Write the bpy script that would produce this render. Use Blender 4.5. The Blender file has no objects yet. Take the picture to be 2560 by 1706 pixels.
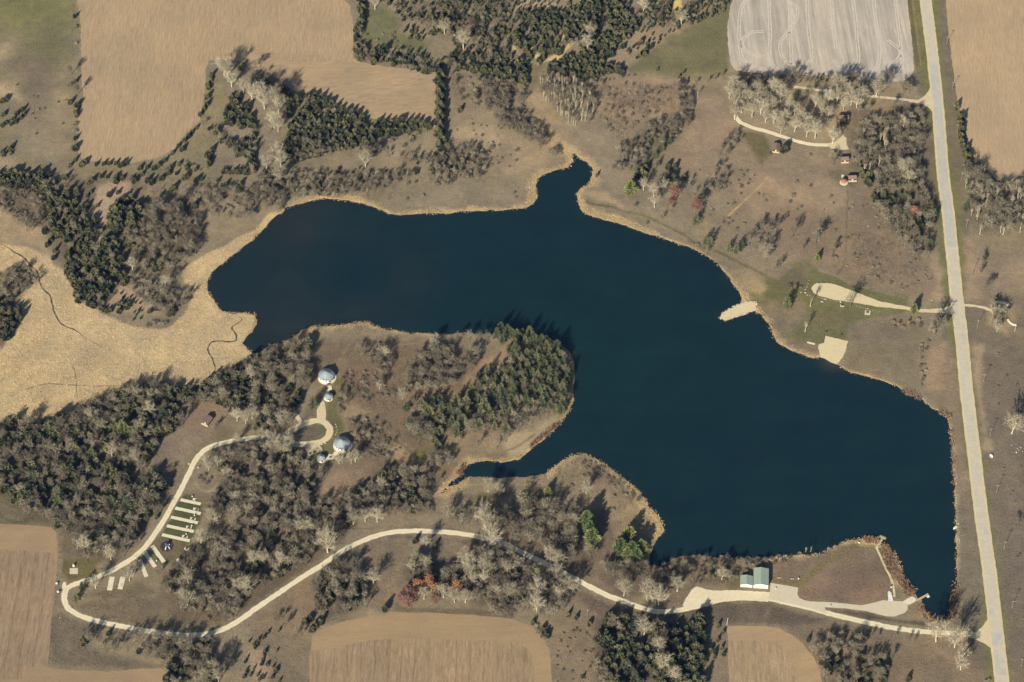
import bpy, bmesh, math, random
import numpy as np
from mathutils import Vector, Matrix
from mathutils.geometry import tessellate_polygon

SC = bpy.context.scene
COL = SC.collection
R = math.radians

# ------------------------------------------------------------------ camera
F, TH, S0 = 6600.0, R(39.0), 0.30          # focal length in photo pixels, tilt off the vertical, metres per pixel
DIST = F * S0
CT, ST = math.cos(TH), math.sin(TH)
CAM = Vector((0, -ST * DIST, CT * DIST))
cd = bpy.data.cameras.new('camera')
cd.sensor_width = 36.0
cd.lens = F / 2560 * 36.0
cd.clip_start, cd.clip_end = 10.0, 20000.0
cam = bpy.data.objects.new('camera', cd)
cam.location = CAM
cam.rotation_euler = (TH, 0, 0)
COL.objects.link(cam)
SC.camera = cam

# ------------------------------------------------------------------ light
SUN_EL, SUN_AZ = R(26.0), R(180 + 24.0)      # azimuth clockwise from +y, where the sun stands
w = bpy.data.worlds.new('World')
SC.world = w
w.use_nodes = True
nt = w.node_tree
bg = nt.nodes['Background']
sky = nt.nodes.new('ShaderNodeTexSky')
sky.sky_type = 'NISHITA'
sky.sun_disc = False
sky.sun_elevation = SUN_EL
sky.sun_rotation = SUN_AZ
sky.altitude = 300
nt.links.new(sky.outputs[0], bg.inputs[0])
bg.inputs[1].default_value = 0.06
sl = bpy.data.lights.new('sun', 'SUN')
sl.energy = 5.0
sl.angle = R(0.5)
sl.color = (1.0, 0.94, 0.84)
so = bpy.data.objects.new('sun', sl)
sd = Vector((math.sin(SUN_AZ) * math.cos(SUN_EL), math.cos(SUN_AZ) * math.cos(SUN_EL), math.sin(SUN_EL)))
so.rotation_euler = sd.to_track_quat('Z', 'Y').to_euler()
so.location = sd * 300
COL.objects.link(so)
vs = SC.view_settings
vs.view_transform = 'Standard'
vs.look = 'None'
vs.exposure = 1.09
vs.gamma = 1.0
vs.use_curve_mapping = False

# ------------------------------------------------------------------ helpers
def lin(c):
    c = c / 255.0
    return c / 12.92 if c <= 0.04045 else ((c + 0.055) / 1.055) ** 2.4
KA = 0.60
def A(r, g, b, k=1.0):
    """base colour of a thing whose flat sunlit surface looks r,g,b"""
    return (lin(r) * KA * k, lin(g) * KA * k, lin(b) * KA * k, 1.0)

def P(u, v, z=0.0):
    """where the sight line of photo pixel (u, v) meets height z"""
    dx = (u - 1280.0) / F
    dy = (853.0 - v) / F
    d = (dx, dy * CT + ST, dy * ST - CT)
    t = (z - CAM.z) / d[2]
    return (CAM.x + d[0] * t, CAM.y + d[1] * t)

def UV(x, y, z):
    rx, ry, rz = x - CAM.x, y - CAM.y, z - CAM.z
    dep = ry * ST - rz * CT
    return (1280 + F * rx / dep, 853 - F * (ry * CT + rz * ST) / dep)

ROW = (0, 427, 854, 1279)
def T(c, r, pts):
    return [(c * 640 + x / 3.672, ROW[r] + y / 3.672) for x, y in pts]
def Zm(x0, y0, k, pts):
    return [(x0 + x / k, y0 + y / k) for x, y in pts]
def G(pts, z=0.0):
    return [P(u, v, z) for u, v in pts]

def smooth(pts, n=6, closed=False):
    """Catmull-Rom through the points"""
    q = [Vector((p[0], p[1])) for p in pts]
    m = len(q)
    out = []
    rng = range(m) if closed else range(m - 1)
    for i in rng:
        a = q[(i - 1) % m] if closed or i > 0 else q[0] * 2 - q[1]
        b, c = q[i], q[(i + 1) % m]
        d = q[(i + 2) % m] if closed or i + 2 < m else q[-1] * 2 - q[-2]
        for k in range(n):
            t = k / n
            o = 0.5 * ((2 * b) + (c - a) * t + (2 * a - 5 * b + 4 * c - d) * t * t + (3 * b - a - 3 * c + d) * t ** 3)
            out.append((o.x, o.y))
    if not closed:
        out.append((q[-1].x, q[-1].y))
    return out

def resample(pts, step, closed=False):
    q = list(pts) + ([pts[0]] if closed else [])
    out = [q[0]]
    for a, b in zip(q[:-1], q[1:]):
        L = math.hypot(b[0] - a[0], b[1] - a[1])
        n = max(1, int(L / step))
        for k in range(1, n + 1):
            out.append((a[0] + (b[0] - a[0]) * k / n, a[1] + (b[1] - a[1]) * k / n))
    if closed:
        out.pop()
    return out

def inside(poly, X, Y):
    X = np.asarray(X, float); Y = np.asarray(Y, float)
    r = np.zeros(X.shape, bool)
    n = len(poly)
    for i in range(n):
        x0, y0 = poly[i]; x1, y1 = poly[(i + 1) % n]
        if y0 == y1:
            continue
        c = ((y0 > Y) != (y1 > Y)) & (X < (x1 - x0) * (Y - y0) / (y1 - y0) + x0)
        r ^= c
    return r

def linedist(pts, X, Y, closed=False):
    q = list(pts) + ([pts[0]] if closed else [])
    D = np.full(np.shape(X), 1e18)
    for (x0, y0), (x1, y1) in zip(q[:-1], q[1:]):
        dx, dy = x1 - x0, y1 - y0
        L = dx * dx + dy * dy + 1e-12
        t = np.clip(((X - x0) * dx + (Y - y0) * dy) / L, 0, 1)
        np.minimum(D, (X - x0 - t * dx) ** 2 + (Y - y0 - t * dy) ** 2, out=D)
    return np.sqrt(D)

_VG = {}
def vnoise(X, Y, s, seed):
    """smooth value noise in 0..1"""
    if seed not in _VG:
        _VG[seed] = np.random.RandomState(seed).rand(256, 256)
    g = _VG[seed]
    x, y = X / s + 1000.37, Y / s + 1000.71
    xi, yi = np.floor(x).astype(int), np.floor(y).astype(int)
    fx, fy = x - xi, y - yi
    fx = fx * fx * (3 - 2 * fx); fy = fy * fy * (3 - 2 * fy)
    a = g[xi % 256, yi % 256]; b = g[(xi + 1) % 256, yi % 256]
    c = g[xi % 256, (yi + 1) % 256]; d = g[(xi + 1) % 256, (yi + 1) % 256]
    return (a * (1 - fx) + b * fx) * (1 - fy) + (c * (1 - fx) + d * fx) * fy

def tag(o, label=None, cat=None, group=None, kind=None):
    if label: o['label'] = label
    if cat: o['category'] = cat
    if group: o['group'] = group
    if kind: o['kind'] = kind
    return o

def mesh_of(name, V, Fc, mats=(), mi=None, sm=False):
    me = bpy.data.meshes.new(name)
    me.from_pydata([tuple(v) for v in V], [], [tuple(f) for f in Fc])
    for m in mats:
        me.materials.append(m)
    if mi is not None:
        me.polygons.foreach_set('material_index', mi)
    if sm:
        me.polygons.foreach_set('use_smooth', [True] * len(me.polygons))
    me.update()
    return me

def fast_mesh(name, V, Tr, mats=(), col=None, sm=False):
    V = np.asarray(V, np.float32); Tr = np.asarray(Tr, np.int32)
    k = Tr.shape[1]
    me = bpy.data.meshes.new(name)
    me.vertices.add(len(V)); me.vertices.foreach_set('co', V.ravel())
    me.loops.add(Tr.size); me.loops.foreach_set('vertex_index', Tr.ravel())
    me.polygons.add(len(Tr)); me.polygons.foreach_set('loop_start', np.arange(len(Tr), dtype=np.int32) * k)
    if sm:
        me.polygons.foreach_set('use_smooth', np.ones(len(Tr), bool))
    if col is not None:
        at = me.color_attributes.new('tint', 'FLOAT_COLOR', 'POINT')
        c4 = np.ones((len(V), 4), np.float32); c4[:, :3] = col
        at.data.foreach_set('color', c4.ravel())
    for m in mats:
        me.materials.append(m)
    me.update(calc_edges=True)
    me.validate()
    return me

def link(name, me, parent=None, loc=(0, 0, 0), rz=0.0, sc=None):
    o = bpy.data.objects.new(name, me)
    COL.objects.link(o)
    o.location = loc
    o.rotation_euler = (0, 0, rz)
    if sc is not None:
        o.scale = sc
    if parent:
        o.parent = parent
    return o

def thing(name, label, cat, loc=(0, 0, 0), rz=0.0, group=None):
    o = bpy.data.objects.new(name, None)
    o.empty_display_size = 0.3
    COL.objects.link(o)
    o.location = loc
    o.rotation_euler = (0, 0, rz)
    return tag(o, label, cat, group)

def box(V, Fc, x0, x1, y0, y1, z0, z1):
    b = len(V)
    V += [(x0, y0, z0), (x1, y0, z0), (x1, y1, z0), (x0, y1, z0), (x0, y0, z1), (x1, y0, z1), (x1, y1, z1), (x0, y1, z1)]
    Fc += [(b, b + 3, b + 2, b + 1), (b + 4, b + 5, b + 6, b + 7), (b, b + 1, b + 5, b + 4), (b + 1, b + 2, b + 6, b + 5), (b + 2, b + 3, b + 7, b + 6), (b + 3, b, b + 4, b + 7)]

def boxes(name, lst, mat, parent=None, loc=(0, 0, 0), rz=0.0):
    V, Fc = [], []
    for b in lst:
        box(V, Fc, *b)
    return link(name, mesh_of(name, V, Fc, [mat]), parent, loc, rz)

def tube(V, Fc, p0, p1, r0, r1, n=5):
    p0, p1 = Vector(p0), Vector(p1)
    d = (p1 - p0)
    if d.length < 1e-6:
        return
    d.normalize()
    a = d.orthogonal().normalized(); b = d.cross(a)
    k = len(V)
    for p, r in ((p0, r0), (p1, r1)):
        for i in range(n):
            t = 2 * math.pi * i / n
            V.append(tuple(p + a * (math.cos(t) * r) + b * (math.sin(t) * r)))
    for i in range(n):
        j = (i + 1) % n
        Fc.append((k + i, k + j, k + n + j, k + n + i))
    Fc.append(tuple(k + i for i in reversed(range(n))))
    Fc.append(tuple(k + n + i for i in range(n)))

def lathe(prof, n, a0=0.0):
    V, Fc = [], []
    for r, z in prof:
        for i in range(n):
            t = a0 + 2 * math.pi * i / n
            V.append((r * math.cos(t), r * math.sin(t), z))
    for k in range(len(prof) - 1):
        for i in range(n):
            j = (i + 1) % n
            Fc.append((k * n + i, k * n + j, (k + 1) * n + j, (k + 1) * n + i))
    return V, Fc

# ------------------------------------------------------------------ materials
def mat_new(name):
    m = bpy.data.materials.new(name)
    m.use_nodes = True
    n = m.node_tree.nodes
    return m, n, m.node_tree.links, n['Principled BSDF']

def noise(n, l, scale, detail=3, rough=0.6, vec=None):
    t = n.new('ShaderNodeTexNoise')
    t.inputs['Scale'].default_value = scale
    t.inputs['Detail'].default_value = detail
    t.inputs['Roughness'].default_value = rough
    if vec is not None:
        l.new(vec, t.inputs['Vector'])
    return t.outputs['Fac']

def ramp(n, l, fac, lo, hi, c0, c1):
    r = n.new('ShaderNodeValToRGB')
    r.color_ramp.elements[0].position = lo
    r.color_ramp.elements[1].position = hi
    r.color_ramp.elements[0].color = c0
    r.color_ramp.elements[1].color = c1
    l.new(fac, r.inputs[0])
    return r.outputs[0]

def mix(n, l, a, b, fac, mode='MIX'):
    m = n.new('ShaderNodeMix')
    m.data_type = 'RGBA'
    m.blend_type = mode
    for s, v in ((m.inputs[0], fac), (m.inputs[6], a), (m.inputs[7], b)):
        if hasattr(v, 'links'):
            l.new(v, s)
        else:
            s.default_value = v
    return m.outputs[2]

def grey(v):
    return (v, v, v, 1.0)

def bump(n, l, b, h, strength, dist):
    k = n.new('ShaderNodeBump')
    k.inputs['Strength'].default_value = strength
    k.inputs['Distance'].default_value = dist
    l.new(h, k.inputs['Height'])
    l.new(k.outputs[0], b.inputs['Normal'])

def coords(n, l, sx=1.0, sy=1.0, rot=0.0):
    g = n.new('ShaderNodeNewGeometry')
    mp = n.new('ShaderNodeMapping')
    mp.inputs['Scale'].default_value = (sx, sy, 1)
    mp.inputs['Rotation'].default_value = (0, 0, rot)
    l.new(g.outputs['Position'], mp.inputs['Vector'])
    return mp.outputs[0]

def M(name, col, var=0.18, scale=1.0, rough=0.9, spec=0.15, bmp=0.0, rnd=0.0, metal=0.0):
    """plain material: colour with two scales of tone variation, and an own tone for each object"""
    m, n, l, b = mat_new(name)
    v = coords(n, l)
    c = mix(n, l, col, ramp(n, l, noise(n, l, scale, 4, 0.65, v), 0.25, 0.75, grey(1 - var), grey(1 + var)), 1.0, 'MULTIPLY')
    if rnd:
        oi = n.new('ShaderNodeObjectInfo')
        c = mix(n, l, c, ramp(n, l, oi.outputs['Random'], 0, 1, grey(1 - rnd), grey(1 + rnd)), 1.0, 'MULTIPLY')
    l.new(c, b.inputs['Base Color'])
    b.inputs['Roughness'].default_value = rough
    b.inputs['Metallic'].default_value = metal
    b.inputs['Specular IOR Level'].default_value = spec
    if bmp:
        bump(n, l, b, noise(n, l, scale * 3, 3, 0.6, v), bmp, 0.15)
    return m

def M_road(name, col, var, scale):
    """gravel worn pale in two wheel lines and weedy towards its edges ('across' runs -1..1 over a ribbon)"""
    m, n, l, b = mat_new(name)
    v = coords(n, l)
    at = n.new('ShaderNodeAttribute')
    at.attribute_name = 'across'
    ab = n.new('ShaderNodeMath')
    ab.operation = 'ABSOLUTE'
    l.new(at.outputs['Fac'], ab.inputs[0])
    r = n.new('ShaderNodeValToRGB')
    e = r.color_ramp.elements
    e[0].position, e[0].color = 0.0, (.95, .945, .93, 1)
    e[1].position, e[1].color = 1.0, (.80, .79, .74, 1)
    for p_, c_ in ((.28, (.96, .955, .95, 1)), (.48, (1.06, 1.06, 1.06, 1)), (.68, (1.0, 1.0, .99, 1))):
        k = e.new(p_)
        k.color = c_
    l.new(ab.outputs[0], r.inputs[0])
    c = mix(n, l, col, r.outputs[0], 1.0, 'MULTIPLY')
    c = mix(n, l, c, ramp(n, l, noise(n, l, scale, 5, 0.7, v), 0.3, 0.7, grey(1 - var), grey(1 + var)), 1.0, 'MULTIPLY')
    c = mix(n, l, c, ramp(n, l, noise(n, l, 0.05, 4, 0.7, v), 0.3, 0.7, (.93, .92, .90, 1), (1.05, 1.05, 1.05, 1)), 1.0, 'MULTIPLY')
    l.new(c, b.inputs['Base Color'])
    b.inputs['Roughness'].default_value = .95
    b.inputs['Specular IOR Level'].default_value = .05
    return m

def M_slab(name, col):
    """road slab: grey wheel paths and a darker oil line along it, own tone for each slab"""
    m, n, l, b = mat_new(name)
    v = coords(n, l)
    tc = n.new('ShaderNodeTexCoord')
    sx = n.new('ShaderNodeSeparateXYZ')
    l.new(tc.outputs['Object'], sx.inputs[0])
    ab = n.new('ShaderNodeMath')
    ab.operation = 'ABSOLUTE'
    l.new(sx.outputs['Y'], ab.inputs[0])
    r = n.new('ShaderNodeValToRGB')
    e = r.color_ramp.elements
    e[0].position, e[0].color = 0.0, (.93, .93, .93, 1)
    e[1].position, e[1].color = .5, (1.04, 1.03, 1.0, 1)
    for p_, c_ in ((.12, (1.03, 1.03, 1.03, 1)), (.25, (.95, .95, .96, 1)), (.38, (1.03, 1.03, 1.02, 1))):
        k = e.new(p_)
        k.color = c_
    l.new(ab.outputs[0], r.inputs[0])
    oi = n.new('ShaderNodeObjectInfo')
    c = mix(n, l, col, r.outputs[0], 1.0, 'MULTIPLY')
    c = mix(n, l, c, ramp(n, l, oi.outputs['Random'], 0, 1, grey(.965), grey(1.035)), 1.0, 'MULTIPLY')
    c = mix(n, l, c, ramp(n, l, noise(n, l, 0.4, 5, 0.75, v), 0.3, 0.7, grey(.92), grey(1.08)), 1.0, 'MULTIPLY')
    l.new(c, b.inputs['Base Color'])
    b.inputs['Roughness'].default_value = .85
    return m

def M_leaf(name, c0, c1, rough=0.85, spec=0.1):
    """foliage or twigs: each tree its own tone between two colours, clumps inside the crown vary a little"""
    m, n, l, b = mat_new(name)
    oi = n.new('ShaderNodeObjectInfo')
    c = ramp(n, l, oi.outputs['Random'], 0, 1, c0, c1)
    v = coords(n, l)
    c = mix(n, l, c, ramp(n, l, noise(n, l, 0.9, 3, 0.7, v), 0.3, 0.7, grey(0.7), grey(1.3)), 1.0, 'MULTIPLY')
    l.new(c, b.inputs['Base Color'])
    b.inputs['Roughness'].default_value = rough
    b.inputs['Specular IOR Level'].default_value = spec
    return m

def M_tint(name, k=0.25, scale=0.8, bmp=0.0):
    """colour from the 'tint' attribute of the mesh, with fine grain"""
    m, n, l, b = mat_new(name)
    at = n.new('ShaderNodeAttribute')
    at.attribute_name = 'tint'
    v = coords(n, l)
    c = mix(n, l, at.outputs['Color'], ramp(n, l, noise(n, l, scale, 5, 0.75, v), 0.25, 0.75, grey(1 - k), grey(1 + k)), 1.0, 'MULTIPLY')
    c = mix(n, l, c, ramp(n, l, noise(n, l, 0.045, 4, 0.6, v), 0.3, 0.7, (0.85, 0.87, 0.90, 1), (1.13, 1.11, 1.06, 1)), 1.0, 'MULTIPLY')
    if bmp:
        c = mix(n, l, c, ramp(n, l, noise(n, l, 0.17, 6, 0.8, v), 0.32, 0.68, (0.78, 0.81, 0.83, 1), (1.19, 1.17, 1.14, 1)), 1.0, 'MULTIPLY')
    l.new(c, b.inputs['Base Color'])
    b.inputs['Roughness'].default_value = 0.95
    b.inputs['Specular IOR Level'].default_value = 0.05
    if bmp:
        bump(n, l, b, noise(n, l, 0.55, 5, 0.7, v), bmp, 0.6)
    return m

def M_field(name, col, rot, row=0.30, band=0.10, rs=1.0, grain=0.22, lines=0.0):
    """crop stubble: fine rows, wide planter passes, dark wheel lines between the passes and straw litter, along direction rot"""
    m, n, l, b = mat_new(name)
    v = coords(n, l, 1, 1, rot)
    def stretched(sx, sy, det, rg):
        st = n.new('ShaderNodeMapping')
        st.inputs['Scale'].default_value = (sx, sy, 1)
        l.new(v, st.inputs['Vector'])
        return noise(n, l, 1.0, det, rg, st.outputs[0])
    rows = stretched(.95 / rs, 0.07, 5, 0.85)
    c = mix(n, l, col, ramp(n, l, rows, 0.3, 0.7, grey(1 - row), grey(1 + row)), 1.0, 'MULTIPLY')
    c = mix(n, l, c, ramp(n, l, stretched(0.14, 0.005, 5, 0.75), 0.35, 0.65, grey(1 - band), grey(1 + band)), 1.0, 'MULTIPLY')
    c = mix(n, l, c, ramp(n, l, noise(n, l, 0.9, 5, 0.8, v), 0.25, 0.75, grey(1 - grain), grey(1 + grain)), 1.0, 'MULTIPLY')
    c = mix(n, l, c, ramp(n, l, noise(n, l, 0.02, 5, 0.65, v), 0.3, 0.7, (0.85, 0.88, 0.92, 1), (1.11, 1.09, 1.05, 1)), 1.0, 'MULTIPLY')
    if lines:
        wv = n.new('ShaderNodeTexWave')
        wv.wave_type, wv.bands_direction = 'BANDS', 'X'
        wv.inputs['Scale'].default_value = 0.31 / 9.2 * 1.0
        wv.inputs['Distortion'].default_value = 2.2
        wv.inputs['Detail Scale'].default_value = 0.4
        l.new(v, wv.inputs['Vector'])
        c = mix(n, l, c, ramp(n, l, wv.outputs['Fac'], 0.95, 1.0, grey(1), grey(1 - lines)), 1.0, 'MULTIPLY')
    l.new(c, b.inputs['Base Color'])
    b.inputs['Roughness'].default_value = 0.95
    b.inputs['Specular IOR Level'].default_value = 0.05
    bump(n, l, b, rows, 0.5, 0.25)
    return m

MAT = dict(
    ground=M_tint('ground_mix', 0.30, 0.9, 0.8),
    reed=M_tint('reed_straw', 0.15, 1.2),
    gravel=M_road('limestone_gravel', A(238, 223, 186), 0.10, 0.5),
    gravel2=M_road('dusty_gravel', A(224, 205, 165), 0.11, 0.5),
    shoulder=M_road('shoulder_gravel', A(228, 210, 168), 0.14, 0.6),
    slab=M_slab('road_concrete', A(206, 193, 166)),
    slab_grey=M_slab('grey_concrete', A(195, 187, 170)),
    joint=M('joint_tar', A(178, 165, 142), 0.1, 1.0),
    concrete=M('pale_concrete', A(232, 219, 186), 0.06, 0.8, 0.85),
    lotconc=M('lot_concrete', A(214, 199, 168), 0.07, 0.3, 0.85),
    white=M('white_paint', A(244, 240, 228), 0.04, 1.0, 0.5, 0.3),
    sand=M('beach_sand', A(222, 203, 158), 0.08, 0.25, bmp=0.1),
    roof_green=M('green_metal_roof', A(158, 170, 150), 0.06, 0.8, 0.55, 0.3),
    roof_brown=M('brown_shingle', A(134, 112, 100), 0.12, 1.5, rnd=0.08),
    roof_pink=M('red_brown_shingle', A(172, 124, 98), 0.14, 1.5),
    wood=M('weathered_wood', A(196, 178, 142), 0.15, 1.5),
    cream=M('cream_siding', A(232, 214, 176), 0.06, 1.0),
    logs=M('dark_log_wall', A(104, 80, 60), 0.15, 1.5),
    dark=M('dark_glass', A(34, 36, 42), 0.1, 1.0, 0.2, 0.5),
    pole=M('grey_pole_wood', A(150, 134, 110), 0.12, 2.0),
    trunk=M('bark', A(112, 98, 80), 0.2, 1.5, rnd=0.12),
    trunk_pale=M('pale_bark', A(204, 190, 160), 0.15, 1.5, rnd=0.1),
    rubber=M('dark_mulch', A(74, 60, 62), 0.15, 1.0),
    teal=M('teal_plastic', A(70, 96, 100), 0.08, 1.0, 0.5),
    stone=M('pale_stone', A(226, 210, 176), 0.16, 1.2, rnd=0.12, bmp=0.3),
    twig=M_leaf('bare_twigs', A(124, 115, 95), A(184, 173, 143)),
    twig_dark=M_leaf('dark_twigs', A(114, 104, 90), A(152, 137, 114)),
    twig_pale=M_leaf('pale_twigs', A(160, 149, 122), A(200, 188, 156)),
    cedar=M_leaf('cedar_needles', A(66, 75, 58), A(126, 121, 86)),
    pine=M_leaf('pine_needles', A(84, 97, 68), A(142, 141, 98)),
    pine_bright=M_leaf('bright_pine_needles', A(116, 134, 90), A(166, 166, 100)),
    red=M_leaf('russet_leaves', A(130, 94, 82), A(148, 106, 92)),
    orange=M_leaf('orange_leaves', A(170, 118, 82), A(188, 134, 92)),
)

def metal_roof():
    m, n, l, b = mat_new('galvanised_roof')
    v = coords(n, l)
    c = mix(n, l, A(158, 166, 164), ramp(n, l, noise(n, l, 0.9, 4, 0.6, v), 0.3, 0.7, grey(0.85), grey(1.15)), 1.0, 'MULTIPLY')
    l.new(c, b.inputs['Base Color'])
    b.inputs['Metallic'].default_value = 0.12
    b.inputs['Roughness'].default_value = 0.45
    return m
MAT['galv'] = metal_roof()

def water_mat(name, k=None):
    """still turbid water: body colour from 'tint' (depth and silt), faint drifting cat's-paws on the surface"""
    m, n, l, b = mat_new(name)
    v = coords(n, l)
    if k is None:
        at = n.new('ShaderNodeAttribute')
        at.attribute_name = 'tint'
        k = at.outputs['Color']
    c = mix(n, l, k, ramp(n, l, noise(n, l, 0.03, 5, 0.7, v), 0.3, 0.7, (.84, .88, .90, 1), (1.16, 1.12, 1.10, 1)), 1.0, 'MULTIPLY')
    st = n.new('ShaderNodeMapping')
    st.inputs['Scale'].default_value = (0.012, 0.07, 1)
    st.inputs['Rotation'].default_value = (0, 0, .35)
    l.new(v, st.inputs['Vector'])
    c = mix(n, l, c, ramp(n, l, noise(n, l, 1.0, 4, 0.7, st.outputs[0]), 0.35, 0.65, grey(.93), grey(1.07)), 1.0, 'MULTIPLY')
    l.new(c, b.inputs['Base Color'])
    b.inputs['Roughness'].default_value = 0.10
    b.inputs['IOR'].default_value = 1.33
    b.inputs['Specular IOR Level'].default_value = 0.3
    bump(n, l, b, noise(n, l, 1.1, 3, 0.6, v), 0.12, 0.06)
    return m
MAT['water'] = water_mat('lake_water')
MAT['stream'] = water_mat('marsh_water', (0.060, 0.050, 0.036, 1))
# ------------------------------------------------------------------ outlines read off the photo (pixels), laid on the ground
LAKE_UV = (
 T(0,1,[(2350,605),(2200,720),(2060,830),(1940,930),(1900,1020),(1890,1080),(1930,1150),(1980,1230),(2040,1290),(2120,1310),(2230,1310),(2340,1325),(2350,1400),(2310,1480),(2250,1525)])
 + T(0,2,[(2225,10),(2260,60),(2310,100),(2348,118)])
 + T(1,2,[(25,120),(70,72),(150,35),(250,20),(310,0)])
 + T(1,1,[(370,1520),(430,1470),(510,1435),(700,1430),(900,1405),(1040,1395),(1080,1430),(1200,1465),(1300,1475),(1400,1495),(1580,1500)])
 + [(1120,836),(1160,834),(1215,838),(1260,832),(1310,828),(1360,842),(1400,860),(1424,882),(1434,906),(1436,950)]
 + T(2,2,[(555,430),(560,530),(540,600),(500,670),(440,750),(360,830),(280,900),(200,960),(120,1030),(60,1080),(0,1090)])
 + T(1,2,[(2240,1105),(2130,1090),(2030,1100),(1940,1130),(1900,1180),(1880,1220),(1830,1262),(1770,1295),(1725,1345),(1690,1400),(1715,1405),(1760,1345),(1840,1318),(1900,1285),(1965,1245),(2050,1245),(2250,1258)])
 + T(2,2,[(0,1240),(140,1250),(230,1235),(330,1200),(400,1150),(490,1080),(600,1040),(660,1030),(740,1070),(880,1150),(960,1220),(1060,1290),(1150,1370),(1215,1440),(1250,1510),(1310,1568)])
 + T(2,3,[(1360,60),(1385,120),(1380,190),(1340,230),(1300,310),(1262,400),(1255,480),(1290,495),(1400,500),(1440,470),(1500,430),(1600,410),(1700,405),(1800,420),(1900,430),(2100,435),(2350,430)])
 + T(3,3,[(60,420),(230,410),(430,400),(520,375),(640,310),(760,265),(900,250),(1000,270),(1040,295),(1100,330),(1160,390),(1195,450),(1230,540),(1238,590),(1205,620),(1260,665),(1325,740),(1360,790),(1400,830),(1420,900),(1455,965),(1510,985),(1600,1000),(1680,960),(1705,830),(1735,770),(1738,500),(1737,200)])
 + T(3,2,[(1725,1568),(1715,1300),(1700,1050),(1690,880),(1668,750),(1650,680),(1600,640),(1520,615),(1450,560),(1410,510),(1340,480),(1270,450),(1200,415),(1080,365),(960,330),(830,295),(720,260),(640,210),(560,170),(470,140),(410,150),(300,115),(180,60),(80,0)])
 + T(3,1,[(40,1480),(0,1390)])
 + T(2,1,[(2300,1330),(2230,1285),(2160,1300),(2080,1330),(1960,1375),(1910,1350),(1940,1310),(2040,1250),(2110,1215),(2120,1170),(2090,1110),(2030,1040),(1980,960),(1920,890),(1850,820),(1780,780),(1700,730),(1600,690),(1450,640),(1300,590),(1150,540),(1000,485),(880,455),(760,425),(660,385),(620,310),(595,220),(640,170),(710,120),(740,60)])
 + T(2,0,[(745,1550),(700,1490),(620,1450),(570,1405),(548,1430),(562,1475),(510,1540),(370,1568)])
 + T(2,1,[(290,30),(220,80),(215,160),(235,240),(190,300),(100,345),(0,352)])
 + T(1,1,[(2100,365),(1880,370),(1760,390),(1500,390),(1300,403),(1220,390),(1120,345),(1030,310),(900,285),(760,262),(640,250),(560,265),(440,295),(350,312),(270,345),(240,390),(200,400),(120,470),(40,560)])
)
LAKE = G(LAKE_UV, -0.15)

DRIVE_UV = (T(3,3,[(2010,1110),(1900,1128),(1700,1120),(1500,1110),(1200,1078),(900,1018),(700,972),(550,935),(400,890),(200,845),(0,800)])
 + T(2,3,[(2200,775),(2050,785),(1900,815),(1700,870),(1500,910),(1350,920),(1200,890),(1050,835),(900,780),(750,710),(560,610),(380,515),(190,425),(60,362)])
 + T(1,3,[(2330,315),(2220,275),(2120,250),(1950,215),(1700,187),(1400,180),(1200,200),(1000,260),(800,360),(600,495),(400,620),(200,755),(0,890)])
 + T(0,3,[(2200,1000),(2050,1080),(1900,1125),(1700,1137),(1400,1105),(1150,1060),(900,1010),(720,950),(620,880),(590,800),(605,720),(660,680),(740,650),(900,600),(1050,530),(1200,440),(1330,330),(1430,195),(1500,90)])
 + T(0,2,[(1560,1540),(1640,1400),(1730,1220),(1800,1080),(1900,985),(2050,930),(2200,905)]) + T(1,2,[(40,880),(180,905)]))
DRIVE = smooth(G(DRIVE_UV), 4)
LOOP_UV = T(1,2,[(60,885),(200,875),(290,835),(370,790),(460,750),(560,727),(630,745),(675,800),(665,865),(610,915),(500,938),(380,945),(280,935),(160,910)])
LOOP = smooth(G(LOOP_UV), 5)
HWY_UV = [(2300,-60)] + T(3,0,[(1445,0),(1520,600),(1560,1000),(1605,1568)]) + T(3,1,[(1655,400),(1695,800),(1737,1200)]) + T(3,2,[(1780,0),(1828,500),(1888,1000)]) + T(3,3,[(1955,0),(2025,500),(2085,1000),(2148,1568)]) + [(2512,1766)]
HWY = smooth(G(HWY_UV), 6)

MARSH_UV = (T(0,1,[(-60,660),(150,690),(300,700),(390,760),(480,850),(580,920),(640,1010),(700,1110),(740,1200),(830,1220),(930,1310),(1060,1370),(1200,1420),(1330,1450),(1520,1450),(1600,1390),(1690,1310),(1730,1230),(1790,1150),(1780,1080),(1700,1030),(1660,960),(1700,880),(1790,820),(1900,760),(2060,690),(2200,600),(2350,530)])
 + T(1,1,[(120,400),(240,390),(40,560)]) + T(0,1,[(2200,720),(1940,930),(1890,1080),(1980,1230),(2120,1310),(2340,1325),(2340,1420),(2240,1540)])
 + T(0,2,[(2260,60),(2350,118)]) + T(1,2,[(70,72),(250,25),(180,80),(20,200)]) + T(0,2,[(2200,200),(2050,290),(1900,370),(1760,420),(1600,440),(1480,370),(1340,370),(1200,440),(1050,500),(900,560),(740,600),(640,660),(480,700),(350,740),(120,710),(-60,760)]))
MARSH = G(MARSH_UV)
ISLET_UV = T(0,1,[(-60,960),(80,930),(150,850),(300,875),(350,950),(350,1010),(230,1110),(150,1180),(190,1290),(140,1430),(60,1568)]) + T(0,2,[(0,60),(-60,80)])
ISLET = G(ISLET_UV)

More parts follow.
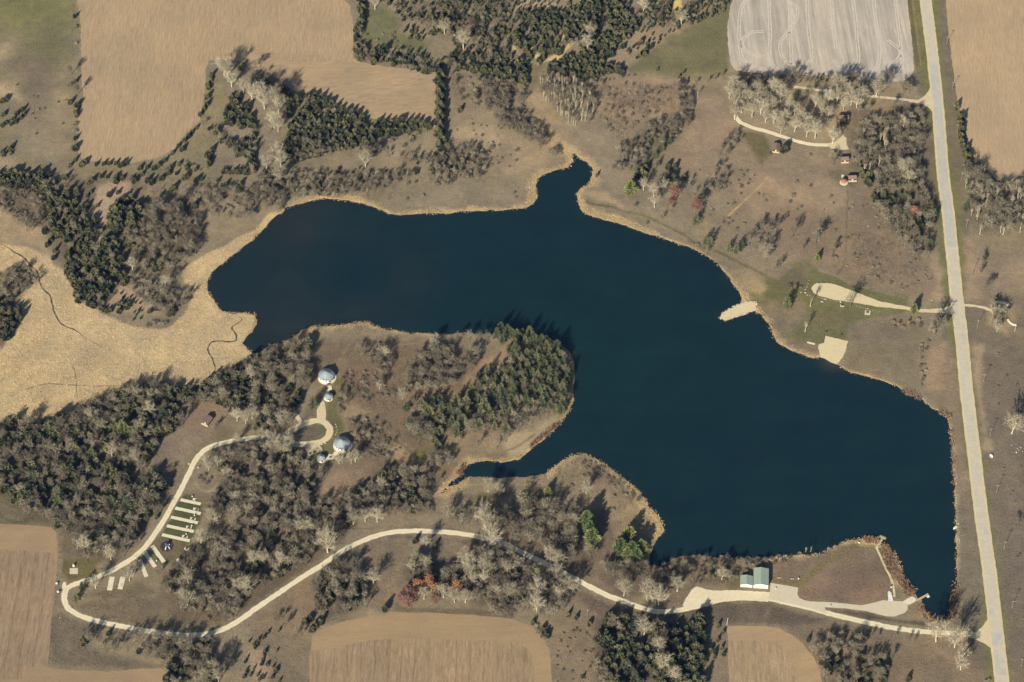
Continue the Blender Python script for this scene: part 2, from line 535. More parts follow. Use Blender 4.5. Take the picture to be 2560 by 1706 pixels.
def zone(uv, c, soft=2.0, k=1.0):
    return ('p', G(uv), c, soft, k)
def path(uv, c, wd, soft=0.8, k=1.0):
    return ('l', smooth(G(uv), 4), c, wd, soft, k)
WOODF = (104, 88, 66)
ZONES = [
 # upper left pasture: grass tones, with light and shade of its slopes painted in
 zone([(-80,-80),(185,-80),(182,420),(-80,450)], (136,122,90), 3),
 zone(T(0,0,[(-200,-200),(640,-200),(650,250),(300,290),(0,280)]), (128,122,82), 14),
 zone(T(0,0,[(-100,430),(140,380),(120,560),(-100,620)]), (176,150,112), 12, .8),
 zone(T(0,0,[(200,300),(650,200),(640,500),(450,640),(180,560)]), (124,116,84), 14),
 zone(T(0,0,[(100,560),(420,540),(560,800),(480,960),(240,1000),(180,760)]), (124,106,86), 14),
 zone(T(0,0,[(-100,750),(170,800),(160,900),(-100,900)]), (184,154,112), 8),
 zone(T(0,0,[(520,850),(660,850),(660,1080),(560,1000)]), (160,138,102), 8),
 zone(T(0,0,[(250,1050),(600,980),(640,1450),(420,1500),(220,1400),(200,1200)]), (146,126,96), 14),
 zone(T(0,0,[(-100,1440),(160,1440),(140,1568),(-100,1568)]), (176,150,108), 8),
 zone(T(0,0,[(180,1500),(1200,1560),(1600,1430),(1800,1250),(1950,1230),(2000,1500),(2000,1568)])+T(0,1,[(2300,60),(1900,120),(1300,80),(900,30),(400,-10)]), (136,122,86), 4),
 zone(T(0,0,[(1880,640),(2080,700),(2060,1120),(1900,1150),(1850,1090),(1930,950)]), (140,126,86), 3),
 # pastures and meadows north of the lake
 zone(T(1,0,[(1010,60),(1190,60),(1330,200),(1300,300),(1620,400),(1500,470),(1000,400),(950,330)]), (122,118,82), 4),
 zone(T(1,0,[(1400,190),(1560,330),(1900,640),(2100,900),(1800,500),(1500,300)]), (156,128,98), 6, .7),
 zone(T(1,0,[(1010,1050),(1200,1140),(1640,1180),(1660,1240),(1320,1230),(1150,1300),(1060,1180)]), (136,124,86), 3),
 zone(T(1,0,[(1180,1290),(1340,1220),(1660,1230),(1660,1420),(1480,1400),(1230,1440),(1170,1350)]), (150,130,98), 4),
 zone(T(1,0,[(1780,640),(2350,700),(2350,1568),(1900,1568),(1740,1330),(1780,900)]), (142,122,94), 8),
 zone(T(1,0,[(1800,1080),(2150,1070),(2350,1200),(2350,1420),(1900,1300),(1780,1250)]), (166,142,106), 14),
 zone(T(2,0,[(-50,1200),(300,1300),(420,1480),(300,1568),(-50,1568)]), (158,134,102), 10),
 zone(T(2,0,[(140,560),(310,590),(260,700),(210,840),(130,820)]), (134,118,78), 3),
 zone(T(2,0,[(150,840),(260,860),(430,1050),(560,1200),(700,1400),(760,1568),(600,1420),(420,1300),(300,1120),(170,1030)]), (166,138,98), 6),
 zone(T(2,0,[(170,1030),(260,1110),(420,1250),(600,1400),(560,1440),(420,1420),(330,1240),(200,1130)]), (192,164,120), 4),
 zone(T(2,0,[(1080,610),(1400,350),(1700,220),(2030,-50),(1970,680),(1720,740),(1300,705),(1060,680)]), (124,116,82), 3),
 zone(T(2,0,[(860,480),(1050,380),(1200,280),(1680,200),(1400,340),(1150,560),(1080,600),(880,590)]), (158,130,102), 4),
 zone(T(2,0,[(640,770),(1100,700),(1750,740),(1960,760),(2030,1080),(2330,1240),(2350,1568),(1450,1568),(1550,1250),(1250,1080),(950,1250),(740,1000)]), (160,129,100), 12),
 zone(T(2,0,[(700,1120),(960,1250),(1000,1568),(760,1568),(560,1200)]), (150,128,98), 12),
 zone(T(2,0,[(1700,730),(1960,720),(1990,1060),(1850,900),(1700,900)]), (140,124,88), 8, .7),
 zone(T(2,0,[(0,-50),(420,-50),(420,80),(200,60),(0,160)]), (172,146,110), 5),
 zone(T(2,0,[(420,-50),(700,-50),(640,60),(430,80)]), (146,126,90), 6),
 # sandy cuts among the cedars
 zone(T(2,0,[(-10,440),(60,490),(120,560),(240,595),(320,560),(420,560),(490,490),(560,400),(500,395),(430,500),(280,560),(220,590),(150,570),(90,520),(0,400)]), (214,186,132), 1.2),
 zone(T(2,0,[(200,520),(250,480),(260,520),(220,570)]), (224,198,140), 1.2),
 zone(T(2,0,[(150,450),(200,425),(210,460),(160,475)]), (216,188,134), 1.2),
 zone(T(2,0,[(460,310),(485,330),(470,420),(440,480),(420,450)]), (206,178,126), 1.5),
 zone(T(2,0,[(320,330),(370,340),(380,400),(320,390)]), (210,182,130), 1.2),
 zone(T(2,0,[(1460,20),(1540,0),(1560,70),(1500,110),(1470,80)]), (222,192,118), 1.5),
 zone(T(1,0,[(2000,200),(2100,60),(2180,0),(2280,0),(2180,200),(2060,300)]), (166,138,100), 5),
 zone(T(1,0,[(1740,20),(1800,20),(1830,110),(1760,120)]), (196,166,118), 3),
 # west wood floor and its sandy gap
 zone(T(0,1,[(400,80),(1260,60),(1330,240),(1850,300),(1850,620),(1640,860),(1660,960),(1200,960),(1160,1080),(900,1250),(720,1180),(560,820),(400,560),(200,400),(-50,330),(-50,40)]), (118,100,74), 6),
 zone(T(0,1,[(1850,200),(2350,180),(2350,520),(2000,720),(1650,860),(1850,600)]), (148,128,98), 8),
 zone(T(0,1,[(-50,330),(250,440),(400,560),(450,800),(300,700),(-50,660)]), (170,142,104), 6),
 zone(T(0,1,[(880,130),(1010,90),(1180,120),(1200,260),(1080,310),(980,360),(960,500),(880,520),(760,560),(720,500),(880,440),(770,400),(860,300)]), (176,142,112), 3),
 zone(T(0,1,[(840,620),(930,600),(900,700),(830,670)]), (176,142,112), 1.5),
 zone(T(0,1,[(1100,1040),(1180,1080),(1260,1180),(1380,1240),(1500,1300),(1540,1400),(1330,1430),(1200,1400),(1060,1350),(930,1200),(1060,1130)]), (170,138,110), 3),
 zone(T(0,1,[(980,1320),(1500,1300),(1640,1280),(1700,1230),(1690,1300),(1600,1390),(1500,1440),(1300,1430),(1100,1370)]), (140,122,92), 3),
 # marsh and islet
 zone(MARSH_UV, (202,176,132), 1.5),
 zone(T(0,2,[(640,60),(900,20),(1100,60),(1000,160),(720,300)]), (172,142,104), 10, .6),
 zone(ISLET_UV, (124,104,80), 3),
 # south west woods
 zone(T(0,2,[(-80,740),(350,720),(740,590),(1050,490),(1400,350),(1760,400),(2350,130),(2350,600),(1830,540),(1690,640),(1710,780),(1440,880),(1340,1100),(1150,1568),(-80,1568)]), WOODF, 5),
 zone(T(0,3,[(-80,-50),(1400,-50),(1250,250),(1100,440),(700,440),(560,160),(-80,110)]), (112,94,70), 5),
 zone(T(0,2,[(0,1440),(150,1510),(260,1568),(0,1568)])+T(0,3,[(260,60),(240,110),(60,110),(0,60)]), (122,108,82), 3),
 path(T(0,2,[(-40,1440),(60,1490),(160,1530),(260,1600)])+T(0,3,[(300,60)]), (104,98,64), 1.6),
 path(T(0,3,[(-20,0),(40,60),(130,95),(250,90)]), (104,100,66), 2.2),
 zone(T(0,2,[(1160,1250),(1290,1200),(1420,1080),(1340,1060),(1220,1230)]), (168,130,98), 2),
 zone(T(0,2,[(1690,560),(1840,530),(2050,590),(2100,620),(2060,760),(1980,880),(1800,820),(1700,780),(1720,680)]), (150,116,90), 3),
 zone(T(0,2,[(1480,850),(1700,790),(1850,830),(1960,880),(1850,960),(1730,1090),(1620,1200),(1480,1190),(1380,1100),(1420,960)]), (136,114,93), 3),
 zone(T(0,2,[(1980,760),(2200,820),(2250,880),(2050,900),(1850,960),(1720,1150),(1560,1450),(1440,1440),(1480,1320),(1620,1200),(1740,1080),(1900,900)]), (128,112,80), 3),
 zone(T(0,2,[(1690,1350),(1900,1400),(2020,1250),(2080,1180),(2000,1330),(1900,1568),(1600,1568)]), (128,108,76), 4),
 path(T(0,2,[(1790,1300),(1830,1350),(1910,1380),(1970,1340),(2020,1260)]), (176,146,106), 0.7),
 # peninsula
 zone(T(1,2,[(300,60),(700,-20),(1500,-20),(2350,150),(2350,1050),(1900,1100),(1750,1300),(1000,1100),(820,850),(780,350),(420,400)]), (130,105,80), 5),
 zone(T(1,2,[(800,300),(1180,150),(1250,300),(1150,430),(850,480)]), (130,100,76), 8),
 zone(T(1,2,[(1850,450),(2050,180),(2350,20),(2350,200),(2050,250),(1880,470)]), (160,124,92), 4),
 zone(T(1,2,[(1560,440),(1860,440),(1830,500),(1600,520),(1400,600),(1200,580),(1350,480)]), (140,110,82), 4),
 zone(T(1,2,[(1750,680),(1850,560),(1800,720)]), (176,134,102), 3),
 zone(T(1,2,[(1720,880),(1930,830),(2240,830),(2350,900),(2350,960),(2200,1020),(1960,1040),(1800,1100),(1720,1000)]), (150,126,92), 4),
 zone(T(1,2,[(1180,900),(1360,930),(1500,1080),(1480,1110),(1250,1090)]), (166,132,92), 5),
 zone(T(1,2,[(1420,1040),(1560,990),(1600,1080),(1500,1090)]), (122,118,58), 4),
 zone(T(1,2,[(740,560),(1080,650),(1000,700),(830,710),(790,820),(740,640)]), (150,124,90), 4),
 zone(T(2,2,[(-30,860),(200,800),(380,680),(500,650),(440,740),(280,890),(60,1070),(-30,1080)]), (174,150,112), 3),
 zone(T(2,2,[(380,700),(470,660),(500,660),(450,720)]), (140,132,88), 2),
 path(T(1,2,[(880,0),(820,80),(770,170)]), (146,124,88), 1.6),
 path(T(1,2,[(1400,180),(1330,330),(1240,450),(1170,530),(1165,570),(1210,610)]), (110,92,72), 1.5),
 path(T(1,2,[(810,710),(950,685),(1100,650),(1250,625),(1380,600)]), (118,100,76), 1.4),
 path(T(1,2,[(1060,730),(1110,800),(1180,870),(1290,920),(1380,980),(1500,1080),(1570,1120)]), (112,94,72), 1.4),
 path(T(1,2,[(1740,1120),(1850,1080),(2000,1040),(2200,1025),(2350,985)])+T(2,2,[(100,930),(200,860)]), (136,122,84), 2.2),
 path(T(1,1,[(880,1568),(920,1450),(960,1470),(1040,1520),(1120,1568)])+T(1,2,[(1200,20),(1340,30),(1500,10)]), (140,120,88), 1.5),
 # round cabins' lawns
 zone(T(1,2,[(560,440),(700,420),(740,330),(800,380),(790,500),(740,620),(790,720),(830,790),(780,860),(700,900),(820,1060),(700,1120),(590,1170),(540,1130),(470,1040),(440,980),(380,900),(640,760),(640,620),(640,540)]), (116,109,74), 2),
 zone(T(1,2,[(450,640),(560,460),(640,420),(650,500),(560,580),(550,690),(420,720)]), (122,106,76), 2),
 zone(T(1,2,[(740,330),(790,330),(800,420),(780,480),(720,420)]), (128,116,66), 2),
 zone(T(1,2,[(380,840),(520,760),(620,780),(630,850),(540,910),(380,925)]), (118,102,74), 2),
 path(T(1,2,[(760,300),(800,360),(800,420),(770,470)]), (160,132,96), 0.6),
 # south central scrub
 zone(T(1,2,[(-50,930),(420,940),(480,1060),(600,1180),(900,1100),(1250,1100),(1560,1160),(1720,1320),(1640,1568),(-50,1568)]), (122,100,76), 6),
 zone(T(1,2,[(800,1150),(1050,1130),(1040,1230),(800,1420),(700,1450),(560,1430),(520,1350)]), (156,122,92), 6),
 zone(T(1,2,[(1580,1310),(1700,1290),(1720,1360),(1640,1480)]), (160,134,102), 3),
 zone(T(1,2,[(1740,1290),(1840,1220),(1870,1250),(1840,1310),(1760,1345)]), (186,158,114), 1.5),
 zone(T(1,2,[(1900,1430),(2350,1380),(2350,1568),(1800,1568)])+T(2,2,[(0,1400),(300,1380),(400,1568)]), (112,100,70), 4),
 zone(T(1,2,[(1770,1180),(1870,1130),(1900,1160),(1860,1220),(1790,1250)]), (150,104,78), 2),
 zone(T(2,2,[(0,1330),(320,1200),(420,1130),(640,1040),(880,1170),(1200,1430),(1290,1568),(600,1568),(330,1400),(40,1420)]), (150,126,94), 4),
 zone(T(2,2,[(560,1180),(900,1170),(1180,1420),(1000,1440),(820,1280)]), (132,110,86), 5),
 zone(T(2,2,[(880,1480),(1260,1540),(1300,1568),(900,1568)])+T(2,3,[(1330,60),(1300,0),(860,0),(880,120),(1050,90),(1180,20)]), (166,136,100), 4),
 path(T(2,2,[(60,1430),(180,1390),(280,1370),(420,1420)]), (128,116,78), 1.4),
 zone(T(2,3,[(960,60),(1240,0),(1380,120),(1340,210),(1000,230),(860,120)]), (150,122,90), 4),
 # woods along the drive
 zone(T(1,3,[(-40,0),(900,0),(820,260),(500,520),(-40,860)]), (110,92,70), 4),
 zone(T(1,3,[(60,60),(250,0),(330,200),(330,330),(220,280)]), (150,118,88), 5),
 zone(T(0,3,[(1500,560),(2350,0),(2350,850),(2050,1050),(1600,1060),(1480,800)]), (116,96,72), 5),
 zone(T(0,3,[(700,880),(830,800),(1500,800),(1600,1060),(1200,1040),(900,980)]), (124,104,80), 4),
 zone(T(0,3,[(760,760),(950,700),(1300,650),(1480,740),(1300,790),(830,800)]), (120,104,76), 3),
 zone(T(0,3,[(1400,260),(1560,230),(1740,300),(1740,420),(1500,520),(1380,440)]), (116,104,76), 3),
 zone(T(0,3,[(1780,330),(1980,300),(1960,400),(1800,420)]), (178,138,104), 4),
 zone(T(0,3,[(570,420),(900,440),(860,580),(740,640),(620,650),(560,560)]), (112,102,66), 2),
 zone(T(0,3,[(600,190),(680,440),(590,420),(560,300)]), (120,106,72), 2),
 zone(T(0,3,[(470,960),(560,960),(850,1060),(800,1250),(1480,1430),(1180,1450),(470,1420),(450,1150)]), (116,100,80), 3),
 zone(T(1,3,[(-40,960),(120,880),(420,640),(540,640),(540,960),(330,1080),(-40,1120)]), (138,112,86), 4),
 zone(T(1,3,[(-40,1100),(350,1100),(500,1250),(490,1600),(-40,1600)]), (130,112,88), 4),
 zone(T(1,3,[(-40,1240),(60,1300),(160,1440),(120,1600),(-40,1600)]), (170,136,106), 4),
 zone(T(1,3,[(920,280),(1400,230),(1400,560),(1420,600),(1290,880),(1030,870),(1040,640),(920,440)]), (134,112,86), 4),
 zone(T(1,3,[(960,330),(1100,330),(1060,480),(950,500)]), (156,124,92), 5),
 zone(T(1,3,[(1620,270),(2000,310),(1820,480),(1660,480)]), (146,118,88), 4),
 zone(T(1,3,[(1180,220),(1420,215),(2100,280),(2000,310),(1500,260),(1250,245)]), (110,94,74), 2),  # dark strip: shade of the drive's south bank painted into the ground
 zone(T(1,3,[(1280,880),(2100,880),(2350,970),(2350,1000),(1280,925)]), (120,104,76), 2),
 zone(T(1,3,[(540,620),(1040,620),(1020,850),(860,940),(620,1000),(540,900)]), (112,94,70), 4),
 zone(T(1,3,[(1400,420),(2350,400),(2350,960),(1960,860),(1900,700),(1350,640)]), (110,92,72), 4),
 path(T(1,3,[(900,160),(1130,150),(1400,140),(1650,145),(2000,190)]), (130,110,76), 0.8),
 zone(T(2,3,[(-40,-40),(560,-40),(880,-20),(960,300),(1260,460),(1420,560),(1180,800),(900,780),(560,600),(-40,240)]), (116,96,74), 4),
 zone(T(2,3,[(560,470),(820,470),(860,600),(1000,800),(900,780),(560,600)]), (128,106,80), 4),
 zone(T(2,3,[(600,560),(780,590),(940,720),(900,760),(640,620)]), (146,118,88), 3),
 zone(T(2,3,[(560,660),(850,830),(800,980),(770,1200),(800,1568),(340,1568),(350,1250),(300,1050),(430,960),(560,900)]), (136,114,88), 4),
 zone(T(2,3,[(560,680),(900,840),(1240,950),(1240,1000),(800,970),(660,840)]), (108,90,74), 3),  # bank below the drive, painted dark in place of slope shade
 zone(T(2,3,[(1380,960),(1600,910),(1900,830),(2350,850),(2350,1040),(1980,1040),(1700,1000),(1400,1000)]), (106,90,76), 3),  # slope shade south of the drive, put into the ground colour
 zone(T(3,3,[(0,850),(560,980),(560,1050),(200,1060),(-20,1040)]), (102,88,74), 3),  # the bank's shade carried on eastward as dark ground colour
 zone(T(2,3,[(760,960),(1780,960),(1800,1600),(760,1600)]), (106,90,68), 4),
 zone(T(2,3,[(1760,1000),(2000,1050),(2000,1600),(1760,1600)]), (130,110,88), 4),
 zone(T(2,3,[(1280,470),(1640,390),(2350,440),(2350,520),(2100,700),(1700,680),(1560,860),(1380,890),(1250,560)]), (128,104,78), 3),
 zone(T(2,3,[(2000,580),(2110,580),(2110,700),(1980,690)]), (118,106,74), 3),
 # south east point
 zone(T(3,3,[(-20,440),(650,320),(900,270),(1030,300),(1130,600),(1170,780),(1000,830),(300,810),(280,700),(0,660)]), (134,108,84), 3),
 zone(T(3,3,[(330,680),(700,520),(980,640),(1060,800),(860,850),(330,810)]), (136,104,84), 8),
 zone(T(3,3,[(660,330),(800,290),(1000,290),(1000,340),(760,340),(560,470),(380,620),(300,720),(280,640),(480,480)]), (128,116,78), 2),
 zone(T(3,3,[(60,620),(280,640),(270,690),(30,650)]), (126,114,78), 2),
 zone(T(3,3,[(1000,340),(1050,330),(1130,560),(1180,780),(1150,790),(1080,560)]), (122,110,74), 1.5),
 zone(T(3,3,[(1280,870),(1400,830),(1440,960),(1420,1010),(1250,950)]), (150,122,88), 2),
 zone(T(3,3,[(530,885),(900,930),(1160,985),(1480,1020),(1500,1060),(900,985),(600,920)]), (96,80,66), 1.5),
 zone(T(3,3,[(560,980),(760,1030),(1450,1140),(1900,1170),(2000,1250),(2080,1600),(500,1600),(480,1400),(200,1080)]), (134,110,84), 4),
 zone(T(3,3,[(1480,1140),(1900,1160),(1760,1400),(1500,1330)]), (150,124,92), 4),
 zone(Zm(380,1220,6.03,[(470,60),(620,100),(720,180),(760,260),(740,420),(690,560),(640,700),(580,830),(160,730),(150,700),(280,430),(430,170)]), (92,94,60), 1.5),
 zone(T(2,0,[(1540,760),(1610,770),(1650,1100),(1500,1280),(1380,1420),(1250,1568),(1150,1568),(1000,1350),(1250,1120),(1510,1080)]), (112,98,78), 6, .7),
 # highway verges
 path(HWY_UV, (122,108,86), 30, 6),
 path([(u-24,v) for u,v in HWY_UV], (126,119,78), 6.0, 2.0),
 path([(u+23,v) for u,v in HWY_UV], (128,121,78), 6.0, 2.0),
 path([(u-37,v) for u,v in HWY_UV[:3]], (116,106,70), 6, 2),
 path([(u-32,v) for u,v in HWY_UV[:3]], (146,128,80), 1.5, 1),
 zone(T(3,0,[(1640,0),(1700,400),(1780,1000),(1890,1568),(1700,1568),(1650,1000),(1590,400)]), (124,106,84), 4),
 zone(T(3,1,[(1780,600),(1940,640),(1990,1000),(1960,1220),(1830,1210),(1800,900)]), (166,134,98), 4),
 zone(T(3,1,[(1930,600),(2400,540),(2450,1150),(2100,1080),(1990,1000)]), (152,126,96), 6),
 zone(T(3,1,[(1960,560),(2380,530),(2380,700),(2000,760)]), (140,124,90), 8),
 zone(T(3,1,[(1800,1230),(2400,1130),(2450,1600),(1820,1600)]), (128,110,88), 4),
 zone(T(3,2,[(1860,-40),(2450,-40),(2450,1600),(2040,1600),(1950,900)]), (124,107,88), 4),
 zone(T(3,2,[(1870,0),(1960,40),(1960,500),(2040,980),(1990,1000),(1920,500)]), (160,134,100), 3),
 zone(T(3,3,[(2050,-40),(2450,-40),(2450,1640),(2260,1640),(2150,900)]), (124,106,88), 4),
 zone(T(3,2,[(1420,0),(1690,0),(1790,700),(1850,1300),(1880,1568),(1735,1568),(1700,900),(1650,640),(1480,560)]), (140,118,92), 3),
 zone(T(3,2,[(1450,40),(1640,40),(1620,420),(1470,420)]), (166,132,98), 5),
 zone(T(3,3,[(1735,-40),(1890,-40),(2000,800),(1980,980),(1760,1000),(1745,500)]), (126,112,88), 3),
 # swimming beach lawn and prairie east of the lake
 zone(T(3,0,[(-40,1230),(600,1370),(800,1568),(-200,1568),(-600,1500),(-300,1240)]), (148,124,94), 10),
 zone(T(3,1,[(-600,-20),(750,-20),(960,300),(1050,480),(1450,800),(1560,1000),(1640,1180),(1300,1180),(640,950),(300,850),(-100,640)]), (140,116,92), 8),
 zone(T(3,1,[(-300,100),(500,50),(700,180),(680,430),(300,300),(-200,420)]), (164,134,102), 14),
 zone(T(3,1,[(750,180),(960,190),(1050,470),(1180,620),(1000,800),(760,820)]), (134,112,90), 8),
 zone(T(3,1,[(1440,780),(1560,700),(1600,1180),(1500,1180),(1560,980)]), (162,134,100), 3),
 zone(T(3,1,[(-120,1020),(0,980),(100,1000),(240,850),(380,830),(460,920),(640,970),(760,1040),(1280,1160),(1290,1290),(1100,1330),(760,1400),(730,1600),(0,1600),(-100,1300),(-180,1180)]), (118,113,76), 2),
 zone(T(3,1,[(0,1180),(330,1240),(360,1330),(220,1480),(100,1568),(40,1480),(-40,1330)]), (138,118,88), 6),
 zone(T(3,1,[(150,960),(230,870),(360,870),(370,960),(330,1080),(130,1080),(110,1030)]), (122,106,76), 4),
 zone(T(3,1,[(440,1300),(720,1290),(800,1340),(700,1400),(500,1440),(350,1400)]), (120,110,76), 8),
 zone(T(3,1,[(740,1410),(1050,1350),(1420,1320),(1440,1568),(730,1568)])+T(3,2,[(720,20),(1400,0),(1400,420),(1200,400),(720,240)]), (134,116,86), 4),
 zone(T(3,1,[(740,1430),(1000,1380),(1280,1480),(1280,1568),(720,1568)]), (126,108,86), 6),
 zone(T(3,2,[(0,-20),(130,-20),(460,20),(460,130),(300,100),(80,0)]), (136,112,84), 3),
 path(T(2,1,[(640,170),(640,240),(720,300),(900,330),(1000,365)]), (102,96,60), 1.6),
 path(T(2,1,[(1000,365),(1200,410),(1380,490),(1580,590),(1720,690),(1900,750),(2100,850),(2300,950)])+T(3,1,[(40,1010)]), (124,112,78), 2.2),
 path(T(3,1,[(735,190),(725,400),(715,700),(700,860),(630,960)]), (120,106,74), 1.2, .6),
 path(T(2,1,[(2350,60),(2270,150),(2130,280),(1990,410)]), (196,164,118), 1.2),
 path(T(3,1,[(460,910),(620,965),(760,1040)]), (166,136,100), 0.7),
 path(T(3,1,[(760,1040),(900,1080),(1100,1130),(1260,1165)]), (150,126,92), 1.0),
 zone(T(2,1,[(600,200),(680,160),(860,200),(1000,320),(680,240),(640,270)]), (176,144,104), 3),
 zone(T(2,1,[(1960,900),(2030,900),(2180,900),(2330,1080),(2300,1180),(2200,1100)]), (166,140,92), 4),
 # park grove and wood by the highway
 zone(T(2,0,[(1980,740),(2350,720)])+T(3,0,[(600,720),(1350,760),(1350,900),(900,900),(720,1240),(560,1340),(0,1220),(-280,1130),(-340,900)]), (158,136,100), 5),
 zone(T(3,0,[(760,960),(1380,960),(1500,1250),(1540,1568),(760,1568),(730,1260)]), (124,104,78), 5),
 zone(T(3,0,[(930,930),(1120,940),(1100,1080),(920,1090)]), (156,126,86), 5),
 zone(T(3,1,[(800,-20),(1480,-20),(1560,300),(1500,720),(1350,760),(1060,460),(960,200)]), (120,102,76), 5),
 zone(T(3,0,[(-250,1200),(-40,1240),(40,1400),(-60,1500),(-160,1330)]), (116,104,70), 3),
 zone(T(3,1,[(560,20),(640,-10),(820,40),(830,120),(760,170),(660,130)]), (124,110,74), 3),
 zone(T(3,1,[(1780,-20),(2100,40),(2380,100),(2380,540),(1960,570),(1850,420),(1780,250)]), (126,110,84), 5),
 zone(T(3,1,[(2020,80),(2200,100),(2150,190),(2030,160)]), (112,106,70), 4),
 zone(T(3,1,[(2020,1180),(2240,1160),(2260,1380),(2180,1500),(2030,1400)]), (156,132,96), 4),
]

# ------------------------------------------------------------------ ground sheet: fine where the photo looks, growing out to the horizon
def axis(a, b, step):
    c = list(np.arange(a, b + .01, step))
    lo, hi, s = [], [], step
    x0, x1 = c[0], c[-1]
    while x1 < 7000:
        s *= 1.5
        x0 -= s; x1 += s
        lo.append(x0); hi.append(x1)
    return np.array(lo[::-1] + c + hi)
gx = axis(-450, 450, 1.25)
gy = axis(-320, 405, 1.25)
GX, GY = np.meshgrid(gx, gy)
nX, nY = len(gx), len(gy)
X, Y = GX.ravel(), GY.ravel()
core = (np.abs(X) < 455) & (Y > -325) & (Y < 410)

def srgb_arr(c):
    return np.array([lin(c[0]) * KA, lin(c[1]) * KA, lin(c[2]) * KA])
col = np.tile(srgb_arr((147, 131, 105)), (len(X), 1))
nA = vnoise(X, Y, 34, 1); nB = vnoise(X, Y, 13, 2); nC = vnoise(X, Y, 5, 3); nD = vnoise(X, Y, 2.2, 9)
wob = (nB - .5) * 5 + (nC - .5) * 3 + (nD - .5) * 1.5
def calm(c):
    """dry ground: drawn towards the common grey tan of late autumn grass"""
    if sum(c) / 3.0 < 152 and c[0] - c[1] > 12:
        q = sum(c) / 389.0
        return tuple(v * .55 + t * q * .45 + 7 for v, t in zip(c, (147, 133, 109)))
    return c
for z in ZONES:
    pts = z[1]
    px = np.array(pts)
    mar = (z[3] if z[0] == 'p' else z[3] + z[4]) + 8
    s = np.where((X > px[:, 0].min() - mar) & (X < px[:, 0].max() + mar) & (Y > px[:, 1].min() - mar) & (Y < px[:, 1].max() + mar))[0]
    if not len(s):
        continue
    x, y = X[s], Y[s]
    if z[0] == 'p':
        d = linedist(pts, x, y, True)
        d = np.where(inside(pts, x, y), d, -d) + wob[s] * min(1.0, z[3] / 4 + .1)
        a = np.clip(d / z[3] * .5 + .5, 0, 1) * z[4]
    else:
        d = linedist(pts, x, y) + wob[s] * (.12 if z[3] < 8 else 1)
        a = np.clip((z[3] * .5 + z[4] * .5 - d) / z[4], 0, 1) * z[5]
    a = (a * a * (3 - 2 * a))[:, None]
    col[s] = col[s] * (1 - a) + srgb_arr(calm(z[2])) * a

# straw fringe round the lake, then the bed of the lake itself
sel = np.where((X > -240) & (X < 330) & (Y > -290) & (Y < 200))[0]
x, y = X[sel], Y[sel]
dl = linedist(LAKE, x, y, True)
inl = inside(LAKE, x, y)
sdl = np.where(inl, -dl, dl)
SHORE_OFF = [G(T(2,3,[(1250,250),(2350,300),(2350,520),(1250,560)])), G(T(3,1,[(500,1400),(760,1400)])+T(3,2,[(760,240),(460,200)])), G([(1060,770),(1440,770),(1450,985),(1400,960),(1080,850)]),
             G(T(1,2,[(1960,1200),(2350,1200)])+T(2,2,[(320,1160),(320,1300),(0,1320)])+T(1,2,[(2300,1330),(1960,1300)])), G(T(3,3,[(1300,740),(1420,850),(1320,880),(1220,840)]))]
off = np.zeros(len(sel), bool)
for q in SHORE_OFF:
    off |= inside(q, x, y)
brk = vnoise(x, y, 22, 12) * .6 + vnoise(x, y, 7, 13) * .4
wid = 7.5 * vnoise(x, y, 38, 11) * np.clip((brk - .28) / .3, 0, 1) + .8 + 2.5 * ((y > 60) & (x < 90) & (x > -180)) * vnoise(x, y, 15, 14)
wid = np.where(x > 285, 2.0 * brk, wid)
a = np.clip((wid - sdl + (nC[sel] - .5) * 4) / 5.0 + .25, 0, 1) * ~off * (sdl < wid + 4)
a = (a * .85)[:, None]
col[sel] = col[sel] * (1 - a) + srgb_arr((196, 170, 126)) * a
Z = np.zeros(len(X))
sj = sdl + (nC[sel] - .5) * 1.4 + (nD[sel] - .5) * .9
Z[sel] = np.where(inl | (sj < 0), np.clip(sj * .34, -1.6, 0.0), 0.0)
bed = inl[:, None]
col[sel] = np.where(bed & (dl > 4)[:, None], srgb_arr((80, 76, 60)), col[sel])
col *= (0.90 + 0.20 * nB)[:, None]
col *= np.stack([0.96 + .08 * nA, 0.985 + .03 * nA, 1.03 - .06 * nA], 1)
idx = np.arange(nX * nY).reshape(nY, nX)
quads = np.stack([idx[:-1, :-1].ravel(), idx[:-1, 1:].ravel(), idx[1:, 1:].ravel(), idx[1:, :-1].ravel()], 1)
ground = link('ground', fast_mesh('ground', np.stack([X, Y, Z], 1), quads, [MAT['ground']], col, True))
tag(ground, 'open ground of dry prairie, pasture and mown grass round the lake', 'ground', kind='structure')
GCOL = col

lx = [p[0] for p in LAKE]; ly = [p[1] for p in LAKE]
wx = np.arange(min(lx) - 6, max(lx) + 9, 3.0); wy = np.arange(min(ly) - 6, max(ly) + 9, 3.0)
WX, WY = [q.ravel() for q in np.meshgrid(wx, wy)]
wd_ = linedist(LAKE, WX, WY, True)
bx_, by_ = P(2085, 905)
deep, silt, green, sandy = (np.array(q) for q in ((.0043, .0145, .0172), (.0140, .0180, .0172), (.0039, .0158, .0156), (.034, .034, .026)))
wl_ = np.clip((-60 - WX + (vnoise(WX, WY, 50, 71) - .5) * 160) / 150, 0, 1)[:, None] * (.35 + .65 * vnoise(WX, WY, 26, 72))[:, None]
wg_ = np.clip(1 - np.hypot((WX - 40) / 150, (WY + 20) / 110), 0, 1)[:, None] * .9
wc = deep * (1 - wg_) + green * wg_
wc = wc * (1 - wl_) + silt * wl_
sh_ = (np.exp(-wd_ / 2.5) * (.15 + .5 * vnoise(WX, WY, 12, 73)))[:, None]
wc = wc * (1 - sh_) + np.array((.016, .0175, .014)) * sh_
sb_ = np.clip(1 - np.hypot(WX - bx_, (WY - by_) * 1.1) / 17, 0, 1)[:, None] ** 1.5
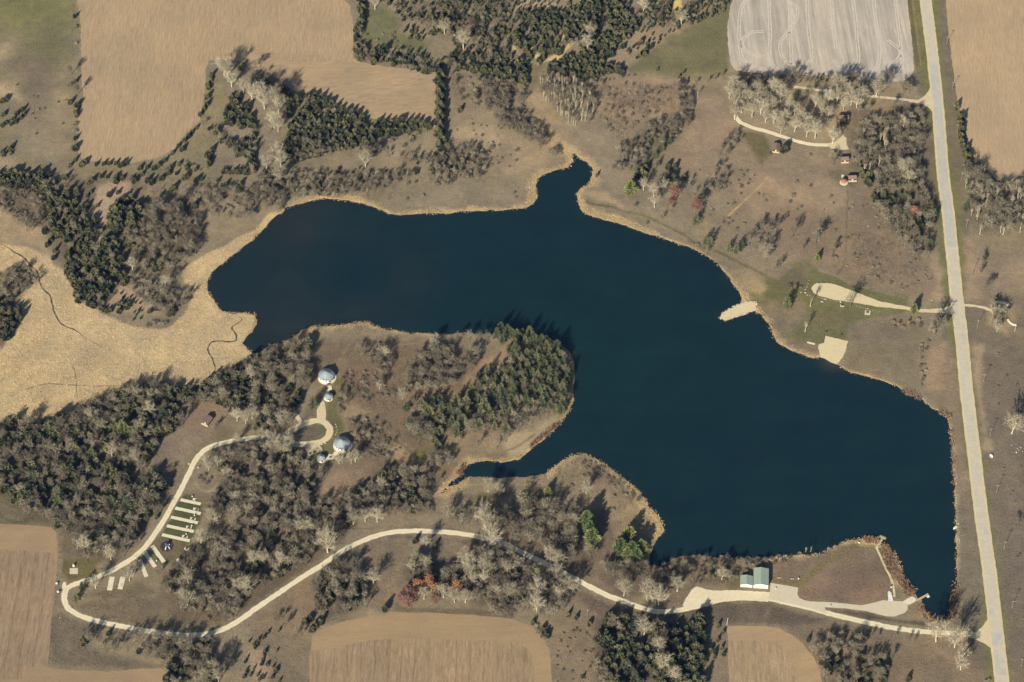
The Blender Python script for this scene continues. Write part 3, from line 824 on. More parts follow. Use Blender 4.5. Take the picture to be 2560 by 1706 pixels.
wc = wc * (1 - sb_) + sandy * sb_
ii = np.arange(len(wx) * len(wy)).reshape(len(wy), len(wx))
wq = np.stack([ii[:-1, :-1].ravel(), ii[:-1, 1:].ravel(), ii[1:, 1:].ravel(), ii[1:, :-1].ravel()], 1)
lk = link('lake', fast_mesh('lake', np.stack([WX, WY, np.full(len(WX), -.15)], 1), wq, [MAT['water']], wc, True))
tag(lk, 'dark blue lake with still water in the middle of the photo', 'lake', kind='structure')

# ------------------------------------------------------------------ flat sheets
_jr = np.random.RandomState(5)
def sheet(name, pts, mat, z, jit=0.35, step=2.0, label=None, cat=None, parent=None, kind='structure', thick=None):
    q = resample(pts, step, True)
    q = [(a + _jr.uniform(-jit, jit), b + _jr.uniform(-jit, jit)) for a, b in q]
    ar = sum(q[i][0] * q[(i + 1) % len(q)][1] - q[(i + 1) % len(q)][0] * q[i][1] for i in range(len(q)))
    if ar < 0:
        q = q[::-1]
    tr = tessellate_polygon([[Vector((a, b, 0)) for a, b in q]])
    V = [(a, b, z) for a, b in q]
    Fc = []
    for t in tr:
        (ax, ay), (bx, by), (cx, cy) = (q[i] for i in t)
        cr = (bx - ax) * (cy - ay) - (by - ay) * (cx - ax)
        if abs(cr) < 1e-7:
            continue
        Fc.append(t if cr > 0 else t[::-1])
    if thick:
        k = len(V)
        V += [(a, b, z - thick) for a, b in q]
        Fc += [(i, k + i, k + (i + 1) % k, (i + 1) % k) for i in range(k)]
    o = link(name, mesh_of(name, V, Fc, [mat]), parent)
    if not parent:
        tag(o, label, cat or name.replace('_', ' '), kind=kind)
    return o

def ribbon(name, pts, wd, mat, z, label=None, cat=None, jit=0.15, step=2.0, parent=None, kind='structure', off=0.0):
    q = resample(pts, step)
    n = len(q)
    V, Fc, ac = [], [], []
    K = (-1.0, -.68, -.46, -.24, 0.0, .24, .46, .68, 1.0)
    for i in range(n):
        a, b = q[max(0, i - 1)], q[min(n - 1, i + 1)]
        dx, dy = b[0] - a[0], b[1] - a[1]
        L = math.hypot(dx, dy) or 1
        nx, ny = -dy / L, dx / L
        tp = min(1.0, .12 + min(i, n - 1 - i) / 14.0) if name == 'stream' else 1.0
        wl = (wd * .5 + _jr.uniform(-jit, jit)) * tp; wr = (wd * .5 + _jr.uniform(-jit, jit)) * tp
        for t in K:
            e = off + (t * wl if t > 0 else t * wr)
            V.append((q[i][0] + nx * e, q[i][1] + ny * e, z))
            ac.append(t)
        if i:
            k = len(K) * i
            for j in range(len(K) - 1):
                Fc.append((k - 9 + j, k + j, k + j + 1, k - 8 + j))
    me = mesh_of(name, V, Fc, [mat])
    me.attributes.new('across', 'FLOAT', 'POINT').data.foreach_set('value', ac)
    o = link(name, me, parent)
    if not parent:
        tag(o, label, cat or name.replace('_', ' '), kind=kind)
    return o

# crop fields
f1 = (T(0,0,[(680,-80)])+T(0,0,[(705,0),(745,250),(740,600),(765,900),(715,1100),(715,1400),(740,1450),(840,1480),(1200,1500),(1450,1450),(1600,1370),(1720,1210),(1830,1110),(1850,1040),(1860,950),(1880,800),(1895,620),(1920,560),(2060,545),(2200,560)])
  + T(1,0,[(0,620),(130,650),(200,720),(330,810),(480,850),(650,890),(800,970),(990,1040),(1110,1090),(1250,1110),(1600,1130),(1645,1190),(1650,900),(1650,640),(1500,640),(1350,630),(1100,600),(960,570),(890,530),(895,400),(900,250),(880,150),(860,50),(800,0),(760,-80)]))
sheet('stubble_field', G(f1), M_field('stubble_tan', A(180, 154, 119), 0.02, .32, .05, 1.0, .20), .02, .5, 3, 'large L-shaped tan stubble field at the upper left of the lake', 'field')
sheet('field_headland', G(T(1,0,[(0,640),(130,670),(330,830),(480,865),(650,905),(800,985),(990,1055),(1110,1100),(1600,1125),(1640,1160),(1640,660),(1350,640),(960,585),(800,560),(400,580),(0,420)])), M_field('stubble_cross', A(178, 152, 117), 1.42, .32, .05, 1.0, .20), .035, 1.2, 3, 'eastern arm of the L-shaped stubble field with cross rows', 'field')
f2 = T(3,0,[(1625,-80),(1640,100),(1655,300),(1690,560),(1720,800),(1745,950),(1790,1080),(1830,1250),(1880,1420),(1950,1500),(2020,1568)])+T(3,1,[(2100,90),(2230,100),(2300,50),(2420,40)])+T(3,0,[(2500,-80)])
sheet('stubble_field', G(f2), M_field('stubble_east', A(188, 161, 125), 0.06, .24, .04, 1.0, .18), .02, .5, 3, 'tan stubble field at the right edge beyond the highway', 'field')
f3 = T(2,0,[(2055,-80),(2000,80),(1975,250),(1985,450),(2010,600),(2060,650),(2200,668)])+T(3,0,[(0,690),(300,690),(600,720),(900,740),(1100,750),(1240,752),(1300,720),(1338,640),(1335,500),(1325,400),(1310,260),(1290,100),(1275,-80)])
sheet('bare_field', G(f3), M_field('pale_tilled', A(192, 178, 158), -0.06, .16, .26, 1.2, .14), .02, .4, 3, 'pale grey tilled field with wheel marks left of the highway top', 'field')
f4 = T(0,3,[(-80,110),(100,115),(300,130),(470,150),(520,190),(530,400),(515,600),(490,780),(475,1000),(450,1250),(425,1430),(600,1455),(1000,1470),(1200,1450),(1480,1440),(1530,1480),(1540,1640),(-80,1640)])
sheet('stubble_field', G(f4), M_field('stubble_sw', A(166, 140, 108), 1.55, .08, .04, 1.0, .22), .02, .4, 3, 'brown stubble field in the bottom left corner', 'field')
sheet('stubble_rows', G(T(0,3,[(-80,350),(200,360),(500,385),(485,780),(455,1150),(420,1420),(200,1440),(190,1540),(-80,1540)])), M_field('rows_sw', A(158, 134, 105), 0.02, .42, .08, 1.5, .18, .20), .04, .5, 3, 'ruled rows inside the bottom left stubble field', 'field')
f5 = T(1,3,[(490,1640),(495,1300),(520,1150),(620,1070),(800,1010),(1050,960),(1250,925),(1600,930),(2000,950),(2350,985)])+T(2,3,[(40,1005),(130,1030),(220,1090),(290,1170),(340,1260),(360,1400),(370,1640)])
sheet('stubble_field', G(f5), M_field('stubble_s', A(170, 144, 108), 1.5, .12, .06, 1.0, .2), .02, .4, 3, 'round-cornered stubble field at the bottom, south of the drive', 'field')
sheet('stubble_rows', G(T(1,3,[(500,1640),(505,1290),(700,1260),(1000,1190),(1400,1160),(1850,1180),(2350,1200)])+T(2,3,[(60,1200),(180,1290),(210,1640)])), M_field('rows_s', A(164, 139, 107), 0.02, .42, .07, 1.5, .18, .20), .04, .6, 3, 'ruled rows inside the round-cornered bottom field', 'field')
f6 = T(2,3,[(2000,1640),(1985,1400),(1985,1200),(1975,1050),(2100,1050),(2350,1055)])+T(3,3,[(100,1070),(200,1120),(300,1200),(400,1310),(460,1420),(495,1540),(500,1640)])
sheet('stubble_field', G(f6), M_field('stubble_se', A(176, 149, 112), 1.3, .12, .06, 1.0, .18), .02, .4, 3, 'rounded stubble field at the bottom, right of the cedar block', 'field')
sheet('stubble_rows', G(T(2,3,[(2010,1640),(2000,1180),(2350,1190)])+T(3,3,[(120,1230),(230,1400),(300,1640)])), M_field('rows_se', A(170, 145, 112), 0.02, .38, .05, 1.5, .18, .12), .04, .6, 3, 'ruled rows inside the bottom field right of the cedar block', 'field')

# pale wheel marks in the tilled field
def track_mat():
    m, n, l, b = mat_new('pale_wheel_mark')
    v = coords(n, l)
    c = mix(n, l, A(202, 188, 166), A(224, 212, 190), ramp(n, l, noise(n, l, 0.5, 4, 0.75, v), 0.35, 0.65, grey(0), grey(1)))
    l.new(c, b.inputs['Base Color'])
    b.inputs['Roughness'].default_value = .95
    b.inputs['Specular IOR Level'].default_value = .05
    return m
MAT['track'] = track_mat()
TRK = [T(2,0,[(2230,-60),(2110,60),(2085,250),(2090,420),(2130,560),(2260,620),(2330,640)]),
 T(2,0,[(2310,290),(2200,300),(2120,370),(2130,450),(2200,500),(2320,520)]),
 T(3,0,[(5,-60),(20,300),(15,500),(60,620),(150,660)]), T(3,0,[(160,-60),(200,20),(260,60),(265,160),(190,290),(120,380),(115,480),(160,560),(230,610)]),
 T(3,0,[(195,-60),(205,300),(220,600)]), T(3,0,[(355,-60),(370,250),(400,480),(390,560),(330,600),(240,605)]),
 T(3,0,[(580,-60),(600,250),(625,450)]), T(3,0,[(770,-60),(800,150),(820,400),(830,560),(790,620),(720,650),(650,620),(610,550)]),
 T(3,0,[(965,-60),(990,200),(1020,400),(1020,560),(980,650),(900,690)]), T(3,0,[(1160,-60),(1185,150),(1210,350),(1220,440)]),
 T(3,0,[(1100,370),(1180,430),(1215,490),(1180,560),(1110,580)]), T(3,0,[(1215,440),(1235,560),(1200,650),(1150,690)])]
for i, q in enumerate(TRK):
    g = smooth(G(q), 8)
    for of in (-1.0, 1.0):
        ribbon('wheel_mark', g, .95, MAT['track'], .05 + .004 * i + .002 * of, 'pale paired wheel marks curving over the grey tilled field', 'wheel mark', .25, 1.5, off=of)

# marsh channels
CH = [T(0,1,[(-40,660),(60,700),(130,745),(220,800),(290,880),(350,940),(365,1020),(400,1090),(460,1150),(475,1210),(500,1300),(540,1380),(600,1430),(680,1460),(740,1500),(800,1568)]),
 T(0,1,[(2170,1320),(2220,1370),(2130,1440),(2165,1500),(2150,1568)])+T(0,2,[(1960,0),(1910,80),(1950,160),(1975,250),(1940,310),(1900,345)]),
 T(0,2,[(640,170),(690,290),(700,400),(710,520)]), T(0,2,[(160,470),(330,410),(450,390),(690,402),(880,410),(1220,400)]), T(0,2,[(2050,60),(2080,190)]), T(0,2,[(750,-60),(880,20),(960,60)])]
for q, wd, lb in zip(CH, (1.1, 1.2, .55, .5, .45, .6), ('winding dark channel along the left wood in the reed marsh', 'dark creek winding from the lake corner through the reeds', 'thin dark runnel down the middle of the reeds', 'thin dark runnel across the lower reeds', 'short dark runnel near the lake corner reeds', 'dark runnel joining the upper marsh channel')):
    ribbon('stream', smooth(G(q), 5), wd, MAT['stream'], .03, lb, 'stream', .35, 1.2)

# ------------------------------------------------------------------ highway: gravel shoulders and concrete slabs
ribbon('highway_shoulder', HWY, 10.2, MAT['shoulder'], .03, 'pale gravel shoulders along both sides of the highway', 'road shoulder', .25, 3)
hw = thing('highway', 'straight two-lane concrete highway down the right side', 'road')
hw['kind'] = 'structure'
LW = 3.55
ribbon('joint_filler', HWY, 2 * LW + .1, MAT['joint'], .05, parent=hw, jit=0, step=3)
hq = resample(HWY, .25)
SLAB_L = 4.75
cube_me = mesh_of('concrete_slab', *(lambda V, Fc: (box(V, Fc, -.5, .5, -.5, .5, 0, .05), (V, Fc))[1])([], []), [MAT['slab']])
cube_g = mesh_of('concrete_slab_grey', *(lambda V, Fc: (box(V, Fc, -.5, .5, -.5, .5, 0, .05), (V, Fc))[1])([], []), [MAT['slab_grey']])
acc, i0, ns = 0.0, 0, 0
for i in range(1, len(hq)):
    acc += math.hypot(hq[i][0] - hq[i - 1][0], hq[i][1] - hq[i - 1][1])
    if acc >= SLAB_L:
        a, b = hq[i0], hq[i]
        ang = math.atan2(b[1] - a[1], b[0] - a[0])
        mx, my = (a[0] + b[0]) / 2, (a[1] + b[1]) / 2
        vv = UV(mx, my, 0)[1]
        if -15 < vv < 1722:
            for s in (-1, 1):
                gr = (165 < vv < 620) or (1690 > vv > 1590) or (vv < 60 and False)
                me = cube_g if (gr and _jr.rand() < .9) or _jr.rand() < .015 else cube_me
                o = link('concrete_slab', me, hw, (mx - math.sin(ang) * s * LW / 2, my + math.cos(ang) * s * LW / 2, .05), ang, (acc - .12, LW - .1, 1))
                ns += 1
        i0, acc = i, 0.0

# ------------------------------------------------------------------ drive, loop, lanes, lots
ribbon('gravel_drive', DRIVE, 4.1, MAT['gravel'], .035, 'long pale limestone drive winding through the park south of the lake', 'drive', .3, 1.8)
ribbon('loop_road', LOOP, 5.0, MAT['gravel2'], .045, 'tan gravel turning loop in front of the round cabins', 'drive', .3, 1.8)
def flare(name, uv, mat, z, label, cat='drive', jit=.25):
    return sheet(name, G(uv), mat, z, jit, 1.8, label, cat)
flare('drive_apron', T(3,3,[(1780,1105),(1900,1110),(1960,1070),(2010,1000),(2030,940),(2060,1250),(2050,1260),(2000,1220),(1880,1165),(1780,1150)]), MAT['gravel2'], .04, 'gravel junction where the park drive meets the highway at bottom right')
flare('drive_apron', T(3,0,[(1300,912),(1380,918),(1440,880),(1470,840),(1490,800),(1512,1040),(1480,990),(1400,950),(1290,940)]), MAT['gravel2'], .041, 'gravel junction of the shady grove lane at the upper highway')
flare('drive_apron', T(3,1,[(1500,1270),(1600,1265),(1660,1245),(1690,1220),(1720,1340),(1680,1320),(1600,1305),(1480,1305)]), MAT['gravel2'], .042, 'gravel junction of the beach lane at the highway')
ribbon('gravel_lane', smooth(G(T(3,1,[(1200,1247),(1350,1280),(1480,1288),(1600,1290)])), 4), 3.4, MAT['gravel2'], .036, 'short gravel lane from the highway to the beach car park', 'drive', .2)
ribbon('gravel_lane', smooth(G(T(3,0,[(1360,928),(1250,915),(1100,900),(950,885),(800,870),(620,840),(460,828),(300,805),(240,800)])), 4), 2.6, MAT['gravel2'], .036, 'gravel lane running under the grove south of the tilled field', 'drive', .2)
ribbon('gravel_lane', smooth(G(T(2,0,[(2050,1060),(2090,1120),(2200,1170),(2350,1212)])+T(3,0,[(150,1262),(300,1308),(420,1330),(560,1332)])), 4), 3.6, MAT['gravel'], .036, 'white gravel lane along the lower edge of the grove', 'drive', .25)
ribbon('gravel_lane', smooth(G(T(3,1,[(1790,1235),(1900,1242),(2030,1275),(2080,1320)])), 4), 2.4, MAT['gravel2'], .036, 'faint lane to the lone grove right of the highway', 'drive', .3)
flare('car_park', T(3,0,[(540,1320),(620,1300),(690,1240),(720,1270),(720,1330),(745,1370),(700,1375),(580,1365)]), MAT['gravel2'], .04, 'small gravel parking place between the grove cabins', 'car park')
flare('car_park', T(3,1,[(398,1080),(415,1055),(445,1035),(560,1033),(650,1055),(750,1095),(870,1140),(1010,1195),(1150,1225),(1280,1255),(1280,1276),(1000,1250),(820,1215),(600,1185),(470,1150),(415,1120)]), MAT['sand'], .045, 'teardrop gravel car park north of the swimming beach', 'car park')
flare('beach', Zm(2000,680,6.535,[(415,1045),(780,1130),(740,1300),(690,1410),(600,1510),(500,1480),(420,1430),(330,1390),(300,1250),(300,1190),(390,1160)]), MAT['sand'], .03, 'small square sandy swimming beach on the east shore', 'beach', .3)
flare('car_park', T(2,3,[(1565,862),(1600,790),(1650,720),(1690,690),(1740,700),(1780,720),(1880,727),(2050,722),(2350,742)])+T(3,3,[(20,740),(20,800),(0,830)])+T(2,3,[(2100,815),(1900,835),(1750,870),(1600,895)]), MAT['gravel'], .041, 'wide white gravel yard in front of the green-roofed sheds', 'car park')
flare('boat_apron', T(3,3,[(22,655),(150,677),(275,700),(270,765),(290,795),(330,815),(390,826),(600,835),(860,862),(960,840),(1060,815),(1240,826),(1283,855),(1283,900),(1250,935),(1160,965),(1080,962),(900,915),(700,890),(520,880),(540,940),(400,890),(200,842),(0,805),(18,735)]), MAT['lotconc'], .048, 'concrete parking apron and turning bay by the boat ramp', 'car park', .1)
flare('boat_ramp', T(3,3,[(1235,828),(1280,800),(1322,782),(1345,790),(1365,815),(1340,835),(1295,858)]), MAT['concrete'], .055, 'concrete boat ramp running down into the water', 'boat ramp', .08)
flare('parking_pad', T(3,3,[(1098,740),(1112,731),(1130,745),(1140,780),(1148,824),(1105,822)]), MAT['white'], .06, 'bright white oval pad at the foot of the pier path', 'pad', .1)
ribbon('footpath', smooth(G(T(3,3,[(1160,785),(1150,690),(1122,600),(1080,520),(1040,430),(1008,360),(995,338)])), 4), 1.6, MAT['gravel2'], .05, 'narrow pale path along the point to the fishing pier', 'path', .1)
ribbon('footpath', G(T(3,3,[(995,340),(1012,310),(1030,285)])), 1.8, MAT['concrete'], .055, 'short pale walk bending down to the fishing pier', 'path', .05)
flare('car_park', T(1,2,[(560,735),(555,640),(590,570),(615,545),(630,560),(640,640),(640,735)]), MAT['gravel2'], .05, 'tan gravel parking spur below the upper round cabin', 'car park')
flare('car_park', Zm(740,1060,13.07,[(250,720),(740,640),(790,740),(870,870),(760,930),(660,965),(440,1040),(380,980),(320,860)]), MAT['gravel2'], .051, 'tan gravel parking bay beside the lower round cabin', 'car park')
flare('car_park', T(1,2,[(330,680),(350,655),(375,655),(400,690),(415,720),(440,735),(400,760),(380,720)]), MAT['gravel2'], .052, 'small gravel spur on the outside of the turning loop', 'car park')
flare('gravel_spur', T(0,3,[(568,690),(580,650),(605,650),(612,690),(640,690),(600,740),(575,720)]), MAT['gravel'], .04, 'white gravel spur at the bend near the left field', 'pad')
# campsite pads
CAMP = [([(430,180),(735,245)], (655,190)), ([(350,305),(735,390)], (660,335)), ([(285,440),(690,530)], (615,478)), ([(225,572),(630,660)], (555,607)), ([(150,706),(570,800)], (495,748))]
for i, (q, t) in enumerate(CAMP):
    lb = ('first', 'second', 'third', 'fourth', 'lowest')[i]
    g = G(Zm(380, 1220, 6.03, q))
    o = ribbon('camping_pad', g, 2.6, MAT['concrete'], .052, f'{lb} from the top of five pale trailer pads beside the campground drive', 'camping pad', .06, 1.5)
    c = P(380 + t[0] / 6.03, 1220 + t[1] / 6.03)
    sheet('table_pad', [(c[0] - 2.1, c[1] + .1), (c[0] + 1.9, c[1] - .6), (c[0] + 2.1, c[1] + 1.5), (c[0] - 1.9, c[1] + 2.2)], MAT['concrete'], .058, .05, 1.5, f'square table pad at the side of the {lb} trailer pad', 'pad')
for q, wd, lb in (([(1395, 315), (1505, 465)], 3.0, 'slanting trailer pad just below the dark play area'), ([(1325, 372), (1425, 510)], 2.8, 'slanting trailer pad left of the one below the play area'),
                  ([(1280, 440), (1345, 600)], 2.8, 'trailer pad lying in the tree shade below the drive'), ([(1030, 600), (1005, 725)], 3.6, 'stubby trailer pad farthest left below the drive'), ([(1130, 600), (1100, 715)], 3.6, 'stubby trailer pad under the pale campground tree')):
    ribbon('camping_pad', G(T(0, 3, q)), wd, MAT['concrete'], .053, lb, 'camping pad', .1, 1.5)
for (zx, zy), lb in (((525, 918), 'round pale picnic pad right of the play area'), ((405, 1092), 'round pale fire pad below the play area')):
    c = P(380 + zx / 6.03, 1220 + zy / 6.03)
    sheet('picnic_pad', [(c[0] + 1.9 * math.cos(k), c[1] + 1.8 * math.sin(k)) for k in np.arange(0, 6.28, .5)], MAT['concrete'], .05, .1, 2, lb, 'pad')
sheet('concrete_pad', G(T(0,3,[(640,522),(715,520),(715,575),(640,575)])), MAT['lotconc'], .05, .03, 3, 'square concrete dump pad in the mown grass left of the drive', 'pad', thick=.05)
sheet('concrete_pad', G(Zm(2000,680,6.535,[(1062,628),(1155,634),(1147,708),(1055,702)])), MAT['lotconc'], .05, .03, 3, 'square concrete pad in the lawn below the car park', 'pad', thick=.05)
sheet('grill_pad', G(Zm(2000,680,6.535,[(335,482),(380,486),(378,500),(335,496)])), MAT['concrete'], .045, .03, 2, 'little pale slab in the lawn at the car park left end', 'pad')
# ------------------------------------------------------------------ reeds, grass tufts and riprap (uncountable)
def tufts(name, pts, hmin, hmax, width, cols, blades, seed, label, cat, lean=.35, spread=.35):
    """many leaning three-cornered blades standing in clumps"""
    rs = np.random.RandomState(seed)
    pts = np.asarray(pts)
    n = len(pts)
    h = rs.uniform(hmin, hmax, (n, 1)) * rs.uniform(.75, 1.1, (n, blades))
    a = rs.uniform(0, 6.283, (n, blades))
    ox = rs.normal(0, spread, (n, blades)); oy = rs.normal(0, spread, (n, blades))
    bx = pts[:, 0:1] + ox; by = pts[:, 1:2] + oy
    wx = np.cos(a) * width * .5; wy = np.sin(a) * width * .5
    ln = rs.normal(0, lean, (n, blades, 2)) * h[..., None]
    V = np.zeros((n, blades, 3, 3))
    V[..., 0, 0] = bx - wx; V[..., 0, 1] = by - wy
    V[..., 1, 0] = bx + wx; V[..., 1, 1] = by + wy
    V[..., 0, 2] = V[..., 1, 2] = -.05
    V[..., 2, 0] = bx + ln[..., 0]; V[..., 2, 1] = by + ln[..., 1]; V[..., 2, 2] = h
    if isinstance(cols, list):
        ca = np.array([srgb_arr(c) for c in cols])
        base = ca[rs.randint(0, len(ca), n)]
    else:
        base = cols
    t = base[:, None, None, :] * rs.uniform(.85, 1.15, (n, blades, 1, 1))
    C = np.broadcast_to(t, (n, blades, 3, 3)).reshape(-1, 3)
    V = V.reshape(-1, 3)
    o = link(name, fast_mesh(name, V, np.arange(len(V)).reshape(-1, 3), [MAT['reed']], C))
    return tag(o, label, cat, kind='stuff')

def scatter(poly, n, seed):
    rs = np.random.RandomState(seed)
    p = np.array(poly)
    q = rs.uniform(p.min(0), p.max(0), (n, 2))
    return q[inside(poly, q[:, 0], q[:, 1])]

q = scatter(MARSH, 34000, 1)
q = q[~inside(ISLET, q[:, 0], q[:, 1]) & ~inside(LAKE, q[:, 0], q[:, 1])]
for c, wd in zip(CH, (1.1, 1.2, .55, .5, .45, .6)):
    q = q[linedist(G(c), q[:, 0], q[:, 1]) > wd * .55 + .1]
q = q[(vnoise(q[:, 0], q[:, 1], 3.0, 31) * .7 + vnoise(q[:, 0], q[:, 1], 9, 32) * .3) > .24]
tufts('reed_bed', q, .2, .75, .34, [(238, 213, 170), (228, 202, 158), (216, 190, 148), (244, 221, 182), (204, 180, 140)], 5, 2, 'broad pale reed marsh at the left end of the lake', 'reeds', .55, .75)

xx, yy = X[sel], Y[sel]
rs = np.random.RandomState(7)
ok = (sdl > -1.2) & (sdl < wid * .9) & ~off
cand = np.stack([xx[ok], yy[ok]], 1)
cand = np.repeat(cand, 2, 0)[rs.rand(len(cand) * 2) < .55]
cand = cand + rs.uniform(-.7, .7, cand.shape)
cand = cand[~inside(MARSH, cand[:, 0], cand[:, 1])]
near = linedist(LAKE, cand[:, 0], cand[:, 1], True)
tufts('shore_reeds', cand, .3, .95, .42, [(220, 194, 148), (208, 180, 134), (194, 166, 122)], 4, 8, 'pale reed fringe along the shores of the lake', 'reeds', .4, .4)
# rusty waterside growth on the south eastern shores
rust = []
for uv, wd, n in ((T(3,3,[(1060,330),(1190,600),(1260,680),(1330,760)]), 5, 330), (T(3,3,[(900,250),(1000,268)]), 3, 90), (T(3,3,[(1410,880),(1450,965),(1560,1010),(1690,960),(1712,820),(1730,680)]), 3.5, 260),
                  (T(3,2,[(1240,455),(1400,520)]), 3.5, 60), (T(3,2,[(1580,650),(1660,690)]), 3, 35), (T(3,2,[(1665,760),(1690,900),(1700,1050),(1700,1340)]), 2, 40), (T(2,2,[(170,960),(280,880),(440,745)]), 2.2, 130), (T(1,2,[(1900,1140),(1870,1220)]), 2.5, 80)):
    g = resample(G(uv), .5)
    rr = np.random.RandomState(len(rust))
    for _ in range(n):
        p = g[rr.randint(len(g))]
        rust.append((p[0] + rr.normal(0, wd * .4), p[1] + rr.normal(0, wd * .4)))
tufts('waterside_scrub', rust, .8, 2.2, .55, [(150, 122, 98), (164, 134, 104), (132, 106, 92), (184, 152, 116)], 6, 9, 'rusty red waterside scrub along the south eastern shores', 'scrub', .4, .5)

# dry prairie clumps
allq = np.random.RandomState(21).uniform((-420, -300), (420, 385), (150000, 2))
keep = np.ones(len(allq), bool)
for pol in (LAKE, MARSH, G(f1), G(f2), G(f3), G(f4), G(f5), G(f6)):
    keep &= ~inside(pol, allq[:, 0], allq[:, 1])
allq = allq[keep]
keep = (linedist(DRIVE, allq[:, 0], allq[:, 1]) > 3.2) & (linedist(LOOP, allq[:, 0], allq[:, 1]) > 3.6) & (linedist(HWY, allq[:, 0], allq[:, 1]) > 13)
LAWNS = [G(T(3,1,[(-120,1020),(0,980),(240,850),(380,830),(640,970),(1280,1160),(1700,1200),(1700,1330),(1100,1330),(760,1400),(760,1600),(0,1600),(-180,1180)])), G(T(3,2,[(0,-20),(1400,-20),(1400,430),(640,210),(0,0)])), G(T(1,2,[(340,640),(560,240),(800,280),(800,720),(930,900),(900,1080),(560,1180),(340,960)])),
         G(T(3,3,[(0,640),(280,690),(390,800),(1300,820),(1300,940),(1100,980),(0,850)])), G(T(2,3,[(1560,860),(1680,680),(2350,680),(2350,840),(1700,900)])), G(Zm(380,1220,6.03,[(100,100),(440,60),(800,200),(800,520),(620,900),(500,1120),(200,1200),(-400,1300),(-200,900)])),
         G(T(3,0,[(-300,1100),(1000,1240),(760,1400),(100,1500),(-200,1300)])), G(T(0,3,[(520,380),(900,420),(900,640),(560,760)])), G([(2080,380),(2150,380),(2150,470),(2080,470)]), G([(490,1030),(550,1030),(550,1080),(490,1080)]), G([(2460,1000),(2560,1000),(2560,1110),(2460,1110)])]
for pol in LAWNS:
    keep &= ~inside(pol, allq[:, 0], allq[:, 1])
allq = allq[keep]
dens = vnoise(allq[:, 0], allq[:, 1], 4.0, 41) * .55 + vnoise(allq[:, 0], allq[:, 1], 16, 42) * .45
past = np.zeros(len(allq), bool)
for uv in ([(0,0),(182,0),(182,410),(560,440),(0,420)], T(1,0,[(1010,60),(1190,60),(1330,200),(1620,400),(1500,470),(950,400)]), T(2,0,[(1080,610),(1400,350),(1700,220),(2030,0),(1960,690),(1300,700)])):
    past |= inside(G(uv), allq[:, 0], allq[:, 1])
allq = allq[(dens > .42) & (~past | (np.random.RandomState(3).rand(len(allq)) < .2))]
ix = np.clip(np.searchsorted(gx, allq[:, 0]), 0, nX - 1); iy = np.clip(np.searchsorted(gy, allq[:, 1]), 0, nY - 1)
tufts('prairie_grass', allq, .15, .6, .55, GCOL[iy * nX + ix] * 1.18, 3, 22, 'dry brown prairie grass clumps on the open slopes', 'grass', .6, .5)

# rock jetty
def rock_me(seed):
    r = random.Random(seed)
    bm = bmesh.new()
    bmesh.ops.create_icosphere(bm, subdivisions=1, radius=.5)
    for v in bm.verts:
        v.co *= r.uniform(.75, 1.15)
        v.co.z *= .75
    me = bpy.data.meshes.new('boulder')
    bm.to_mesh(me); bm.free()
    me.materials.append(MAT['stone'])
    return me
ROCKS = [rock_me(i) for i in range(5)]
JET_UV = T(2,1,[(2235,1210),(2180,1205),(2110,1222),(2040,1255),(1945,1312),(1912,1348),(1955,1370),(2080,1328),(2160,1298),(2240,1275)])
jet = sheet('rock_jetty', G(JET_UV), MAT['sand'], .35, .25, 1.5, 'pale rock jetty reaching from the east shore into the lake', 'jetty', thick=.9)
RV, RF = [], []
r = random.Random(4)
jr = resample(G(JET_UV), .9, True)
for k, p in enumerate(jr):
    for _ in range(2):
        me = r.choice(ROCKS); s = r.uniform(.6, 1.5); a = r.uniform(0, 6.3); b0 = len(RV)
        cx, cy = p[0] + r.uniform(-.9, .9), p[1] + r.uniform(-.9, .9)
        for v in me.vertices:
            RV.append((cx + s * (v.co.x * math.cos(a) - v.co.y * math.sin(a)), cy + s * (v.co.x * math.sin(a) + v.co.y * math.cos(a)), .1 + s * v.co.z))
        RF += [tuple(b0 + i for i in f.vertices) for f in me.polygons]
rp = link('riprap', mesh_of('riprap', RV, RF, [MAT['stone']]), jet)
rp['kind'] = 'stuff'

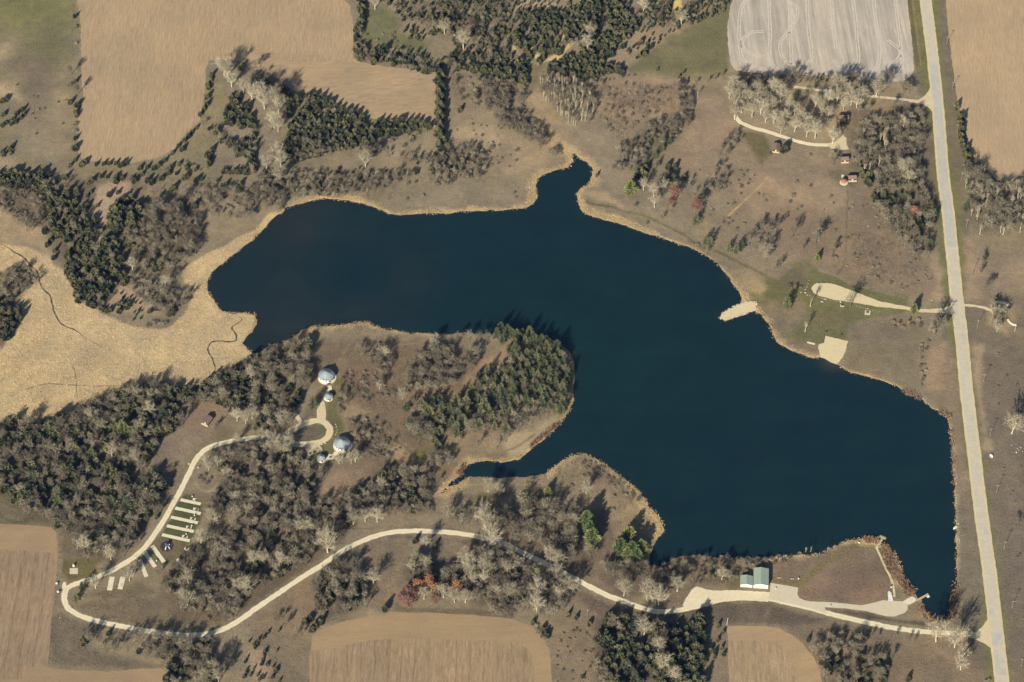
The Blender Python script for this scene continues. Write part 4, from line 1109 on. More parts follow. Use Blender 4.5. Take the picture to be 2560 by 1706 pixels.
# ------------------------------------------------------------------ round cabins
def round_cabin(u, v, rad, wall, rise, slab_r, du, big, label, nrib):
    x, y = P(u, v)
    t = thing('round_cabin', label, 'cabin', (x, y, 0), 0, 'round metal-roofed cabins by the turning loop')
    V, Fc = lathe([(slab_r, 0), (slab_r, .3), (0.01, .3)], 40)
    link('patio', mesh_of('patio', V, Fc, [MAT['concrete']]), t, (du, 0, 0))
    n = nrib
    V, Fc = lathe([(rad * .95, .3), (rad * .95, wall + .3)], n * 2)
    link('wall', mesh_of('wall', V, Fc, [MAT['white']]), t)
    # corrugated conical roof: each rib a fold of the sheet
    V, Fc = [], []
    m = n * 4
    for k, (rr, zz) in enumerate(((rad * 1.04, wall + .2), (rad * .6, wall + .2 + rise * .42), (rad * .12, wall + .2 + rise * .92))):
        for i in range(m):
            a = 2 * math.pi * i / m
            z = zz + (.10 if i % 4 == 0 else 0)
            V.append((rr * math.cos(a), rr * math.sin(a), z))
        if k:
            for i in range(m):
                j = (i + 1) % m
                Fc.append(((k - 1) * m + i, (k - 1) * m + j, k * m + j, k * m + i))
    roof = link('roof', mesh_of('roof', V, Fc, [MAT['galv']]), t)
    V, Fc = lathe([(rad * .14, wall + rise * .9 + .15), (rad * .14, wall + rise + .35), (.01, wall + rise + .55)], 12)
    link('cap', mesh_of('cap', V, Fc, [MAT['galv']]), roof)
    # ladder rail on the roof and windows along the south wall
    V, Fc = [], []
    for s in (-.25, .25):
        a = -.35
        p0 = Vector((rad * math.cos(a) - s * math.sin(a), rad * math.sin(a) + s * math.cos(a), wall + .38))
        p1 = Vector((.3 * rad * math.cos(a) - s * math.sin(a), .3 * rad * math.sin(a) + s * math.cos(a), wall + .38 + rise * .68))
        tube(V, Fc, p0, p1, .05, .05, 4)
    link('roof_ladder', mesh_of('roof_ladder', V, Fc, [MAT['white']]), roof)
    if big:
        for k in range(4):
            a = -math.pi / 2 + (k - 1.6) * .21
            o = boxes('roof_window', [(-.28, .28, -.32, .32, 0, .14)], MAT['dark'], roof, (rad * .93 * math.cos(a), rad * .93 * math.sin(a), wall + .2 + rise * .11), a + math.pi / 2)
    for k in range(5 if big else 3):
        a = -math.pi / 2 + (k - (2 if big else 1)) * .42
        w_ = boxes('window', [(-.5, .5, -.06, .06, 0, 1.1)], MAT['dark'], t, (rad * .955 * math.cos(a), rad * .955 * math.sin(a), 1.3), a + math.pi / 2)
    a = -math.pi / 2 + (.55 if big else .3)
    d = boxes('door', [(-.5, .5, -.08, .08, 0, 2.0)], MAT['logs'], t, (rad * .96 * math.cos(a), rad * .96 * math.sin(a), .3), a + math.pi / 2)
    return t
round_cabin(816.4, 944, 5.7, 3.2, 3.3, 6.9, .4, True, 'upper large round white cabin with grey cone roof, nearest the lake', 20)
round_cabin(855.2, 1114.5, 5.7, 3.2, 3.3, 6.9, .4, True, 'lower large round white cabin with grey cone roof, right of the loop', 20)
round_cabin(822, 995.5, 3.1, 2.2, 1.5, 3.5, -.2, False, 'small round cabin just below the upper large round cabin', 12)
round_cabin(803.5, 1149, 2.9, 2.2, 1.5, 3.2, -.1, False, 'small round cabin left of the lower large round cabin', 12)
sheet('patio_walk', G(T(1,2,[(640,405),(690,405),(695,425),(700,440),(680,455),(665,470),(655,450),(665,430)])), MAT['concrete'], .056, .05, 1.5, 'pale walk joining the upper round cabin to its small one', 'walk')
sheet('patio_walk', G(Zm(740,1060,13.07,[(1240,900),(1235,960),(1180,1000),(1060,985),(1040,1050),(930,1170),(920,1200),(990,1190),(1130,1178),(1200,1155),(1250,1070),(1400,1000),(1400,930)])), MAT['concrete'], .056, .06, 1.5, 'pale curving patio between the lower round cabin and its small one', 'walk')

def picnic_table(u, v, rz, label, sc=1.0):
    x, y = P(u, v)
    t = thing('picnic_table', label, 'picnic table', (x, y, .06), rz, 'picnic tables in the park')
    t.scale = (sc, sc, sc)
    boxes('tabletop', [(-.9, .9, -.38 + k * .26, -.14 + k * .26, .7, .75) for k in range(3)], MAT['logs'], t)
    for s in (-1, 1):
        boxes('bench_seat', [(-.9, .9, s * .72 - .13, s * .72 + .13, .42, .47)], MAT['logs'], t)
    for s in (-.6, .6):
        boxes('leg', [(s - .05, s + .05, -.75, .75, .34, .42), (s - .05, s + .05, -.5, -.42, 0, .72), (s - .05, s + .05, .42, .5, 0, .72)], MAT['pole'], t)
for u, v, rz, lb in ((823.5, 961.5, .2, 'picnic table on the path below the upper round cabin'), (834, 947.5, .9, 'picnic table on the right of the upper cabin patio'), (826.6, 1144.0, .4, 'picnic table on the walk between the lower cabins'),
                     (819, 997.5+3.5, .1, 'picnic table on the small upper cabin patio'), (851, 1127.5, .1, 'picnic table on the lower large cabin patio'), (774.5, 1135.5, .3, 'picnic table at the end of the lower gravel bay'), (786, 1131.6, .5, 'picnic table beside the lower gravel bay right corner'),
                     (491, 1252.5, -.3, 'picnic table on the pad of the first trailer site'), (491, 1276, -.3, 'picnic table on the pad of the second trailer site'), (482, 1299.5, -.3, 'picnic table on the pad of the third trailer site'), (472, 1321, -.3, 'picnic table on the pad of the fourth trailer site'), (462.5, 1344, -.3, 'picnic table on the pad of the lowest trailer site'),
                     (467, 1371.5, .2, 'picnic table on the round pad right of the play area'), (2105.5, 764.5, .1, 'picnic table on a slab below the car park'), (2065.7, 831, .1, 'picnic table left of the top of the beach'), (2103.3, 838.4, .1, 'picnic table right of the top of the beach'), (2168.5, 782, 0, 'picnic table on the square pad in the beach lawn')):
    picnic_table(u, v, rz, lb)
c = P(2105.5, 765)
sheet('table_slab', [(c[0] - 1.4, c[1] - 1.1), (c[0] + 1.4, c[1] - 1.3), (c[0] + 1.4, c[1] + 1.1), (c[0] - 1.4, c[1] + 1.2)], MAT['concrete'], .05, .03, 3, 'small pale slab under a picnic table below the car park', 'pad')

# ------------------------------------------------------------------ gabled buildings
def gable(name, label, cat, u, v, W, L, wall, ridge, rz, wm, rm, along='y', over=.25, porch=None, doors=(), ribs=0, group=None):
    """u, v: middle of the southern wall at the ground; ridge along local y (or x)"""
    x, y = P(u, v)
    t = thing(name, label, cat, (x, y, 0), rz, group)
    V, Fc = [], []
    if along == 'y':
        def pt(a, b, z): return (a, b, z)
        w2, l = W / 2, L
    else:
        def pt(a, b, z): return (b - W / 2, -a + L / 2, z)
        w2, l = L / 2, W
    V = [pt(-w2, 0, 0), pt(w2, 0, 0), pt(w2, l, 0), pt(-w2, l, 0), pt(-w2, 0, wall), pt(w2, 0, wall), pt(w2, l, wall), pt(-w2, l, wall), pt(0, 0, ridge), pt(0, l, ridge)]
    Fc = [(0, 1, 5, 8, 4), (1, 2, 6, 5), (2, 3, 7, 9, 6), (3, 0, 4, 7)]
    link('wall', mesh_of('wall', V, Fc, [wm]), t)
    sl = (ridge - wall) / w2
    th = .14
    for s in (-1, 1):
        e = w2 + over
        ze = wall - sl * over
        V = [pt(0, -over, ridge + .02), pt(s * e, -over, ze + .02), pt(s * e, l + over, ze + .02), pt(0, l + over, ridge + .02)]
        V += [(a, b, z + th) for a, b, z in V]
        Fc = [(0, 1, 2, 3), (4, 7, 6, 5), (0, 4, 5, 1), (1, 5, 6, 2), (2, 6, 7, 3), (3, 7, 4, 0)]
        if s < 0:
            Fc = [f[::-1] for f in Fc]
        rf = link('roof_slope', mesh_of('roof_slope', V, Fc, [rm]), t)
        for k in range(ribs):
            f = (k + .5) / ribs
            yy0 = -over + f * (l + 2 * over)
            V = [pt(.02 * s, yy0 - .05, ridge + th + .02), pt(s * e, yy0 - .05, ze + th + .02), pt(s * e, yy0 + .05, ze + th + .02), pt(.02 * s, yy0 + .05, ridge + th + .02)]
            V += [(a, b, z + .06) for a, b, z in V]
            Fc = [(4, 5, 6, 7), (0, 1, 5, 4), (2, 3, 7, 6), (1, 2, 6, 5)]
            link('roof_rib', mesh_of('roof_rib', V, Fc, [rm]), rf)
    V = [pt(-.15, -over, ridge + th), pt(.15, -over, ridge + th), pt(.15, l + over, ridge + th), pt(-.15, l + over, ridge + th)]
    V += [(a, b, z + .07) for a, b, z in V]
    link('ridge_cap', mesh_of('ridge_cap', V, [(4, 5, 6, 7), (0, 1, 5, 4), (2, 3, 7, 6), (1, 2, 6, 5), (3, 0, 4, 7)], [rm]), t)
    for (k, x0, x1, z0, z1, mt) in doors:
        boxes(k, [(x0, x1, -.07, .05, z0, z1)], mt, t)
    return t
sh = gable('shed', 'larger white shed with ridged green roof, beside the gravel yard', 'shed', 1901.5, 1471.5, 10.0, 13.8, 4.3, 5.6, R(-4), MAT['white'], MAT['roof_green'], 'y', .3, ribs=14,
           doors=(('door', -3.6, -.4, .05, 3.4, MAT['cream']), ('door', .6, 3.8, .05, 3.4, MAT['cream'])))
gable('shed', 'smaller white shed with green roof, left of the larger one', 'shed', 1865.6, 1468.5, 8.2, 7.4, 3.0, 4.2, R(-4), MAT['white'], MAT['roof_green'], 'y', .3, ribs=8, doors=(('door', -1.5, 1.5, .05, 2.5, MAT['cream']),))
CAB = 'brown-roofed log cabins of the park'
def cabin(u, v, W, L, rz, along, label, rm='roof_brown', porch=True):
    t = gable('log_cabin', label, 'cabin', u, v, W, L, 2.3, 3.5, rz, MAT['logs'], MAT[rm], along, .35, group=CAB,
              doors=(('door', -.45, .45, .02, 2.0, MAT['cream']), ('window', 1.0, 1.9, .9, 1.8, MAT['dark']), ('window', -1.9, -1.0, .9, 1.8, MAT['dark'])))
    if porch:
        boxes('porch', [(-W / 2 - .2, W / 2 + .2, -1.3, -.1, 0, .22)], MAT['cream'], t)
        for s in (-W / 2, 0, W / 2):
            boxes('porch_post', [(s - .08, s + .08, -1.2, -1.04, .22, 1.7)], MAT['wood'], t)
        boxes('porch_rail', [(-W / 2, W / 2, -1.26, -1.2, 1.0, 1.1)], MAT['cream'], t)
    return t
cabin(2109.5, 302, 7.2, 5.2, R(-3), 'x', 'brown-roofed cabin deep in the shade of the grove')
cabin(2112, 405.5, 5.8, 4.6, R(4), 'x', 'brown-roofed cabin with pale porch below the gravel place')
cabin(2131, 452, 6.2, 4.4, R(3), 'x', 'brown-roofed cabin next to the small round shelter')
cabin(1939.5, 379.5, 5.4, 6.4, R(-8), 'y', 'brown-roofed cabin on mown grass left of a dark spruce')
cabin(513, 1061, 5.2, 6.0, R(-30), 'y', 'lone brown-roofed cabin on the reddish rise left of the loop')
# round shelter
x, y = P(2109.5, 457)
t = thing('round_shelter', 'small round shelter with ribbed reddish roof beside the lowest cabin', 'shelter', (x, y, 0))
V, Fc = lathe([(3.3, 0), (3.3, .2), (.01, .2)], 24)
link('floor_slab', mesh_of('floor_slab', V, Fc, [MAT['cream']]), t, (0, .1, 0))
for k in range(8):
    a0, a1 = k * math.pi / 4, (k + 1) * math.pi / 4 - .03
    rr = 2.75
    V = [(.05 * math.cos(a0), .05 * math.sin(a0), 3.3), (rr * math.cos(a0), rr * math.sin(a0), 2.3), (rr * math.cos(a1), rr * math.sin(a1), 2.3), (.05 * math.cos(a1), .05 * math.sin(a1), 3.3)]
    V += [(a, b, z + .12) for a, b, z in V]
    link('roof_panel', mesh_of('roof_panel', V, [(3, 2, 1, 0), (4, 5, 6, 7), (1, 2, 6, 5), (0, 1, 5, 4), (2, 3, 7, 6), (3, 0, 4, 7)], [MAT['roof_pink']]), t)
    V, Fc = [], []
    tube(V, Fc, (2.5 * math.cos(a0), 2.5 * math.sin(a0), .2), (2.5 * math.cos(a0), 2.5 * math.sin(a0), 2.35), .09, .09, 6)
    link('post', mesh_of('post', V, Fc, [MAT['wood']]), t)
c = P(1890 + 1415 / 6.53, 240 + 1312 / 6.53)
sheet('shelter_pad', [(c[0] - 1.2, c[1] - 1.8), (c[0] + .9, c[1] - 1.6), (c[0] + 1.3, c[1] + 1.4), (c[0] - .9, c[1] + 1.6)], MAT['concrete'], .05, .08, 2, 'cream pad at the upper left of the round shelter', 'pad')

# ------------------------------------------------------------------ play area
x, y = P(417.3, 1366)
pts = [(x + 5.0 * math.cos(a), y + 4.9 * math.sin(a)) for a in np.arange(.2, 6.4, math.pi / 4)]
pa = sheet('play_area', pts[:8], MAT['rubber'], .07, .02, 20, 'dark eight-sided mulch play area in the campground', 'play area')
t = thing('play_set', 'dark teal climbing frame with pale slides on the play area', 'play set', (x, y, .07), R(15))
V, Fc = [], []
for a, b in ((-1, -1), (1, -1), (1, 1), (-1, 1)):
    tube(V, Fc, (a * .9, b * .9, 0), (a * .9, b * .9, 2.6), .07, .07, 6)
link('posts', mesh_of('posts', V, Fc, [MAT['teal']]), t)
boxes('deck', [(-.95, .95, -.95, .95, 1.1, 1.2)], MAT['teal'], t)
V = [(-1.2, -1.2, 2.5), (1.2, -1.2, 2.5), (1.2, 1.2, 2.5), (-1.2, 1.2, 2.5), (0, 0, 3.4)]
link('canopy', mesh_of('canopy', V, [(0, 1, 4), (1, 2, 4), (2, 3, 4), (3, 0, 4), (3, 2, 1, 0)], [MAT['teal']]), t)
for sx, ang in ((-.6, -.5), (.7, .35)):
    V = [(-.3, 0, 1.1), (.3, 0, 1.1), (.3, -2.4, .15), (-.3, -2.4, .15), (-.3, 0, 1.35), (-.3, -2.4, .4), (.3, 0, 1.35), (.3, -2.4, .4)]
    link('slide', mesh_of('slide', V, [(0, 3, 2, 1), (0, 4, 5, 3), (1, 2, 7, 6)], [MAT['white']]), t, (sx, -.95, 0), ang)
V, Fc = lathe([(.45, 0), (.45, .8), (.01, 1.1)], 10)
link('drum', mesh_of('drum', V, Fc, [MAT['white']]), t, (2.0, .6, 0))

# ------------------------------------------------------------------ docks
def plank_deck(t, x0, x1, y0, y1, z, step, mt, along='y'):
    k = 0
    a = y0 if along == 'y' else x0
    b = y1 if along == 'y' else x1
    while a < b - .05:
        e = min(a + step - .04, b)
        boxes('plank', [(x0, x1, a, e, z, z + .1) if along == 'y' else (a, e, y0, y1, z, z + .1)], mt, t)
        a += step
pa_, pb_ = P(*T(3,3,[(1028, 290)])[0]), P(*T(3,3,[(1048, 252)])[0])
rz = math.atan2(pb_[1] - pa_[1], pb_[0] - pa_[0]) - math.pi / 2
Lp = math.hypot(pb_[0] - pa_[0], pb_[1] - pa_[1])
t = thing('fishing_pier', 'T-shaped wooden fishing pier at the tip of the point', 'pier', (pa_[0], pa_[1], 0), rz)
plank_deck(t, -.9, .9, -.4, Lp, .45, .6, MAT['wood'])
plank_deck(t, -2.4, 2.4, Lp + .02, Lp + 1.7, .45, .6, MAT['wood'], 'x')
V, Fc = [], []
for a, b in ((-.8, 0), (.8, 0), (-.8, Lp * .6), (.8, Lp * .6), (-2.2, Lp + .2), (2.2, Lp + .2), (-2.2, Lp + 1.5), (2.2, Lp + 1.5), (0, Lp + 1.5)):
    tube(V, Fc, (a, b, -1.4), (a, b, 1.25), .1, .1, 6)
link('piles', mesh_of('piles', V, Fc, [MAT['pole']]), t)
boxes('rail', [(-2.35, 2.35, Lp + 1.58, Lp + 1.66, 1.2, 1.3), (-2.36, -2.28, Lp, Lp + 1.57, 1.2, 1.3), (2.28, 2.36, Lp, Lp + 1.57, 1.2, 1.3)], MAT['wood'], t)
pa_, pb_ = P(*T(3,3,[(1368, 818)])[0]), P(*T(3,3,[(1472, 762)])[0])
rz = math.atan2(pb_[1] - pa_[1], pb_[0] - pa_[0])
Lp = math.hypot(pb_[0] - pa_[0], pb_[1] - pa_[1])
t = thing('boat_dock', 'grey wooden boat dock beside the concrete ramp', 'dock', (pa_[0], pa_[1], 0), rz)
plank_deck(t, 0, Lp, -.8, .8, .35, .7, MAT['wood'], 'x')
V, Fc = [], []
for a in (.5, Lp * .5, Lp - .3):
    for b in (-.85, .85):
        tube(V, Fc, (a, b, -1.4), (a, b, 1.0), .08, .08, 6)
link('piles', mesh_of('piles', V, Fc, [MAT['pole']]), t)
boxes('float_platform', [(Lp - 2.2, Lp - .4, -2.2, -.9, .1, .45)], MAT['white'], t)
pa_, pb_ = P(*Zm(2000,680,6.535,[(118, 1152)])[0]), P(*Zm(2000,680,6.535,[(246, 1184)])[0])
t = thing('dock_section', 'long pale dock section stored on the grass left of the beach', 'dock section', (pa_[0], pa_[1], 0), math.atan2(pb_[1] - pa_[1], pb_[0] - pa_[0]))
plank_deck(t, 0, math.hypot(pb_[0] - pa_[0], pb_[1] - pa_[1]), -.8, .8, .25, .75, MAT['concrete'], 'x')
boxes('stringers', [(0, 5.8, -.7, -.55, .02, .25), (0, 5.8, .55, .7, .02, .25)], MAT['wood'], t)

# ------------------------------------------------------------------ poles, posts, boulders and other small things
POLES = T(3,0,[(1640,410),(1690,830),(1735,1222)]) + T(3,1,[(1775,92),(1820,522),(1870,957),(1920,1447)]) + T(3,2,[(1978,372),(2037,870),(2097,1388)]) + T(3,3,[(2165,345),(2238,890),(2322,1422)])
PL = ['by the stubble field edge, highest on the right', 'by the stubble field edge across from the grove lane', 'beside the first cedars right of the highway', 'at the tip of the right-hand grove', 'left of the lone grove in the right wood', 'in the tan grass strip above the lone lane',
      'between the lone lane and its round grove', 'in the tan strip right of the beach', 'just left of the lone bare tree', 'in the brown pasture right of the dam', 'right of the dam outlet pipe', 'right of the boat dock shore', 'lowest, at the bottom right corner']
pole_me = None
for (u, v), lb in zip(POLES, PL):
    x, y = P(u, v)
    t = thing('utility_pole', 'wooden power pole ' + lb, 'utility pole', (x, y, 0), R(-4), 'power poles along the highway')
    if pole_me is None:
        V, Fc = [], []
        tube(V, Fc, (0, 0, 0), (0, 0, 9.3), .2, .14, 8)
        pole_me = mesh_of('pole', V, Fc, [MAT['pole']])
        V, Fc = [], []
        box(V, Fc, -1.25, 1.25, -.2, -.05, 8.5, 8.68)
        arm_me = mesh_of('crossarm', V, Fc, [MAT['pole']])
        V, Fc = lathe([(.07, 0), (.09, .1), (.05, .28), (.01, .3)], 8)
        ins_me = mesh_of('insulator', V, Fc, [MAT['white']])
    link('pole', pole_me, t)
    am = link('crossarm', arm_me, t)
    for k in (-1.1, -.45, .45, 1.1):
        link('insulator', ins_me, am, (k, -.12, 8.68))
def plain_pole(u, v, h, label, mt='pole', r=.12):
    x, y = P(u, v)
    t = thing('light_pole', label, 'pole', (x, y, 0))
    V, Fc = [], []
    tube(V, Fc, (0, 0, 0), (0, 0, h), r, r * .7, 7)
    link('pole', mesh_of('pole', V, Fc, [MAT[mt]]), t)
    V, Fc = [], []
    box(V, Fc, -.12, .5, -.12, .12, h - .1, h + .08)
    link('lamp_head', mesh_of('lamp_head', V, Fc, [MAT['white']]), t)
plain_pole(*T(2,3,[(690,968)])[0], 8.5, 'slim grey pole left of the drive above the cedar block')
plain_pole(*T(2,3,[(1972,1048)])[0], 9.0, 'pale slim pole at the top corner of the lower right field', 'white')
plain_pole(*T(3,1,[(1494,1245)])[0], 6.5, 'thin pole above the beach lane by the highway')
plain_pole(*T(3,1,[(2264,1478)])[0], 7.0, 'slim pale pole right of the lone grove', 'white', .1)
plain_pole(*T(0,3,[(560,1028)])[0], 7.5, 'thin pole just below the drive bend by the left field')

BO = Zm(2000,680,6.535,[(150,142),(133,195),(120,235),(108,262),(90,292),(12,340),(86,345),(118,383),(160,388),(310,422),(357,432),(395,447),(423,452),(495,465),(548,478),(597,490),(660,495),(930,567),(985,578),(1030,590),(1072,600),(1108,603),(1197,632),(1243,640),(1295,648)])
BS = [.7,.8,.7,.7,1.1,1.0,1.5,.8,.8,.6,.7,1.0,1.0,.5,.6,.6,1.3,.6,.9,.7,.7,.9,.5,.5,.5]
ORD = ['first', 'second', 'third', 'fourth', 'fifth', 'sixth', 'seventh', 'eighth', 'ninth', 'tenth', 'eleventh', 'twelfth', 'thirteenth', 'fourteenth', 'fifteenth', 'sixteenth', 'seventeenth', 'eighteenth', 'nineteenth', 'twentieth', 'twenty-first', 'twenty-second', 'twenty-third', 'twenty-fourth', 'twenty-fifth']
for i, (u, v) in enumerate(BO):
    x, y = P(u, v)
    s = BS[i]
    o = link('boulder', ROCKS[i % 5], None, (x, y, s * .25), i * 1.3, (s, s, s))
    tag(o, f'pale boulder, {ORD[i]} along the row edging the beach car park from its upper left', 'boulder', 'boulders edging the beach car park')
B2 = Zm(740,1060,13.07,[(1298,22),(1318,97),(1348,175),(1335,235),(1330,287),(1300,355),(1198,470),(1118,530),(955,635),(845,680)])
for i, (u, v) in enumerate(B2):
    x, y = P(u, v)
    s = (1.0, .9, .6, .6, .7, .9, .7, .9, 1.3, 1.1)[i]
    o = link('boulder', ROCKS[(i + 2) % 5], None, (x, y, s * .25), i * 1.7, (s, s, s))
    tag(o, f'pale boulder, {ORD[i]} from the top of the row round the turning loop', 'boulder', 'boulders round the turning loop')
for i, (u, v, s, lb) in enumerate(((740 + 780 / 13.07, 1060 + 1410 / 13.07, 1.3, 'pale boulder on the lawn below the small lower round cabin'), *[(1920 + a / 3.672, 854 + b / 3.672, c, d) for a, b, c, d in ((2235, 955, .9, 'white stone straight below the lone bare tree trunk'), (2290, 985, .8, 'upper left white stone of the scatter below the lone tree'), (2320, 975, .9, 'upper right white stone of the scatter below the lone tree'), (2280, 1020, 1.3, 'largest white stone of the scatter below the lone tree'), (2300, 1000, .7, 'middle white stone of the scatter below the lone tree'), (2337, 1010, .8, 'rightmost white stone of the scatter below the lone tree'))],
                                   (1920 + 1236 / 3.672, 1279 + 585 / 3.672, 1.2, 'white stone in the water edge of the reedy point'), (1920 + 835 / 3.672, 1279 + 288 / 3.672, 1.8, 'white stone slab on the grass at the top of the point'), (2170, 566, 1.0, 'single white stone in the brown prairie by the mown track'))):
    x, y = P(u, v)
    o = link('boulder', ROCKS[i % 5], None, (x, y, s * .22), i * 1.1, (s, s, s * .8))
    tag(o, lb, 'boulder')
def post_box(u, v, label, name='electric_pedestal', cat='pedestal', w_=.35, h=1.2, mt='white'):
    x, y = P(u, v)
    t = thing(name, label, cat, (x, y, 0))
    boxes('post', [(-.06, .06, -.06, .06, 0, h * .6)], MAT['pole'], t)
    boxes('box', [(-w_ / 2, w_ / 2, -w_ / 2, w_ / 2, h * .6, h)], MAT[mt], t)
for (zx, zy), lb in (((608, 142), 'white hook-up post above the first trailer pad'), ((641, 425), 'white hook-up post above the third trailer pad'), ((602, 580), 'dark-shadowed hook-up post above the fourth trailer pad'), ((517, 708), 'white hook-up post above the lowest trailer pad'), ((70, 1110), 'white hook-up post left of the slanting trailer pad')):
    post_box(380 + zx / 6.03, 1220 + zy / 6.03, lb, w_=.7, h=1.4)
for (tx, ty), lb in (((1735, 1133), 'white sign post left of the drive below the reddish rise'), ((1820, 1165), 'white sign post right of the drive at the scrub island')):
    post_box(tx / 3.672, 854 + ty / 3.672, lb, 'sign_post', 'sign', .6, 1.6)
x, y = P(*T(0,3,[(678, 502)])[0])
t = thing('water_tank', 'white water tank on the upper edge of the dump pad', 'tank', (x, y, 0))
V, Fc = lathe([(.8, 0), (.8, 1.4), (.3, 1.8), (.01, 1.85)], 14)
link('tank_body', mesh_of('tank_body', V, Fc, [MAT['white']]), t)
boxes('stand_pipe', [(-.1, .1, 1.1, 1.3, 0, 2.2)], MAT['pole'], t)
for (tx, ty), lb in (((522, 668), 'upper white round lid beside the left field edge'), ((535, 745), 'lower white round lid beside the left field edge')):
    x, y = P(tx / 3.672, 1279 + ty / 3.672)
    t = thing('waste_bin', lb, 'bin', (x, y, 0))
    V, Fc = lathe([(.75, 0), (.85, 1.1)], 12)
    link('bin_body', mesh_of('bin_body', V, Fc, [MAT['teal']]), t)
    V, Fc = lathe([(.9, 1.1), (.9, 1.25), (.01, 1.4)], 12)
    link('lid', mesh_of('lid', V, Fc, [MAT['white']]), t)
x, y = P(*T(3,2,[(2050,1052)])[0])
t = thing('stock_tank', 'small white rounded tank standing on grass right of the dam', 'tank', (x, y, 0), R(25))
V, Fc = lathe([(1.0, 0), (1.0, .8), (.8, 1.0), (.01, 1.1)], 14)
o = link('tank_shell', mesh_of('tank_shell', V, Fc, [MAT['white']]), t)
o.scale = (1, 1.7, 1)
boxes('saddle', [(-.7, .7, -1.3, -1.0, 0, .3), (-.7, .7, 1.0, 1.3, 0, .3)], MAT['teal'], t)
x, y = P(*T(3,3,[(1722,148)])[0])
t = thing('outlet_box', 'pale outlet box with pipe at the dam shore', 'outlet', (x, y, 0), R(40))
boxes('box', [(-1.3, 1.3, -.8, .8, -.4, .6)], MAT['concrete'], t)
V, Fc = [], []
tube(V, Fc, (-2.2, 0, -.1), (-1.2, 0, .1), .4, .4, 10)
link('pipe', mesh_of('pipe', V, Fc, [MAT['white']]), t)
for (tx, ty), rz_, lb in (((103, 613), -.05, 'left pale log bench on the grass right of the sheds'), ((222, 622), -.03, 'right pale log bench on the grass right of the sheds')):
    x, y = P(1920 + tx / 3.672, 1279 + ty / 3.672)
    t = thing('log_bench', lb, 'bench', (x, y, 0), rz_)
    boxes('seat', [(-1.4, 1.4, -.2, .2, .4, .55)], MAT['cream'], t)
    for s in (-1.1, 1.1):
        boxes('leg', [(s - .12, s + .12, -.15, .15, 0, .4)], MAT['pole'], t)
post_box(1920 + 278 / 3.672, 1279 + 625 / 3.672, 'white notice box right of the log benches', 'notice_board', 'sign', .8, 1.5)
post_box(1920 + 1128 / 3.672, 1279 + 705 / 3.672, 'white sign above the oval parking pad', 'notice_board', 'sign', .8, 1.8)
post_box(1920 + 568 / 3.672, 1279 + 880 / 3.672, 'small sign at the fork of the boat ramp road', 'sign_post', 'sign', .5, 1.6)
post_box(1280 + 2300 / 3.672 + 33, 1279 + 712 / 3.672, 'white box at the right corner of the larger shed', 'meter_box', 'box', .7, 1.0)
# white curved walls of the lone grove
def curved_wall(uv, label, h=.9, wd=1.5):
    g = resample(smooth(G(uv), 4), 1.2)
    V, Fc = [], []
    for i, p in enumerate(g):
        a, b = g[max(0, i - 1)], g[min(len(g) - 1, i + 1)]
        d = Vector((b[0] - a[0], b[1] - a[1])).normalized()
        n_ = (-d.y * wd / 2, d.x * wd / 2)
        V += [(p[0] - n_[0], p[1] - n_[1], 0), (p[0] - n_[0], p[1] - n_[1], h), (p[0] + n_[0], p[1] + n_[1], h), (p[0] + n_[0], p[1] + n_[1], 0)]
        if i:
            k = 4 * i
            for j in range(3):
                Fc.append((k - 4 + j, k + j, k + j + 1, k - 3 + j))
    k = len(V) - 4
    Fc += [(0, 1, 2, 3), (k + 3, k + 2, k + 1, k)]
    o = link('low_wall', mesh_of('low_wall', V, Fc, [MAT['concrete']]))
    tag(o, label, 'wall')
curved_wall(Zm(2430,720,11.2,[(690,400),(800,415),(940,440),(1030,500)]), 'low white wall at the top of the lone grove', .9, 1.9)
curved_wall(Zm(2430,720,11.2,[(1000,890),(1060,970),(1150,1030),(1240,1045)]), 'low white curved wall at the lower right of the lone grove', .6, 1.5)

# field fences
def fence(uv, label, step=4.5):
    g = resample(G(uv), step)
    t = thing('wire_fence', label, 'fence', (g[0][0], g[0][1], 0))
    for p in g[:120]:
        link('fence_post', FP, t, (p[0] - g[0][0], p[1] - g[0][1], 0))
    V, Fc = [], []
    for a, b in zip(g[:-1], g[1:]):
        for z in (.5, 1.0):
            tube(V, Fc, (a[0] - g[0][0], a[1] - g[0][1], z), (b[0] - g[0][0], b[1] - g[0][1], z), .02, .02, 3)
    link('wire', mesh_of('wire', V, Fc, [MAT['pole']]), t)
V, Fc = [], []
tube(V, Fc, (0, 0, 0), (0, 0, 1.3), .09, .08, 5)
FP = mesh_of('fence_post', V, Fc, [MAT['pole']])
fence(T(0,3,[(545,170),(535,390),(580,420),(570,620)]), 'wire fence along the campground side of the left field')
fence(T(0,3,[(525,700),(500,860),(470,1000),(445,1420)]), 'wire fence down the lower side of the left field')
fence(T(0,0,[(672,0),(655,250),(660,560)]), 'wire fence left of the large stubble field')
fence(T(3,0,[(1620,0),(1660,400),(1710,820),(1740,960)]), 'wire fence between the highway and the right stubble field')
